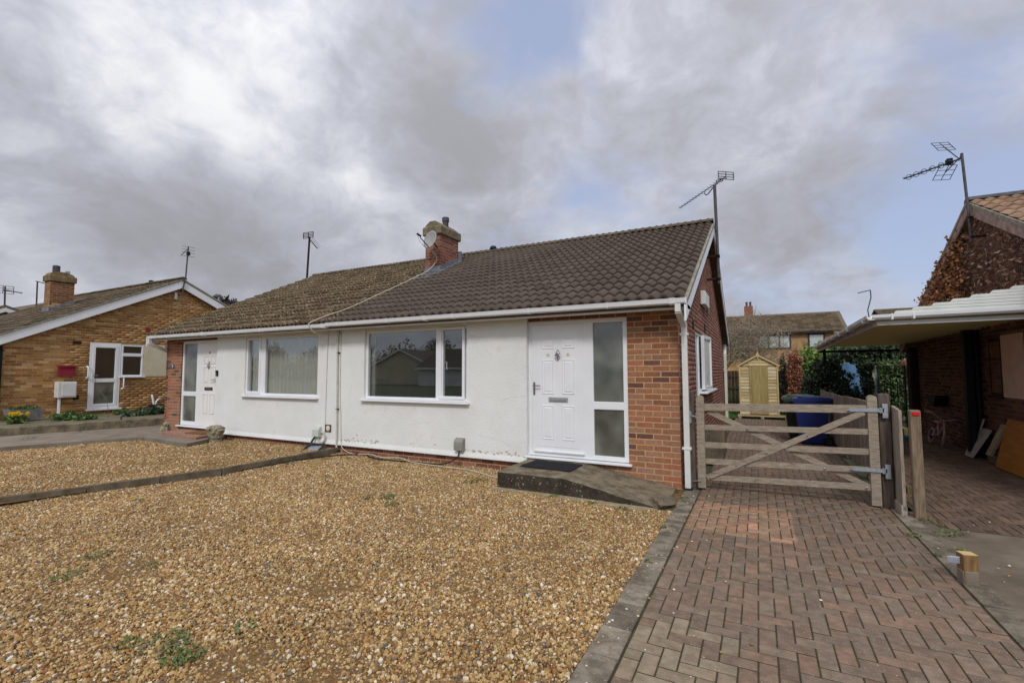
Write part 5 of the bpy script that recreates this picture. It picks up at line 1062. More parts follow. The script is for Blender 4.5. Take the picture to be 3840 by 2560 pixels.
# bare tree
def bare_tree(name, label, base, h, spread, seed, mat, trunk=.06, levels=5, group=None, kids=(2, 3, 3), twigs=0):
    rr = random.Random(seed); t = thing(name, label, 'tree', base, group); bt = B(); bb = B()
    def grow(p, d, L_, r, lv):
        q = p+d*L_; mid = p.lerp(q, .5)+Vector((rr.uniform(-1, 1), rr.uniform(-1, 1), rr.uniform(-.4, .4)))*L_*.09
        (bt if lv == 0 else bb).tube([p, mid, q], r, 5 if lv < 2 else 3, r*.66, False)
        if lv >= levels: return
        for k in range(rr.choice(kids) if lv else 6):
            nd = (d+Vector((rr.uniform(-1, 1), rr.uniform(-1, 1), rr.uniform(-.35, .75)))*spread).normalized(); grow(p.lerp(q, rr.uniform(.55, 1)), nd, L_*rr.uniform(.6, .85), r*.58, lv+1)
    grow(Vector(base), Vector((rr.uniform(-.08, .08), 0, 1)), h*.3, trunk, 0); 
    for i in range(twigs):
        a = rr.uniform(0, 6.28); e = rr.uniform(.1, 1); q = Vector(base)+Vector((math.cos(a)*h*.36*e, math.sin(a)*h*.3*e, h*(.42+.5*rr.random()*(1.05-e*.6)))); pts = [q]; dd = Vector((rr.uniform(-1, 1), rr.uniform(-1, 1), rr.uniform(-.3, 1))).normalized()
        for k in range(3): dd = (dd+Vector((rr.uniform(-.5, .5), rr.uniform(-.5, .5), rr.uniform(-.4, .4)))).normalized(); pts.append(pts[-1]+dd*h*.05)
        bb.tube(pts, .009, 3, .004, False)
    bt.build('trunk', mat, t); bb.build('crown', mat, t, kind='stuff'); return t
bare_tree('bare_tree', 'leafless twiggy tree tangled behind the shed', (.75, 17.5, 0), 4.5, .85, 5, m_twig, .07, 5, None, (3, 3, 4), 700)
bare_tree('bare_tree', 'smaller leafless bush left of the twiggy tree by the gable end', (-.6, 18.6, 0), 4.2, .9, 8, m_twig, .06, 5, None, (3, 3, 4), 700)
# blue cover, pale post, bird feeder, side gate
t = thing('garden_cover', 'bright blue tarpaulin cover seen through a gap in the ivy', 'tarpaulin', (3.6, 13.4, 0)); b = B(); 
P = []; 
for i in range(9):
    for j in range(7): P.append((3.0+i*.17, 13.4+.08*math.sin(i*1.3+j), .3+j*.24+.03*math.sin(i*2.1)))
b.add(P, [(j+i*7, j+1+i*7, j+8+i*7, j+7+i*7) for i in range(8) for j in range(6)]); b.build('tarp_sheet', m_blue, t, True); bm_fix(B().box(3.0, 4.36, 13.55, 14.6, .0, 1.7).build('covered_frame', m_blue, t))
t = thing('trellis_gate', 'thin black iron garden gate left of the dark brick wall', 'gate', (4.0, 9.9, 0)); b = B(); frame_ring(B(), 0, 0, 0, 0, 0, 0, 0) if False else None
for x in np.linspace(3.86, 4.42, 5): b.tube([(x, 9.9, .05), (x, 9.9, 1.62)], .009, 5)
b.build('vertical_bars', m_black, t); b = B()
for z in np.linspace(.2, 1.62, 9): b.tube([(3.84, 9.9, z), (4.02, 9.9, z)], .006, 5)
b.tube([(3.84, 9.9, 1.62), (4.44, 9.9, 1.62)], .011, 5); b.tube([(3.84, 9.9, .1), (4.44, 9.9, .1)], .011, 5); b.build('cross_bars', m_black, t)
t = thing('gate_pillar', 'narrow cream post with a blue edge behind the iron gate', 'post', (3.86, 10.35, 0)); bm_fix(B().cbox(3.76, 3.9, 10.3, 10.4, 0, 1.6, .004).build('cream_board', m_cream, t)); bm_fix(B().cbox(3.9, 3.94, 10.3, 10.4, 0, 1.55, .003).build('blue_edge', m_blue, t))
t = thing('rusty_post', 'thin rusty brown post with a little pointed cap by the iron gate', 'post', (4.42, 9.7, 0)); bm_fix(B().cbox(4.40, 4.435, 9.7, 9.74, 0, 1.62, .003).build('post_shaft', m_rust, t)); bm_fix(B().lathe((4.41, 9.72, 1.62), [(.1, 0), (.1, .02), (.03, .14), (.01, .15)], 4).build('post_cap', M('copper_cap', s(160, 104, 84), None, .7), t))
t = thing('bollard_light', 'dark garden lamp post with grey cap among the ivy', 'lamp', (3.42, 8.9, 0)); bm_fix(B().lathe((3.42, 8.9, 0), [(.05, 0), (.05, 1.05)], 12).build('lamp_column', m_black, t)); bm_fix(B().lathe((3.42, 8.9, 1.05), [(.06, 0), (.06, .1), (.04, .12)], 12).build('lamp_cap', m_pole, t)); B().lathe((3.42, 8.9, .8), [(.052, 0), (.052, .02)], 12).build('amber_band', M('amber', s(200, 130, 40), None, .4), t)

# ================================================================== right-hand neighbour and carport
rh = thing('brick_bungalow', 'dark brick bungalow at the right edge with creeper on its gable', 'bungalow', (4.6, 4.4, 0))
XW = 4.38; RY = 4.4; rz_ = lambda y: 4.34-SLOPE*abs(y-RY)
PIN = [(3.10, 3.84, 1.06, 2.06), (2.3, 3.0, 1.06, 2.06)]
gb = B(); gb.prism([(-.3, -.05), (9.1, -.05), (9.1, rz_(9.1)-.05), (RY, rz_(RY)-.05), (-.3, rz_(-.3)-.05)], 'x', XW+.002, XW+.15); gbw = gb.build('gable_brickwork', M('dark_mortar', s(138, 116, 100), s(116, 98, 86), .95, 12), rh)  # mortar in a darker tone, closer to the dark bricks
pieces(gbw, 'brick', 'bricks', wall_x(brick_rows(-.2, 9.05, .0, 4.4, holes=PIN[:1], top=lambda u: rz_(u)-.1), XW+.002, PAL_DARK, -1, .05), u_brick, 300)
bm_fix(B().box(XW-.012, XW+.02, 3.12, 3.83, 1.07, 2.05).build('boarded_window', m_pink, rh)); 
w3 = window(rh, fxx(XW-.004, -1), 3.86, 4.32, 1.08, 2.02, [(3.92, 4.26, 1.14, 1.96, False)], sill=.04, mat=m_rust)
rfr = bm_fix(B().prism([(-.6, 2.02), (RY, 2.02+SLOPE*5.0), (9.4, 2.02), (9.4, 1.97), (RY, 1.96+SLOPE*5.0), (-.6, 1.97)], 'x', 4.27, 14).build('roof', m_tile_red, rh))
me_tr = tile_unit('pink_roof_tile', m_tile_red, .33, .36, 2, .04, .03)
pieces(rfr, 'tile', 'tiles', roof_tiles(4.26, 10.2, -.62, 2.05, .33, .305, 18, [s(255, 250, 246), s(230, 224, 216), s(244, 236, 228)]), me_tr, 150)
ridge_tiles(rfr, 4.25, 10.2, RY, 2.02+SLOPE*5.0+.06, ridge_unit('dark_ridge_cap', m_pole), [s(150, 146, 150)], 13)
vb = B()
for ya, yb in ((-.6, RY), (9.4, RY)): slope_board(vb, 4.235, 4.27, ya, yb, 2.06, 2.06+SLOPE*5.0, .06)
vb.build('verge_mortar', m_vergemort, rfr); vb = B()
for ya, yb in ((-.6, RY), (9.4, RY)): slope_board(vb, 4.245, 4.27, ya, yb, 2.0, 2.0+SLOPE*5.0, .17)
bm_fix(vb.build('bargeboard', M('dirty_pink_board', s(176, 150, 140), s(128, 104, 98), .8, 8), rfr))
bm_fix(B().lathe((4.31, 4.62, 0), [(.055, 0), (.055, 2.2)], 12).build('downpipe', m_black, rh)); B().cbox(4.16, 4.37, 4.55, 4.8, .02, 2.15, .01).build('dark_pier', m_black, rh) if False else None
cr = thing('creeper', 'rust-orange and bare brown creeper clinging to the right-hand gable', 'creeper', (4.3, 5.5, 2.0))
def gable_pts(n, ya, yb, lo, f=1.0):
    y = rng.uniform(ya, yb, n); z = lo+(np.array([rz_(v) for v in y])+.02-lo)*rng.random(n); return np.c_[4.33-np.abs(rng.normal(0, .05*f, n)), y, z]
lv = []
p_ = gable_pts(3600, 4.9, 8.4, 2.3, 1.9); keep = (p_[:, 2]-(3.55-(p_[:, 1]-5.0)*.42) > -.55-.25*rng.random(len(p_))) | (rng.random(len(p_)) < .25); p_ = p_[keep]
V, F, C = leafcloud(p_, .055, [s(176, 122, 78), s(146, 98, 66), s(124, 84, 60), s(188, 140, 94), s(98, 70, 54)], aspect=1.2); npmesh('dry_leaves', V, F, m_leaf, cr, C, kind='stuff')
p_ = gable_pts(2300, .0, 6.4, 2.2, .35); V, F, C = leafcloud(p_, .035, [s(158, 128, 108), s(138, 108, 90), s(112, 88, 76), s(176, 146, 122), s(150, 108, 90)], aspect=2.2); npmesh('withered_leaves', V, F, m_leaf, cr, C, kind='stuff')
b = B()
for i in range(130):
    y0 = random.uniform(.3, 8.0); z0 = random.uniform(2.2, 3.0); pts = [Vector((4.36, y0, z0))]; a = random.uniform(.6, 2.6)
    for k in range(5): a += random.uniform(-.3, .3); pts.append(pts[-1]+Vector((random.uniform(-.012, .008), math.cos(a)*.22, math.sin(a)*.22)))
    pts = [p for p in pts if p.z < rz_(p.y)-.02]
    if len(pts) > 2: b.tube(pts, .006, 3, .003, False)
for i in range(26):
    y0 = random.uniform(5.6, 8.3); z0 = rz_(y0)-.05; pts = [Vector((4.3, y0, z0))]; a = random.uniform(.5, 2.4)
    for k in range(4): a -= random.uniform(.1, .6); pts.append(pts[-1]+Vector((-.015, math.cos(a)*.06+.03, math.sin(a)*.06)))
    b.tube(pts, .005, 3, .002, False)
b.build('creeper_stems', M('creeper_stem', s(104, 80, 66), s(78, 58, 50), .95, 12), cr, kind='stuff')
# carport
def transl():
    m = bpy.data.materials.new('translucent_sheet'); m.use_nodes = True; N = m.node_tree.nodes; L = m.node_tree.links; N.clear(); o = N.new('ShaderNodeOutputMaterial'); d = N.new('ShaderNodeBsdfDiffuse'); d.inputs[0].default_value = s(186, 174, 138); t_ = N.new('ShaderNodeBsdfTranslucent'); t_.inputs[0].default_value = s(190, 170, 114)
    x = N.new('ShaderNodeMixShader'); x.inputs[0].default_value = .1; L.new(d.outputs[0], x.inputs[1]); L.new(t_.outputs[0], x.inputs[2]); L.new(x.outputs[0], o.inputs[0]); return m
m_trans = transl()
cp = thing('carport', 'white ribbed lean-to carport roof with gutters, fixed to the dark brick bungalow', 'carport', (3.4, 5.5, 2.1))
CX0, CX1, CY0, CY1 = 2.44, 4.36, 2.02, 9.35
cz = lambda x: 2.27+(x-CX0)*.20
m_step = m_carport
xs = [2.685, 2.897, 3.113, 3.318, 3.522, 3.729, 3.93, 4.13]; zs = [2.345+.0425*i for i in range(8)]
prev = 2.285
for i, (x, z) in enumerate(zip(xs, zs)):
    bm_fix(B().prism([(x-.03, prev+.006), (CX1+.4, prev+.018), (CX1+.4, z+.012), (x, z)], 'y', CY0-.05+.007*i, CY0+.0+.007*i).build('fascia_strip', m_step, cp)); prev = z
bm_fix(B().prism([(xs[0]+.02, 2.29), (CX1+.4, 2.29), (CX1+.4, zs[-1]), (xs[-1]+.05, zs[-1]-.02)], 'y', CY0+.062, CY0+.075).build('fascia_backing', m_pole, cp))
P = []; F = []; y = CY0+.02; pit_ = .235; prof = []
while y < CY1-.05:   # ribbed sheet, ribs run across the port
    prof += [(y, .03), (y+pit_*.74, .03), (y+pit_*.75, -.012), (y+pit_*.98, -.012)]; y += pit_
for (yy, hh) in prof: P += [(CX0, yy, 2.235+hh-.009*(yy-CY0)), (CX1, yy, 2.262+hh-.012*(yy-CY0))]
for k in range(len(prof)-1): F.append((2*k, 2*k+1, 2*k+3, 2*k+2))
b = B(); b.add(P, F); b.build('ribbed_sheet', m_trans, cp)
bm_fix(B().prism([(CX0+.02, 2.145), (CX1+.4, 2.165), (CX1+.4, 2.225), (CX0+.02, 2.2)], 'y', CY0-.03, CY0-.005).build('front_fascia', m_carport, cp))
pf = [(CY0-.03, 2.292), (CY0-.035, 2.235), (CY0-.06, 2.22), (CY0-.11, 2.222), (CY0-.135, 2.25), (CY0-.14, 2.292), (CY0-.125, 2.292), (CY0-.12, 2.25), (CY0-.06, 2.235), (CY0-.045, 2.25), (CY0-.04, 2.292)]
g = B(); k0 = len(g.v); g.prism(pf, 'x', CX0-.05, CX1+.4); g.v = [(x, y, z+(x-CX0)*.012) for x, y, z in g.v]; g1 = bm_fix(g.build('front_gutter', m_upvc, cp))
for x in (2.62, 2.86): bm_fix(B().cbox(x-.012, x+.012, CY0-.146, CY0-.03, 2.212, 2.30, .004).build('bracket', m_upvc, g1))
pf2 = [(CX0-.0, 0), (CX0-.01, -.06), (CX0-.035, -.072), (CX0-.085, -.07), (CX0-.11, -.045), (CX0-.115, 0), (CX0-.1, 0), (CX0-.095, -.04), (CX0-.035, -.058), (CX0-.012, 0)]
b = B(); b.prism(pf2, 'y', CY0-.12, CY1); b.v = [(x, y, z+2.286-.0135*(y-CY0)) for x, y, z in b.v]; g2 = bm_fix(b.build('side_gutter', m_upvc_d, cp))
for y in (2.2, 3.6, 4.6, 5.6, 6.6, 7.6, 8.5): bm_fix(B().cbox(CX0-.122, CX0, y, y+.03, 2.20-.0135*(y-CY0), 2.29-.0135*(y-CY0), .004).build('bracket', m_upvc, g2))
b = B(); b.prism([(CX0, -.16), (CX0+.025, -.16), (CX0+.025, .0), (CX0, .0)], 'y', CY0, CY1); b.v = [(x, y, z+2.29-.0135*(y-CY0)) for x, y, z in b.v]; bm_fix(b.build('side_beam', M('grey_beam', s(186, 176, 166), s(160, 150, 140), .8, 6), cp))
bm_fix(B().cbox(CX0, CX1, CY1-.06, CY1, 2.0, 2.06, .004).build('rear_beam', m_black, cp)); bm_fix(B().cbox(CX0+.1, CX0+.17, CY1-.1, CY1-.03, 0, 2.1, .005).build('rear_post', m_black, cp))
bm_fix(B().cbox(4.13, 4.24, 4.52, 4.66, 0, 2.2, .006).build('wall_post', m_black, cp))
bm_fix(B().cbox(4.22, 4.36, 8.3, 8.6, 0, 2.05, .01).build('dark_pier', M('dark_brick', s(70, 54, 48), s(44, 36, 34), .95, 14), cp))  # pier in a plain dark brick tone
# clutter under the carport
def leaning(name, label, cat, ya, yb, x0, z1, mat, th=.025, tilt=.0, base=0.0, panel=False):
    t = thing(name, label, cat, (x0, (ya+yb)/2, base)); xt = 4.34
    d = Vector((xt-x0, 0, z1-base)); n_ = Vector((-d.z, 0, d.x)).normalized()*th
    P = [(x0, ya, base), (x0, yb, base), (xt, yb+tilt, z1), (xt, ya+tilt, z1)]; P += [(p[0]+n_.x, p[1], p[2]+n_.z) for p in P]
    bm_fix(B().add(P, [(0, 1, 2, 3), (7, 6, 5, 4)]+[(i, (i+1) % 4, 4+(i+1) % 4, 4+i) for i in range(4)]).build('board_face', mat, t))
    if panel:
        q = [Vector(p) for p in P[4:]]; c = sum(q, Vector())/4; ins = [p.lerp(c, .22)+n_*.1 for p in q]; ins2 = [p+n_*.5 for p in ins]
        bm_fix(B().add(ins+ins2, [(0, 1, 2, 3), (7, 6, 5, 4)]+[(i, (i+1) % 4, 4+(i+1) % 4, 4+i) for i in range(4)]).build('raised_panel', mat, t))
    return t
leaning('plywood_board', 'large orange-brown board leaning on the brick wall under the carport', 'board', 2.2, 3.63, 4.16, .74, m_ply, .015)
leaning('tan_board', 'tan plank leaning left of the orange board', 'board', 3.86, 4.05, 4.2, .64, m_tanboard, .03, -.22, .12)
leaning('cabinet_door', 'dirty white panelled cupboard door leaning beside the black post', 'door', 4.42, 4.75, 4.13, .5, m_whiteboard, .02, -.18, 0, True)
leaning('white_plank', 'narrow white plank leaning behind the panelled cupboard door', 'plank', 4.72, 4.95, 4.2, .66, m_whiteboard, .02, -.22)
block('small pale concrete block under the tan plank', 4.19, 4.3, 3.72, 4.05, 0, .13)
bk = thing('child_bicycle', "small child's bicycle in pale pink leaning on the dark brick wall", 'bicycle', (4.12, 5.8, 0)); tilt = Matrix.Translation((4.08, 5.55, 0)) @ Matrix.Rotation(R(9), 4, 'Y') @ Matrix.Rotation(R(4), 4, 'Z')
for y in (.15, .72):
    w = bm_fix(B(tilt).torus((0, y, .16), .135, .024, (1, 0, 0) if y > .5 else (1, -.35, 0), 24, 8).build('wheel', m_tyre, bk, True)); b = B(tilt)
    for q in np.linspace(0, 3.14, 7)[:-1]: b.tube([(0, y-.12*math.cos(q), .16-.12*math.sin(q)), (0, y+.12*math.cos(q), .16+.12*math.sin(q))], .003, 4)
    b.build('spokes', m_chrome, w)
b = B(tilt); b.tube([(0, .72, .16), (0, .45, .19), (0, .5, .42)], .014, 8); b.tube([(0, .45, .19), (0, .26, .38)], .018, 8); b.tube([(0, .72, .16), (0, .52, .36)], .01, 8); bm_fix(b.build('frame', m_bikep, bk))
b = B(tilt); b.tube([(0, .15, .16), (0, .21, .36), (0, .26, .5)], .015, 8); bm_fix(b.build('fork', m_bikew, bk)); b = B(tilt); b.tube(curvy([(-.26, .3, .66), (-.16, .22, .6), (-.04, .25, .52), (.04, .25, .52), (.16, .22, .56), (.26, .3, .56)]), .012, 8); bm_fix(b.build('handlebar', m_bikew, bk)); 
for sx in (-1, 1): bm_fix(B(tilt).tube([(sx*.24, .29, .62 if sx < 0 else .56), (sx*.3, .34, .66 if sx < 0 else .56)], .018, 8).build('grip', m_bikep, bk))
b = B(tilt); b.lathe((0, .5, .42), [(.02, 0), (.07, .02), (.075, .05), (.03, .07)], 12); bm_fix(b.build('saddle', m_bikep, bk, True)); b = B(tilt); b.tube([(-.09, .45, .16), (.09, .45, .22)], .008, 6); b.cbox(-.13, -.08, .42, .48, .15, .17, .004); b.cbox(.08, .13, .42, .48, .21, .23, .004); bm_fix(b.build('pedals', m_dark, bk))
t = thing('toy', 'small turquoise toy lying on the paving beside the bicycle', 'toy', (3.75, 6.5, 0)); bm_fix(B().lathe((3.75, 6.5, .1), [(.02, -.09), (.1, -.06), (.12, 0), (.1, .07), (.03, .1)], 14).build('toy_body', m_toy, t, True)); bm_fix(B().lathe((3.9, 6.5, .06), [(.05, -.05), (.05, .05)], 12, 'x').build('toy_wheel', m_dark, t))
t = thing('wall_planter', 'dark wedge-shaped planter fixed on the brick wall above the bicycle', 'planter', (4.3, 6.6, .76)); bm_fix(B().prism([(6.3, .98), (6.95, .94), (6.75, .78), (6.5, .74)], 'x', 4.16, 4.37).build('planter_body', m_dark, t)); bm_fix(B().box(4.18, 4.36, 6.34, 6.9, .95, .96).build('planter_soil', m_bark, t))

# ================================================================== far-left brick bungalow
lh = thing('brick_bungalow', 'yellow-brown brick bungalow at the far left with white bargeboards', 'bungalow', (-17.3, 2.75, .2))
LX, LR, LZ = -17.0, 2.76, 4.62; LS = .5; lz = lambda y: LZ-LS*(LR-y) if y < LR else LZ-.47*(y-LR)
LH = [(.33, 1.13, .40, 2.42), (1.13, 1.74, 1.37, 2.40), (1.74, 2.75, 1.37, 2.42)]
b = B(); b.prism([(-1.75, 0), (.33, 0), (.33, lz(.33)), (-1.75, lz(-1.75))], 'x', LX-.15, LX-.003); b.prism([(.33, 0), (1.13, 0), (1.13, .4), (.33, .4)], 'x', LX-.15, LX-.003); b.prism([(.33, 2.42), (1.13, 2.42), (1.13, lz(1.13)), (.33, lz(.33))], 'x', LX-.15, LX-.003)
b.prism([(1.13, 0), (7.2, 0), (7.2, 1.37), (1.13, 1.37)], 'x', LX-.15, LX-.003); b.prism([(1.13, 2.41), (7.2, 2.41), (7.2, lz(7.2)), (LR, lz(LR)), (1.13, lz(1.13))], 'x', LX-.15, LX-.003); b.box(LX-.15, LX-.003, 1.74, 7.2, 1.37, 2.41)
lw = b.build('gable_brickwork', m_mortar_y, lh)
pieces(lw, 'brick', 'bricks', wall_x(brick_rows(-1.75, 7.2, .2, 4.6, holes=LH, top=lambda u: lz(u)-.02, phase=.06), LX-.002, PAL_YEL, 1, .05), u_brick, 240, see=lambda p: p.y < 4.2)
B().box(LX-.01, LX+.012, 1.745, 2.74, 1.38, 2.415).build('rendered_panel', m_cream, lh)
b = B(fxx(LX+.0)); frame_ring(b, .335, 1.125, .41, 2.415, .07, -.06, .012); d = bm_fix(b.build('back_door', m_upvc, lh)); b = B(fxx(LX+.0)); frame_ring(b, .40, 1.06, .48, 2.345, .075, -.05, .02); b.cbox(.46, 1.0, -.05, .018, 1.21, 1.325, .005); bm_fix(b.build('door_leaf', m_upvc, d))
B(fxx(LX)).box(.46, 1.0, -.03, -.02, 1.30, 2.28).build('door_pane', m_glass, d); B(fxx(LX)).box(.46, 1.0, -.03, -.02, .54, 1.23).build('door_pane', m_frost, d)
bm_fix(B(fxx(LX)).tube([(.45, .02, 1.42), (.45, .05, 1.42), (.55, .05, 1.42)], .01, 6).build('door_handle', m_chrome, d)); bm_fix(B(fxx(LX)).cbox(.28, 1.18, -.05, .08, .36, .405, .005).build('door_sill', m_upvc, d))
w = window(lh, fxx(LX+.012), 1.135, 1.74, 1.38, 2.39, [(1.2, 1.66, 1.46, 2.0, False)], sill=.08); b = B(fxx(LX+.012)); b.cbox(1.15, 1.73, -.06, .006, 2.02, 2.12, .005); bm_fix(b.build('transom', m_upvc, w)); B(fxx(LX+.012)).box(1.2, 1.66, -.03, -.024, 2.11, 2.33).build('pane', m_glass, w)
B().box(LX-3.2, LX-.16, .2, 3.0, .2, .24).box(LX-3.2, LX-3.15, .2, 3, .2, 2.6).box(LX-3.2, LX-.16, .15, .2, .2, 2.6).box(LX-3.2, LX-.16, 3., 3.05, .2, 2.6).box(LX-3.2, LX-.16, .15, 3., 2.6, 2.63).build('room_walls', m_room, lh)
rfl = bm_fix(B().prism([(-2.2, lz(-2.2)+.08), (LR, LZ+.1), (7.7, lz(7.7)+.1), (7.7, lz(7.7)+.03), (LR, LZ+.02), (-2.2, lz(-2.2)+.02)], 'x', -32, LX+.16).build('roof', m_tile_grey, lh))
def lroof():
    out = []; sl_ = math.atan(LS); rot = Matrix.Rotation(sl_, 4, 'X'); w = .30; g = .30
    for r in range(19):
        dd = r*g; y = -2.25+dd*math.cos(sl_); z = lz(-2.2)+.1+dd*math.sin(sl_)
        for i in range(30): out.append((Matrix.Translation((LX+.18-(i+1)*w, y, z+random.uniform(0, .008))) @ rot, pick(PAL_O)))
    return out
pieces(rfl, 'tile', 'tiles', lroof(), tile_unit('flat_roof_tile', m_tile_grey, .296, .34, 1, .016, .03, 6), 200)
vb = B(); slope_board(vb, LX+.13, LX+.165, -2.25, LR, lz(-2.25)+.07, LZ+.07, .25); slope_board(vb, LX+.13, LX+.165, 7.7, LR, lz(7.7)+.07, LZ+.07, .25); bm_fix(vb.build('bargeboard', m_upvc, rfl))
vb = B(); slope_board(vb, LX+.1, LX+.19, -2.25, LR, lz(-2.25)+.13, LZ+.15, .06); slope_board(vb, LX+.1, LX+.19, 7.7, LR, lz(7.7)+.13, LZ+.15, .06); vb.build('verge_mortar', m_vergemort, rfl)
ridge_tiles(rfl, LX-10, LX+.2, LR, LZ+.16, ridge_unit('left_ridge_cap', m_tile_grey), PAL_O, 22)
cs = B().box(-20.45, -20.0, .33, .955, 3.4, 4.58).build('chimney_stack', m_mortar_y, lh)
pieces(cs, 'brick', 'bricks', wall_x(brick_rows(.33, .955, 3.85, 4.58, phase=.05), -20.0, [s(146, 106, 82), s(134, 94, 72), s(120, 84, 66)], 1, .05)+wall_y(brick_rows(-20.45, -20., 3.7, 4.58), .33, [s(160, 120, 92), s(144, 104, 78)], .05), u_brick, 60)
c = B(); c.cbox(-20.5, -19.95, .28, 1.0, 4.58, 4.78, .01); c.prism([(.3, 4.78), (.98, 4.78), (.9, 4.86), (.72, 4.92), (.5, 4.92), (.36, 4.88)], 'x', -20.45, -20.0); bm_fix(c.build('chimney_cap', M('lichen_cap', s(146, 124, 92), s(104, 86, 62), .95, 9, c3=s(160, 146, 60), s3=4, t3=(.58, .7)), cs))
bm_fix(B().lathe((-20.2, .52, 4.9), [(.09, 0), (.1, .03), (.1, .23), (.07, .25)], 14).build('chimney_pot', m_pole, cs)); bm_fix(B().lathe((-20.2, .82, 4.86), [(.06, 0), (.065, .14), (.05, .15)], 12).build('chimney_pot', m_steel, cs))
b = B()
for i in range(5): y = .33+i*.13; b.box(-20.01, -19.985, y, y+.13, lz(y)+.05, lz(y)+.3)
b.box(-20.5, -19.97, .3, .325, lz(.3)+.05, lz(.3)+.3); b.build('lead_flashing', m_lead, cs)
bm_fix(B().lathe((-18.9, LR, LZ+.12), [(.05, 0), (.05, .1), (.08, .1), (.08, .15), (.03, .17)], 12).build('ridge_vent', m_dark, rfl))
bm_fix(box_pipe([(LX+.08, -1.62, 2.2), (LX+.05, -1.6, 2.1), (LX+.05, -1.6, .2)], .05).build('downpipe', m_black, lh))
for (ya, yb, za, zb, mt_) in ((-.08, .12, 2.35, 2.44, m_rust), (1.77, 1.91, 2.85, 2.97, m_red), (2.3, 2.44, 2.82, 2.9, m_red), (-.01, .13, .71, .84, m_rust)): bm_fix(B().cbox(LX-.01, LX+.012, ya, yb, za, zb, .004).build('air_brick', mt_, lh))
bm_fix(B().cbox(LX, LX+.06, 2.58, 2.66, 4.04, 4.28, .004).build('gable_vent', m_upvc_d, lh))
t = thing('letterbox', 'dark red letterbox on the far-left yellow brick wall', 'letterbox', (LX+.06, -.2, 1.4)); bm_fix(B().cbox(LX+.005, LX+.1, -.39, -.02, 1.41, 1.70, .01).build('box_body', m_red, t)); bm_fix(B().cbox(LX+.005, LX+.13, -.40, -.01, 1.66, 1.715, .01).build('lid', m_red, t))
t = thing('parcel_box', 'white box on a white leg against the far-left brick wall', 'box', (LX+.1, -.2, .2)); bm_fix(B().cbox(LX+.005, LX+.25, -.44, -.02, .79, 1.245, .012).build('box_body', m_upvc_d, t)); bm_fix(B().cbox(LX+.24, LX+.262, -.35, -.04, .83, 1.2, .006).build('box_door', m_upvc_d, t)); bm_fix(B().cbox(LX+.08, LX+.15, -.38, -.33, .2, .8, .004).build('leg', m_upvc, t))
for lab, y, z0, z1 in (('white curved grab rail left of the back door', .29, 1.35, 1.68), ('white curved grab rail below the small kitchen window', 1.2, 1.0, 1.34)):
    t = thing('grab_rail', lab, 'grab rail', (LX, y, z0), 'grab rails by the back door'); bm_fix(B(fxx(LX)).tube(curvy([(y, 0, z0), (y, .07, z0+.02), (y, .08, (z0+z1)/2), (y, .07, z1-.02), (y, 0, z1)]), .02, 8).build('rail_tube', m_upvc, t, True))
    for z in (z0, z1): bm_fix(B(fxx(LX)).lathe((y, 0, z), [(.035, 0), (.035, .012)], 12, 'y').build('rail_flange', m_upvc, t))
t = thing('waste_pipe', 'white waste pipes over a dark drain at the foot of the yellow brick wall', 'pipe', (LX+.1, 2.2, .4)); bm_fix(B(fxx(LX)).tube(curvy([(2.02, .05, .75), (2.02, .08, .7), (2.06, .1, .45)]), .03, 8).build('waste_pipe_run', m_upvc, t)); bm_fix(B(fxx(LX)).tube(curvy([(2.3, .03, .6), (2.22, .1, .62), (2.14, .1, .55), (2.1, .1, .42)]), .022, 8).build('overflow_bend', m_upvc, t)); bm_fix(B().cbox(LX+.01, LX+.5, 1.95, 2.6, .25, .45, .02).build('drain_surround', m_dark, t))
# bed, wall and path edge in front of it
sheet('raised_flower_bed', [(LX, -4), (-14.1, -4), (-13.95, -2.3), (-13.55, -1.0), (-13.1, .5), (-12.95, 6), (LX, 6)], .235, M('bed_slabs', s(128, 118, 98), s(98, 92, 70), .95, 3, c3=s(84, 98, 54), s3=3, t3=(.55, .7)), .3)
kw = thing('low_wall', 'crumbling low concrete wall edging the far-left flower bed', 'wall', (-13.4, -.5, 0)); pts = [(-14.7, -5.2), (-13.95, -2.4), (-13.5, -1.0), (-13.07, .45), (-12.95, 2.2), (-12.85, 4.4)]
for p, q in zip(pts[:-1], pts[1:]):
    d = Vector((q[0]-p[0], q[1]-p[1], 0)); bm_fix(B(Matrix.Translation((p[0], p[1], 0)) @ Matrix.Rotation(math.atan2(d.y, d.x), 4, 'Z')).cbox(-.02, d.length+.02, -.06, .09, .0, .305+random.uniform(-.012, .012), .015).build('wall_block', m_stain, kw))
shrub('bed_plant', 'low green plant in the bed left of the white back door', 'plant', (-15.6, -.6, .24), [((-15.6, -.6, .32), (.3, .35, .12)), ((-15.3, -.35, .3), (.25, .3, .1))], 500, .06, GREEN, 3)
shrub('bed_plant', 'trailing dark green plant at the foot of the yellow wall by the waste pipes', 'plant', (-15.6, 1.5, .24), [((-15.5, 1.3, .33), (.35, .4, .14)), ((-15.4, 1.9, .36), (.35, .4, .18)), ((-15.3, .8, .3), (.25, .3, .08))], 900, .06, IVY, 3)
shrub('bed_plant', 'small green tuft below the sill of the white back door', 'plant', (-16.3, .95, .24), [((-16.2, .9, .32), (.2, .25, .1))], 220, .05, GREEN, 2)
tr = thing('stone_trough', 'grey stone planting trough by the black downpipe', 'planter', (-16.3, -1.25, .24)); b = B(); P = []
for z, e in ((.28, 0), (.55, .07)): P += [(-16.5-e*.5, -1.52-e, z), (-16.1+e*.5, -1.52-e, z), (-16.1+e*.5, -.98+e, z), (-16.5-e*.5, -.98+e, z)]
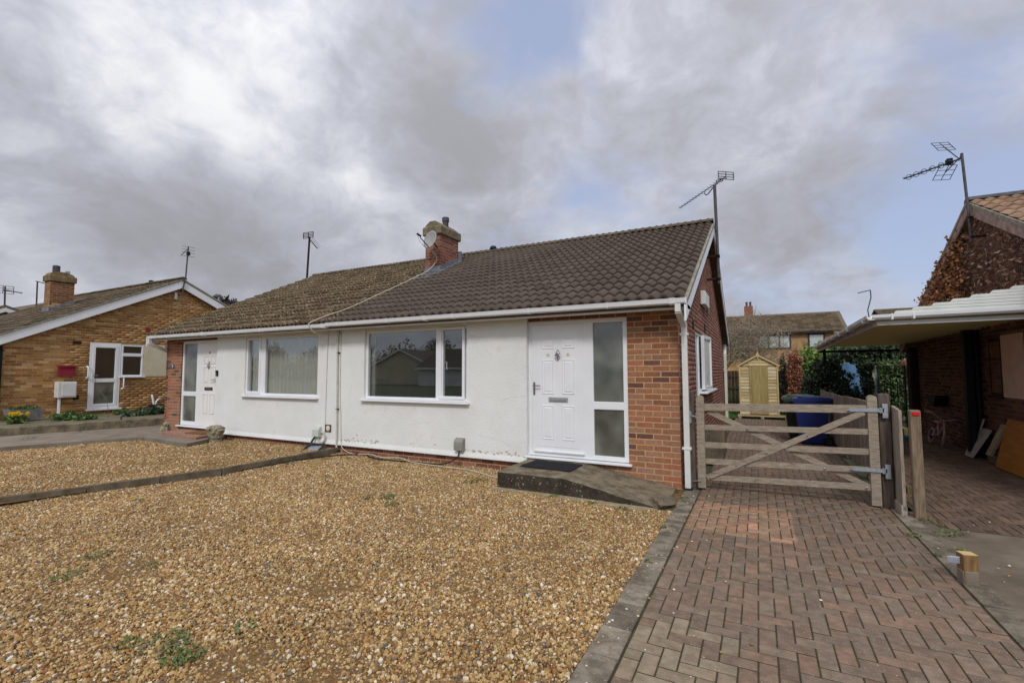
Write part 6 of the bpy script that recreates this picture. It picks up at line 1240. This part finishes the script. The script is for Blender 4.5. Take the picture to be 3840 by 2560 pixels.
b.add(P, [(0, 3, 2, 1), (4, 5, 6, 7)]+[(i, (i+1) % 4, 4+(i+1) % 4, 4+i) for i in range(4)]); bm_fix(b.build('trough_body', m_trough, tr)); bm_fix(B().box(-16.5, -16.1, -1.55, -.95, .545, .56).build('trough_soil', m_bark, tr))
V, F, C = leafcloud(blobpts(320, [((-16.3, -1.25, .58), (.2, .3, .05))]), .04, GREEN); npmesh('trough_plants', V, F, m_leaf, tr, C, kind='stuff')
df_ = thing('daffodils', 'clump of yellow daffodils in front of the grey trough', 'flowers', (-15.6, -1.55, .24)); V, F, C = leafcloud(blobpts(160, [((-15.6, -1.6, .36), (.16, .2, .12))]), .05, GREEN, aspect=3.5); npmesh('flower_leaves', V, F, m_leaf, df_, C, kind='stuff')
for i in range(11):
    y, z = -1.6+random.uniform(-.2, .2), .46+random.uniform(-.03, .06); x = -15.55+random.uniform(-.12, .12); b = B()
    for k in range(6):
        a = k*math.pi/3; b.add([(x, y, z), (x+.015, y+.035*math.cos(a-.4), z+.035*math.sin(a-.4)), (x+.02, y+.055*math.cos(a), z+.055*math.sin(a)), (x+.015, y+.035*math.cos(a+.4), z+.035*math.sin(a+.4))], [(0, 1, 2, 3)])
    b.lathe((x, y, z), [(.015, 0), (.02, .03), (.018, .031)], 8, 'x'); b.tube([(x, y, z), (x-.01, y, .28)], .005, 4); b.build('flower', M('daffodil_yellow', s(246, 206, 40), s(236, 184, 24), .6, 20), df_)
cable('thin twisted bare plant stem trained up beside the back door', [(-15.0, .05, .25), (-15.1, .08, .5), (-15.4, .12, .8), (-16.2, .25, 1.1), (-16.9, .42, 1.45)], .006, m_bark, 'stem', 'plant_stem')
t = thing('garden_tap_post', 'short blue-topped standpipe on the low wall at the far left', 'standpipe', (-13.4, -.35, .2)); bm_fix(B().lathe((-13.35, -.35, .2), [(.022, 0), (.022, .2)], 8).build('pipe_stub', m_pole, t)); bm_fix(B().lathe((-13.35, -.35, .4), [(.03, 0), (.03, .05), (.015, .06)], 8).build('pipe_cap', m_lead, t))
# ------------------------------------------------------------------ by number 9's door
t = thing('door_step', 'low red tiled step under the neighbour white door', 'step', (-10.4, -.4, .1)); bm_fix(B().prism([(-11.25, -.03), (-9.65, -.03), (-9.42, -.72), (-10.95, -.62)], 'z', .06, .165).build('step_base', m_terra, t))
for i in range(4):
    x = -11.1+i*.38; bm_fix(B().prism([(x, -.06), (x+.36, -.06), (x+.42, -.6), (x+.06, -.58)], 'z', .1655, .173).build('tile', m_terra, t))
t = thing('doormat', 'brown coir doormat on the red tiled step', 'doormat', (-10.1, -.35, .175)); bm_fix(B().prism([(-10.4, -.1), (-9.75, -.1), (-9.65, -.5), (-10.25, -.5)], 'z', .174, .19).build('mat_pad', m_coir, t)); bm_fix(B().prism([(-10.35, -.13), (-9.79, -.13), (-9.71, -.46), (-10.22, -.46)], 'z', .1902, .194).build('mat_pile', m_coir, t))
def ornament(label, c, h, r, seed):
    t = thing('stone_ornament', label, 'ornament', c); import bmesh
    rr = np.random.default_rng(seed); bm = bmesh.new(); bmesh.ops.create_icosphere(bm, subdivisions=4, radius=1); ks = rr.normal(size=(10, 3))*3.5; ph = rr.uniform(0, 6, 10)
    for v in bm.verts:
        z = v.co.z; prof = .62+.38*max(0, min(1, (z+.9)/1.3)) if z < .75 else .9; d = 1+.06*sum(math.sin(Vector(k).dot(v.co)*2+p_) for k, p_ in zip(ks, ph))/2; xy = Vector((v.co.x, v.co.y)); l = max(xy.length, 1e-4); f = min(1., (1-abs(z)**3.2)**.5+.15)/max(l, .3)*min(1, l*3)
        v.co = Vector((xy.x*r*prof*d*f, xy.y*r*prof*d*f, (z+1)*h/2*(.98+.04*d)))
    me = bpy.data.meshes.new('carved_body'); bm.to_mesh(me); bm.free(); me.materials.append(m_stone); o = bpy.data.objects.new('carved_body', me); COL.objects.link(o); o.parent = t; bm_fix(B().lathe((c[0], c[1], c[2]), [(r*.75, -.02), (r*.75, .03), (r*.6, .04)], 10).build('plinth', m_stone, t)); return t
ornament('carved grey stone head ornament on the gravel right of the neighbour door', (-9.26, -.42, .06), .33, .165, 3)
def lion():
    t = thing('stone_ornament', 'small seated stone animal on the path left of the red step', 'ornament', (-11.35, -.33, .12)); b = B(Matrix.Translation((-11.35, -.33, .12)) @ Matrix.Rotation(R(20), 4, 'Z'))
    b.lathe((-.02, 0, 0), [(.1, 0), (.105, .06), (.075, .15), (.05, .17)], 12); b.lathe((.03, -.02, .15), [(.03, -.02), (.062, .02), (.06, .06), (.03, .09)], 12); b.tube([(.07, -.05, 0), (.06, -.03, .13)], .026, 8); b.tube([(.07, .05, 0), (.06, .03, .13)], .026, 8); b.cbox(-.12, .12, -.09, .09, -.01, .015, .004); b.tube([(.07, -.02, .17), (.1, -.025, .16)], .03, 8)
    bm_fix(b.build('carved_body', m_stone, t)); return t
lion()
t = thing('door_intercom', 'small black and grey entry box on the white wall corner by the neighbour door', 'intercom', (-9.9, -.07, 1.42)); bm_fix(B(fx(-.06)).cbox(-9.915, -9.84, 0, .03, 1.42, 1.545, .006).build('intercom_body', m_black, t)); bm_fix(B(fx(-.06)).cbox(-9.905, -9.87, .03, .034, 1.43, 1.49, .002).build('intercom_panel', m_grey, t))
t = thing('security_light', 'small white lamp under the eaves corner of number nine', 'lamp', (-12.15, .1, 2.1)); bm_fix(B().tube([(-12.1, .12, 2.16), (-12.2, .02, 2.12)], .04, 10, .05).build('lamp_head', m_upvc, t)); bm_fix(B().cbox(-12.12, -12.09, .08, .16, 2.1, 2.2, .004).build('lamp_bracket', m_upvc, t))

# ================================================================== houses behind
def rear_house(label, x0, x1, y, ez, rz, wins, chim, loc):
    t = thing('rear_house', label, 'house', loc); D = 4.6
    B().box(x0+.25, x1-.25, y+.3, y+2*D-.3, 0, ez).build('wall', M('far_brick', s(188, 150, 106), s(160, 124, 86), .9, 3), t)
    r = bm_fix(B().prism([(y, ez-.05), (y+D, rz), (y+2*D, ez-.05), (y+2*D, ez-.15), (y+D, rz-.12), (y, ez-.15)], 'x', x0, x1).build('roof', m_tile_grey, t))
    sl_ = math.atan2(rz-ez, D); g = .34; nr = int(math.hypot(D, rz-ez)/g); me = far_tile; out = []
    for k in range(nr):
        for i in range(int((x1-x0)/.4)): out.append((Matrix.Translation((x0+i*.4, y-.02+k*g*math.cos(sl_), ez-.03+k*g*math.sin(sl_)+random.uniform(0, .012))) @ Matrix.Rotation(sl_, 4, 'X'), pick(PAL_O)))
    pieces(r, 'tile', 'tiles', out, me, 0)
    bm_fix(B().cbox(x0+.1, x1-.1, y-.09, y+.05, ez-.2, ez-.06, .01).build('gutter', m_dark, t))
    for (a, c, d, e) in wins:
        b = B(fx(y+.22)); frame_ring(b, a, c, d, e, .11, -.06, .03, .01); k = max(1, int((c-a)/.85))
        for i in range(1, k): xx = a+(c-a)*i/k; b.cbox(xx-.05, xx+.05, -.06, .025, d+.05, e-.05, .01)
        f = bm_fix(b.build('window', M('dark_frame', s(58, 56, 62), None, .5), t)); B(fx(y+.22)).box(a+.08, c-.08, -.03, -.02, d+.08, e-.08).build('pane', m_glass, f); B(fx(y+.22)).box(a+.08, c-.08, -.06, -.05, d+.08, e-.08).build('blind', m_upvc_d, f)
    if chim:
        a, c, zt = chim; cs = bm_fix(B().box(a, c, y+D-.3, y+D+.4, rz-.6, zt).build('chimney', M('far_chimney', s(150, 100, 76), None, .9, 4), t))
        for q in (.3, .72): bm_fix(B().lathe((a+(c-a)*q, y+D, zt), [(.1, 0), (.09, .35), (.12, .36), (.12, .42)], 10).build('chimney_pot', m_pole, cs))
        B().box(a-.15, c+.15, y+D-.36, y+D-.3, rz-.45, rz-.15).build('flashing', m_lead, cs)
    return t
far_tile = tile_unit('far_roof_tile', m_tile_grey, .39, .38, 1, .02, .04, 4)
rear_house('two-storey yellow brick house far behind the shed, brown tiled roof', -5.5, 7.6, 40.2, 4.82, 6.86, [(.95, 3.5, 3.4, 4.6), (4.75, 5.95, 3.4, 4.6), (-3.4, -1.2, 3.4, 4.6)], (-.1, .66, 7.75), (1, 44, 0))
rear_house('second far house whose roof shows just above the white carport', 9.35, 17, 36, 4.9, 6.4, [(11, 13, 3.2, 4.4)], None, (13, 40, 0))
hz = thing('distant_house', 'sliver of a distant tiled gable at the left picture edge', 'house', (-27, 1, 0)); B().prism([(-2.5, 0), (4, 0), (4, 3.0), (.9, 4.05), (-2.5, 2.4)], 'x', -30, -26.1).build('wall', m_cream, hz); b = B(); slope_board(b, -30.2, -25.9, -2.8, .93, 2.4, 4.24, .14); slope_board(b, -30.2, -25.9, 4.4, .93, 2.9, 4.24, .14); bm_fix(b.build('roof', m_tile_grey, hz)); b = B(); slope_board(b, -25.9, -25.86, -2.8, .93, 2.28, 4.12, .16); slope_board(b, -25.9, -25.86, 4.4, .93, 2.78, 4.12, .16); bm_fix(b.build('bargeboard', m_upvc, hz))
# opposite side of the road, seen in the window glass
def opposite(label, base, gable, x0, x1, y, ez, pz, wallm):
    t = thing('opposite_bungalow', label, 'bungalow', base); B().prism([(x0, -.3), (x1, -.3), (x1, ez), ((x0+x1)/2, pz-.15), (x0, ez)] if gable else [(x0, -.3), (x1, -.3), (x1, ez), (x0, ez)], 'y', y-8, y).build('wall', wallm, t)
    if gable:
        for sg in (0, 1):
            xa = x0-.4 if sg == 0 else x1+.4; b = B(); b.prism([(xa, ez-.15), ((x0+x1)/2, pz), ((x0+x1)/2, pz-.12), (xa, ez-.27)], 'y', y-8, y+.3); bm_fix(b.build('roof', m_tile, t)); b = B(); b.prism([(xa, ez-.17), ((x0+x1)/2, pz-.02), ((x0+x1)/2, pz-.24), (xa, ez-.39)], 'y', y+.3, y+.34); bm_fix(b.build('bargeboard', m_upvc, t))
        ws = [(x0+1.5, x0+3.2), (x1-3.5, x1-1.8)]
    else:
        bm_fix(B().prism([(y+.4, ez-.1), (y-4, pz), (y-8.4, ez-.1)], 'x', x0-.3, x1+.3).build('roof', m_tile, t)); bm_fix(B().box(x0-.3, x1+.3, y+.4, y+.45, ez-.25, ez-.05).build('fascia', m_upvc, t)); ws = [(x0+1, x0+2.2), (x0+3.6, x0+6), (x1-3, x1-1)]
    for a, c in ws: window(t, fx(y+.02, 1), a, c, .7, 1.9, [(a+.1, c-.1, .8, 1.8, False)], name='window')
opposite('cream gabled bungalow across the road, reflected in the big window', (-38, -42, -.3), True, -44.5, -33.5, -40, 2.1, 4.4, m_cream)
opposite('long low white bungalow across the road, reflected right of the gabled one', (-27, -40, -.3), False, -33, -18, -36, 2.0, 4.2, m_render)
for i, (x, y, h) in enumerate(((-46, -58, 9.5), (-38, -60, 11), (-31, -58, 10), (-25, -60, 9), (-62, -58, 10), (-18, -56, 8.5))): bare_tree('bare_tree', ['tall leafless tree reflected left of the gable in the window', 'tallest leafless tree reflected above the cream gable', 'leafless tree reflected over the white bungalow roof', 'broad leafless tree reflected in the narrow casement', 'leafless tree reflected in the net-curtained window', 'leafless tree at the end of the white bungalow across the road'][i], (x, y, -.3), h, .75, 20+i, m_bark, .25, 5, 'trees across the road')

V, F, C = leafcloud(blobpts(36000, [((x, -66+random.uniform(-3, 3), random.uniform(1.5, 3)), (random.uniform(3, 6), 3, random.uniform(3, 5.2))) for x in range(-110, 4, 5)]), .34, [s(158, 150, 132), s(144, 140, 122), s(168, 156, 136), s(134, 128, 112)])
tag(npmesh('woodland', V, F, m_leaf, None, C), 'brown winter woodland far across the road, mirrored in the windows', 'woodland', None, 'stuff')
# ================================================================== aerials, dish
def aerial_thing(name, label, loc): return thing(name, label, 'aerial', loc)
def yagi(t, p_back, p_tip, n, half, mat, r=.012, er=.005, up=Vector((0, 0, 1)), taper=1.0):
    p_back, p_tip = Vector(p_back), Vector(p_tip); d = (p_tip-p_back).normalized(); side = d.cross(up).normalized()
    bm_fix(B().tube([p_back, p_tip], r, 6).build('boom', mat, t)); b = B()
    for i in range(n):
        p = p_back.lerp(p_tip, (i+.5)/n); h = half*(1-(1-taper)*i/n); b.tube([p-side*h, p+side*h], er, 5)
    b.build('elements', mat, t); return d, side
def grid(t, c, side, up, w, h, mat, nb=4, r=.008, nm='reflector'):
    c = Vector(c); side = Vector(side).normalized(); up = Vector(up).normalized(); b = B()
    for i in range(nb+1): q = -h/2+h*i/nb; b.tube([c-side*w/2+up*q, c+side*w/2+up*q], r*.8, 5)
    for q in (-w/2, 0, w/2): b.tube([c+side*q-up*h/2, c+side*q+up*h/2], r, 5)
    b.build(nm, mat, t)
t = aerial_thing('tv_aerial', 'long television aerial on a tall pole at the gable peak above the gate', (.22, 4.45, 3.4)); bm_fix(B().tube([(.235, 4.45, 3.36), (.228, 4.45, 3.92), (.207, 4.45, 5.50)], .032, 10).build('pole', m_pole, t))
d, sd_ = yagi(t, (.42, 4.42, 5.64), (-.713, 5.879, 5.60), 15, .09, m_alu, .011, .0045, taper=.7); grid(t, (.44, 4.40, 5.66), sd_, (0, 0, 1), .36, .16, m_alu, 3, .01); bm_fix(B().torus((.30, 4.58, 5.64), .07, .009, (0, 0, 1), 14, 5).build('dipole', m_alu, t)); bm_fix(B().tube(curvy([(.26, 4.62, 5.60), (.2, 4.47, 5.5), (.02, 4.85, 5.47), (-.05, 5.02, 5.58)]), .012, 6).build('support_arm', m_alu, t))
for z in (3.95, 3.46): bm_fix(B().cbox(.0, .24, 4.40, 4.47, z-.02, z+.02, .004).cbox(.19, .27, 4.4, 4.5, z-.03, z+.03, .006).build('wall_bracket', m_rust, t))
t = aerial_thing('tv_aerial', 'television aerial with two grid reflectors on the right-hand creeper gable', (4.2, 4.25, 3.65)); bm_fix(B().tube([(4.2, 4.122, 3.67), (4.2, 4.21, 4.393), (4.2, 4.309, 5.28)], .021, 10).build('pole', m_pole, t))
d, sd_ = yagi(t, (4.2, 4.40, 5.22), (3.72, 5.75, 5.45), 6, .10, m_alu, .014, .006); bb = d.cross(sd_)
grid(t, (4.03, 4.55, 5.55), sd_, (d*.8+Vector((0, 0, .9))), .28, .27, m_alu, 3, .0065); grid(t, (4.03, 4.55, 5.06), sd_, (d*.8-Vector((0, 0, .9))), .28, .27, m_alu, 3, .0065); b = B()
for i in range(6):
    p = Vector((4.2, 4.40, 5.22)).lerp(Vector((3.72, 5.75, 5.45)), .15+.15*i); b.torus(p, .05, .006, d, 12, 5)
b.build('ring_directors', m_alu, t); bm_fix(B().tube([(4.19, 4.41, 5.23), (4.03, 4.55, 5.55)], .009, 6).tube([(4.19, 4.41, 5.23), (4.03, 4.55, 5.06)], .009, 6).tube([(4.2, 4.31, 5.27), (4.2, 4.40, 5.22)], .014, 6).build('reflector_struts', m_alu, t)); bm_fix(B().cbox(4.05, 4.14, 4.5, 4.6, 5.2, 5.3, .01).build('junction_box', m_black, t))
for z, y in ((4.1, 4.17), (3.75, 4.13)): bm_fix(B().cbox(4.18, 4.4, y-.03, y+.03, z-.015, z+.015, .003).build('wall_bracket', m_rust, t))
t = aerial_thing('tv_aerial', 'thin television aerial on a bent pole at the far-left gable peak', (-16.8, 2.76, 4.1)); bm_fix(B().tube([(-16.8, 2.758, 4.16), (-16.8, 2.758, 4.42), (-16.8, 2.83, 4.85), (-16.8, 2.877, 5.93)], .024, 8).build('pole', m_pole, t)); b = B()
for z in (5.93, 5.83, 5.72, 5.6): b.tube([(-16.8, 2.68, z-.02), (-16.8, 3.1, z)], .007, 4)
b.build('elements', m_alu, t); bm_fix(B().tube([(-16.8, 2.87, 5.85), (-17.4, 2.95, 5.7)], .012, 6).build('boom', m_alu, t)); bm_fix(B().cbox(-16.85, -16.75, 2.84, 2.93, 5.62, 5.75, .01).build('junction_box', m_black, t))
t = aerial_thing('tv_aerial', 'dark aerial with a small grid panel behind the lichen roof', (-12.9, 4.7, 2.4)); bm_fix(B().tube([(-12.95, 4.7, 3.0), (-12.918, 4.7, 4.677), (-12.829, 4.7, 6.2)], .034, 10).build('pole', m_dark, t)); grid(t, (-12.85, 4.66, 6.26), (1, .1, 0), (0, 0, 1), .44, .2, m_dark, 4, .014); bm_fix(B().tube([(-12.83, 4.7, 6.12), (-12.60, 4.85, 5.80)], .016, 6).build('boom', m_dark, t)); b = B()
for i in range(7): p = Vector((-12.8, 4.72, 6.08)).lerp(Vector((-12.6, 4.85, 5.8)), i/6); b.tube([p, p+Vector((.14, .02, .08))], .005, 4)
b.build('elements', m_alu, t); bm_fix(B().cbox(-12.98, -12.3, 4.66, 4.74, 3.4, 3.45, .004).build('wall_bracket', m_rust, t))
t = aerial_thing('tv_aerial', 'flat television aerial at the extreme left behind the first roof', (-26, .93, 4)); bm_fix(B().tube([(-26, .93, 4.0), (-26, .906, 4.99)], .03, 8).build('pole', m_pole, t)); grid(t, (-26, .85, 4.86), (0, 1, 0), (0, 0, 1), .62, .3, m_alu, 3, .012); bm_fix(B().tube([(-26, .86, 4.85), (-25.6, 1.3, 4.75)], .022, 6).build('boom', m_alu, t))
t = aerial_thing('tv_aerial', 'bare mast with a short side arm left of the far chimney', (-26, 1.87, 4)); bm_fix(B().tube([(-26, 1.875, 4.0), (-26, 1.857, 5.33)], .028, 8).build('pole', m_pole, t)); bm_fix(B().tube([(-26, 1.8, 5.36), (-26, 2.3, 5.28)], .02, 6).build('side_arm', m_alu, t))
t = aerial_thing('tv_aerial', 'small bent aerial on the far roof above the carport', (8.9, 40, 6)); bm_fix(B().tube([(8.93, 40, 5.6), (8.85, 40, 6.3), (9.1, 40, 7.3), (9.09, 40, 7.9)], .04, 6).build('pole', m_pole, t)); bm_fix(B().tube([(9.09, 40, 7.9), (8.25, 40, 7.72)], .035, 6).build('boom', m_alu, t))
# satellite dish on the chimney
t = thing('satellite_dish', 'grey satellite dish clamped to the front of the brick chimney', 'satellite dish', (-5.9, 2.45, 4.4)); c = Vector((-5.88, 2.45, 4.62)); ax = Vector((-.15, -.96, .24)).normalized(); u = ax.cross(Vector((0, 0, 1))).normalized(); v = u.cross(ax)*-1; P = []; F = []; nr, nn = 6, 28
for k in range(nr+1):
    for j in range(nn): q = 2*math.pi*j/nn; rr_ = k/nr; P.append(c+u*math.cos(q)*rr_*.205+v*math.sin(q)*rr_*.225+ax*(.055*rr_*rr_-.0275))
for k in range(nr):
    for j in range(nn): F.append((k*nn+j, k*nn+(j+1) % nn, (k+1)*nn+(j+1) % nn, (k+1)*nn+j))
m_ = len(P); P += [p-ax*.012 for p in P]; F += [tuple(m_+i for i in f[::-1]) for f in F]; F += [(nr*nn+j, nr*nn+(j+1) % nn, m_+nr*nn+(j+1) % nn, m_+nr*nn+j) for j in range(nn)]
B().add(P, F).build('reflector', M('dish_grey', s(168, 166, 164), s(152, 150, 147), .6, 8), t, True)
low = c-v*.2 if v.z > 0 else c+v*.2; lnb = c+ax*.34-Vector((0, 0, .06)); bm_fix(B().tube([low, lnb-Vector((0, 0, .04))], .012, 6).build('feed_arm', m_dark, t)); bm_fix(B().tube([lnb-ax*.02+Vector((0, 0, .0)), lnb+ax*.1], .024, 10).build('feed_horn', m_dark, t)); bm_fix(B().tube([c-ax*.03, Vector((-5.95, 2.78, 4.55)), Vector((-5.95, 2.8, 4.55))], .018, 8).build('mount', m_dark, t))
bm_fix(B().tube(curvy([lnb+ax*.08, lnb+Vector((0, 0, -.14)), low+Vector((-.05, -.03, -.03))]), .006, 5).build('feed_cable', m_cable_w, t))
rz2 = lambda y: ROOF_Z(y)+.07
cable('white aerial cable looping down the roof from the dish to the gutter', [(-5.9, 2.5, 4.40), (-5.9, 2.72, 4.25), (-5.93, 2.7, 4.12), (-6.0, 2.5, 3.9), (-6.15, 2.2, rz2(2.2)), (-6.12, 1.6, rz2(1.6)), (-6.12, 1.0, rz2(1.0)), (-6.1, .5, rz2(.5)), (-6.14, .1, rz2(.1)), (-6.3, -.2, rz2(-.2)), (-6.42, -.42, 2.43), (-6.44, -.46, 2.36), (-6.4, -.36, 2.24), (-6.36, -.1, 2.22)], .0085, m_cable_w)

# stray stones and leaf scraps on the kerb and drive
def strays():
    b = B()
    for i in range(150):
        k = random.random()
        if k < .45: x, y = random.uniform(.05, .24), -random.uniform(.3, 4.4)
        elif k < .8: x, y = .22+abs(random.gauss(0, .5)), -random.uniform(.2, 4.3)
        else: x, y = random.uniform(2.1, 2.9), -random.uniform(.0, 2.6)
        r = random.uniform(.004, .011); c = random.choice([s(196, 158, 104), s(222, 204, 170), s(150, 112, 72), s(232, 222, 200), s(170, 140, 60)]); b.cc = c; q = random.uniform(0, 3); n = 6
        b.lathe((x, y, .004), [(r*.7, 0), (r, r*.4), (r*.6, r*.8)], n)
    tag(b.build('stray_stones', m_leaf), 'stray pebbles and leaf scraps on the kerb and drive', 'stones', None, 'stuff')
strays()
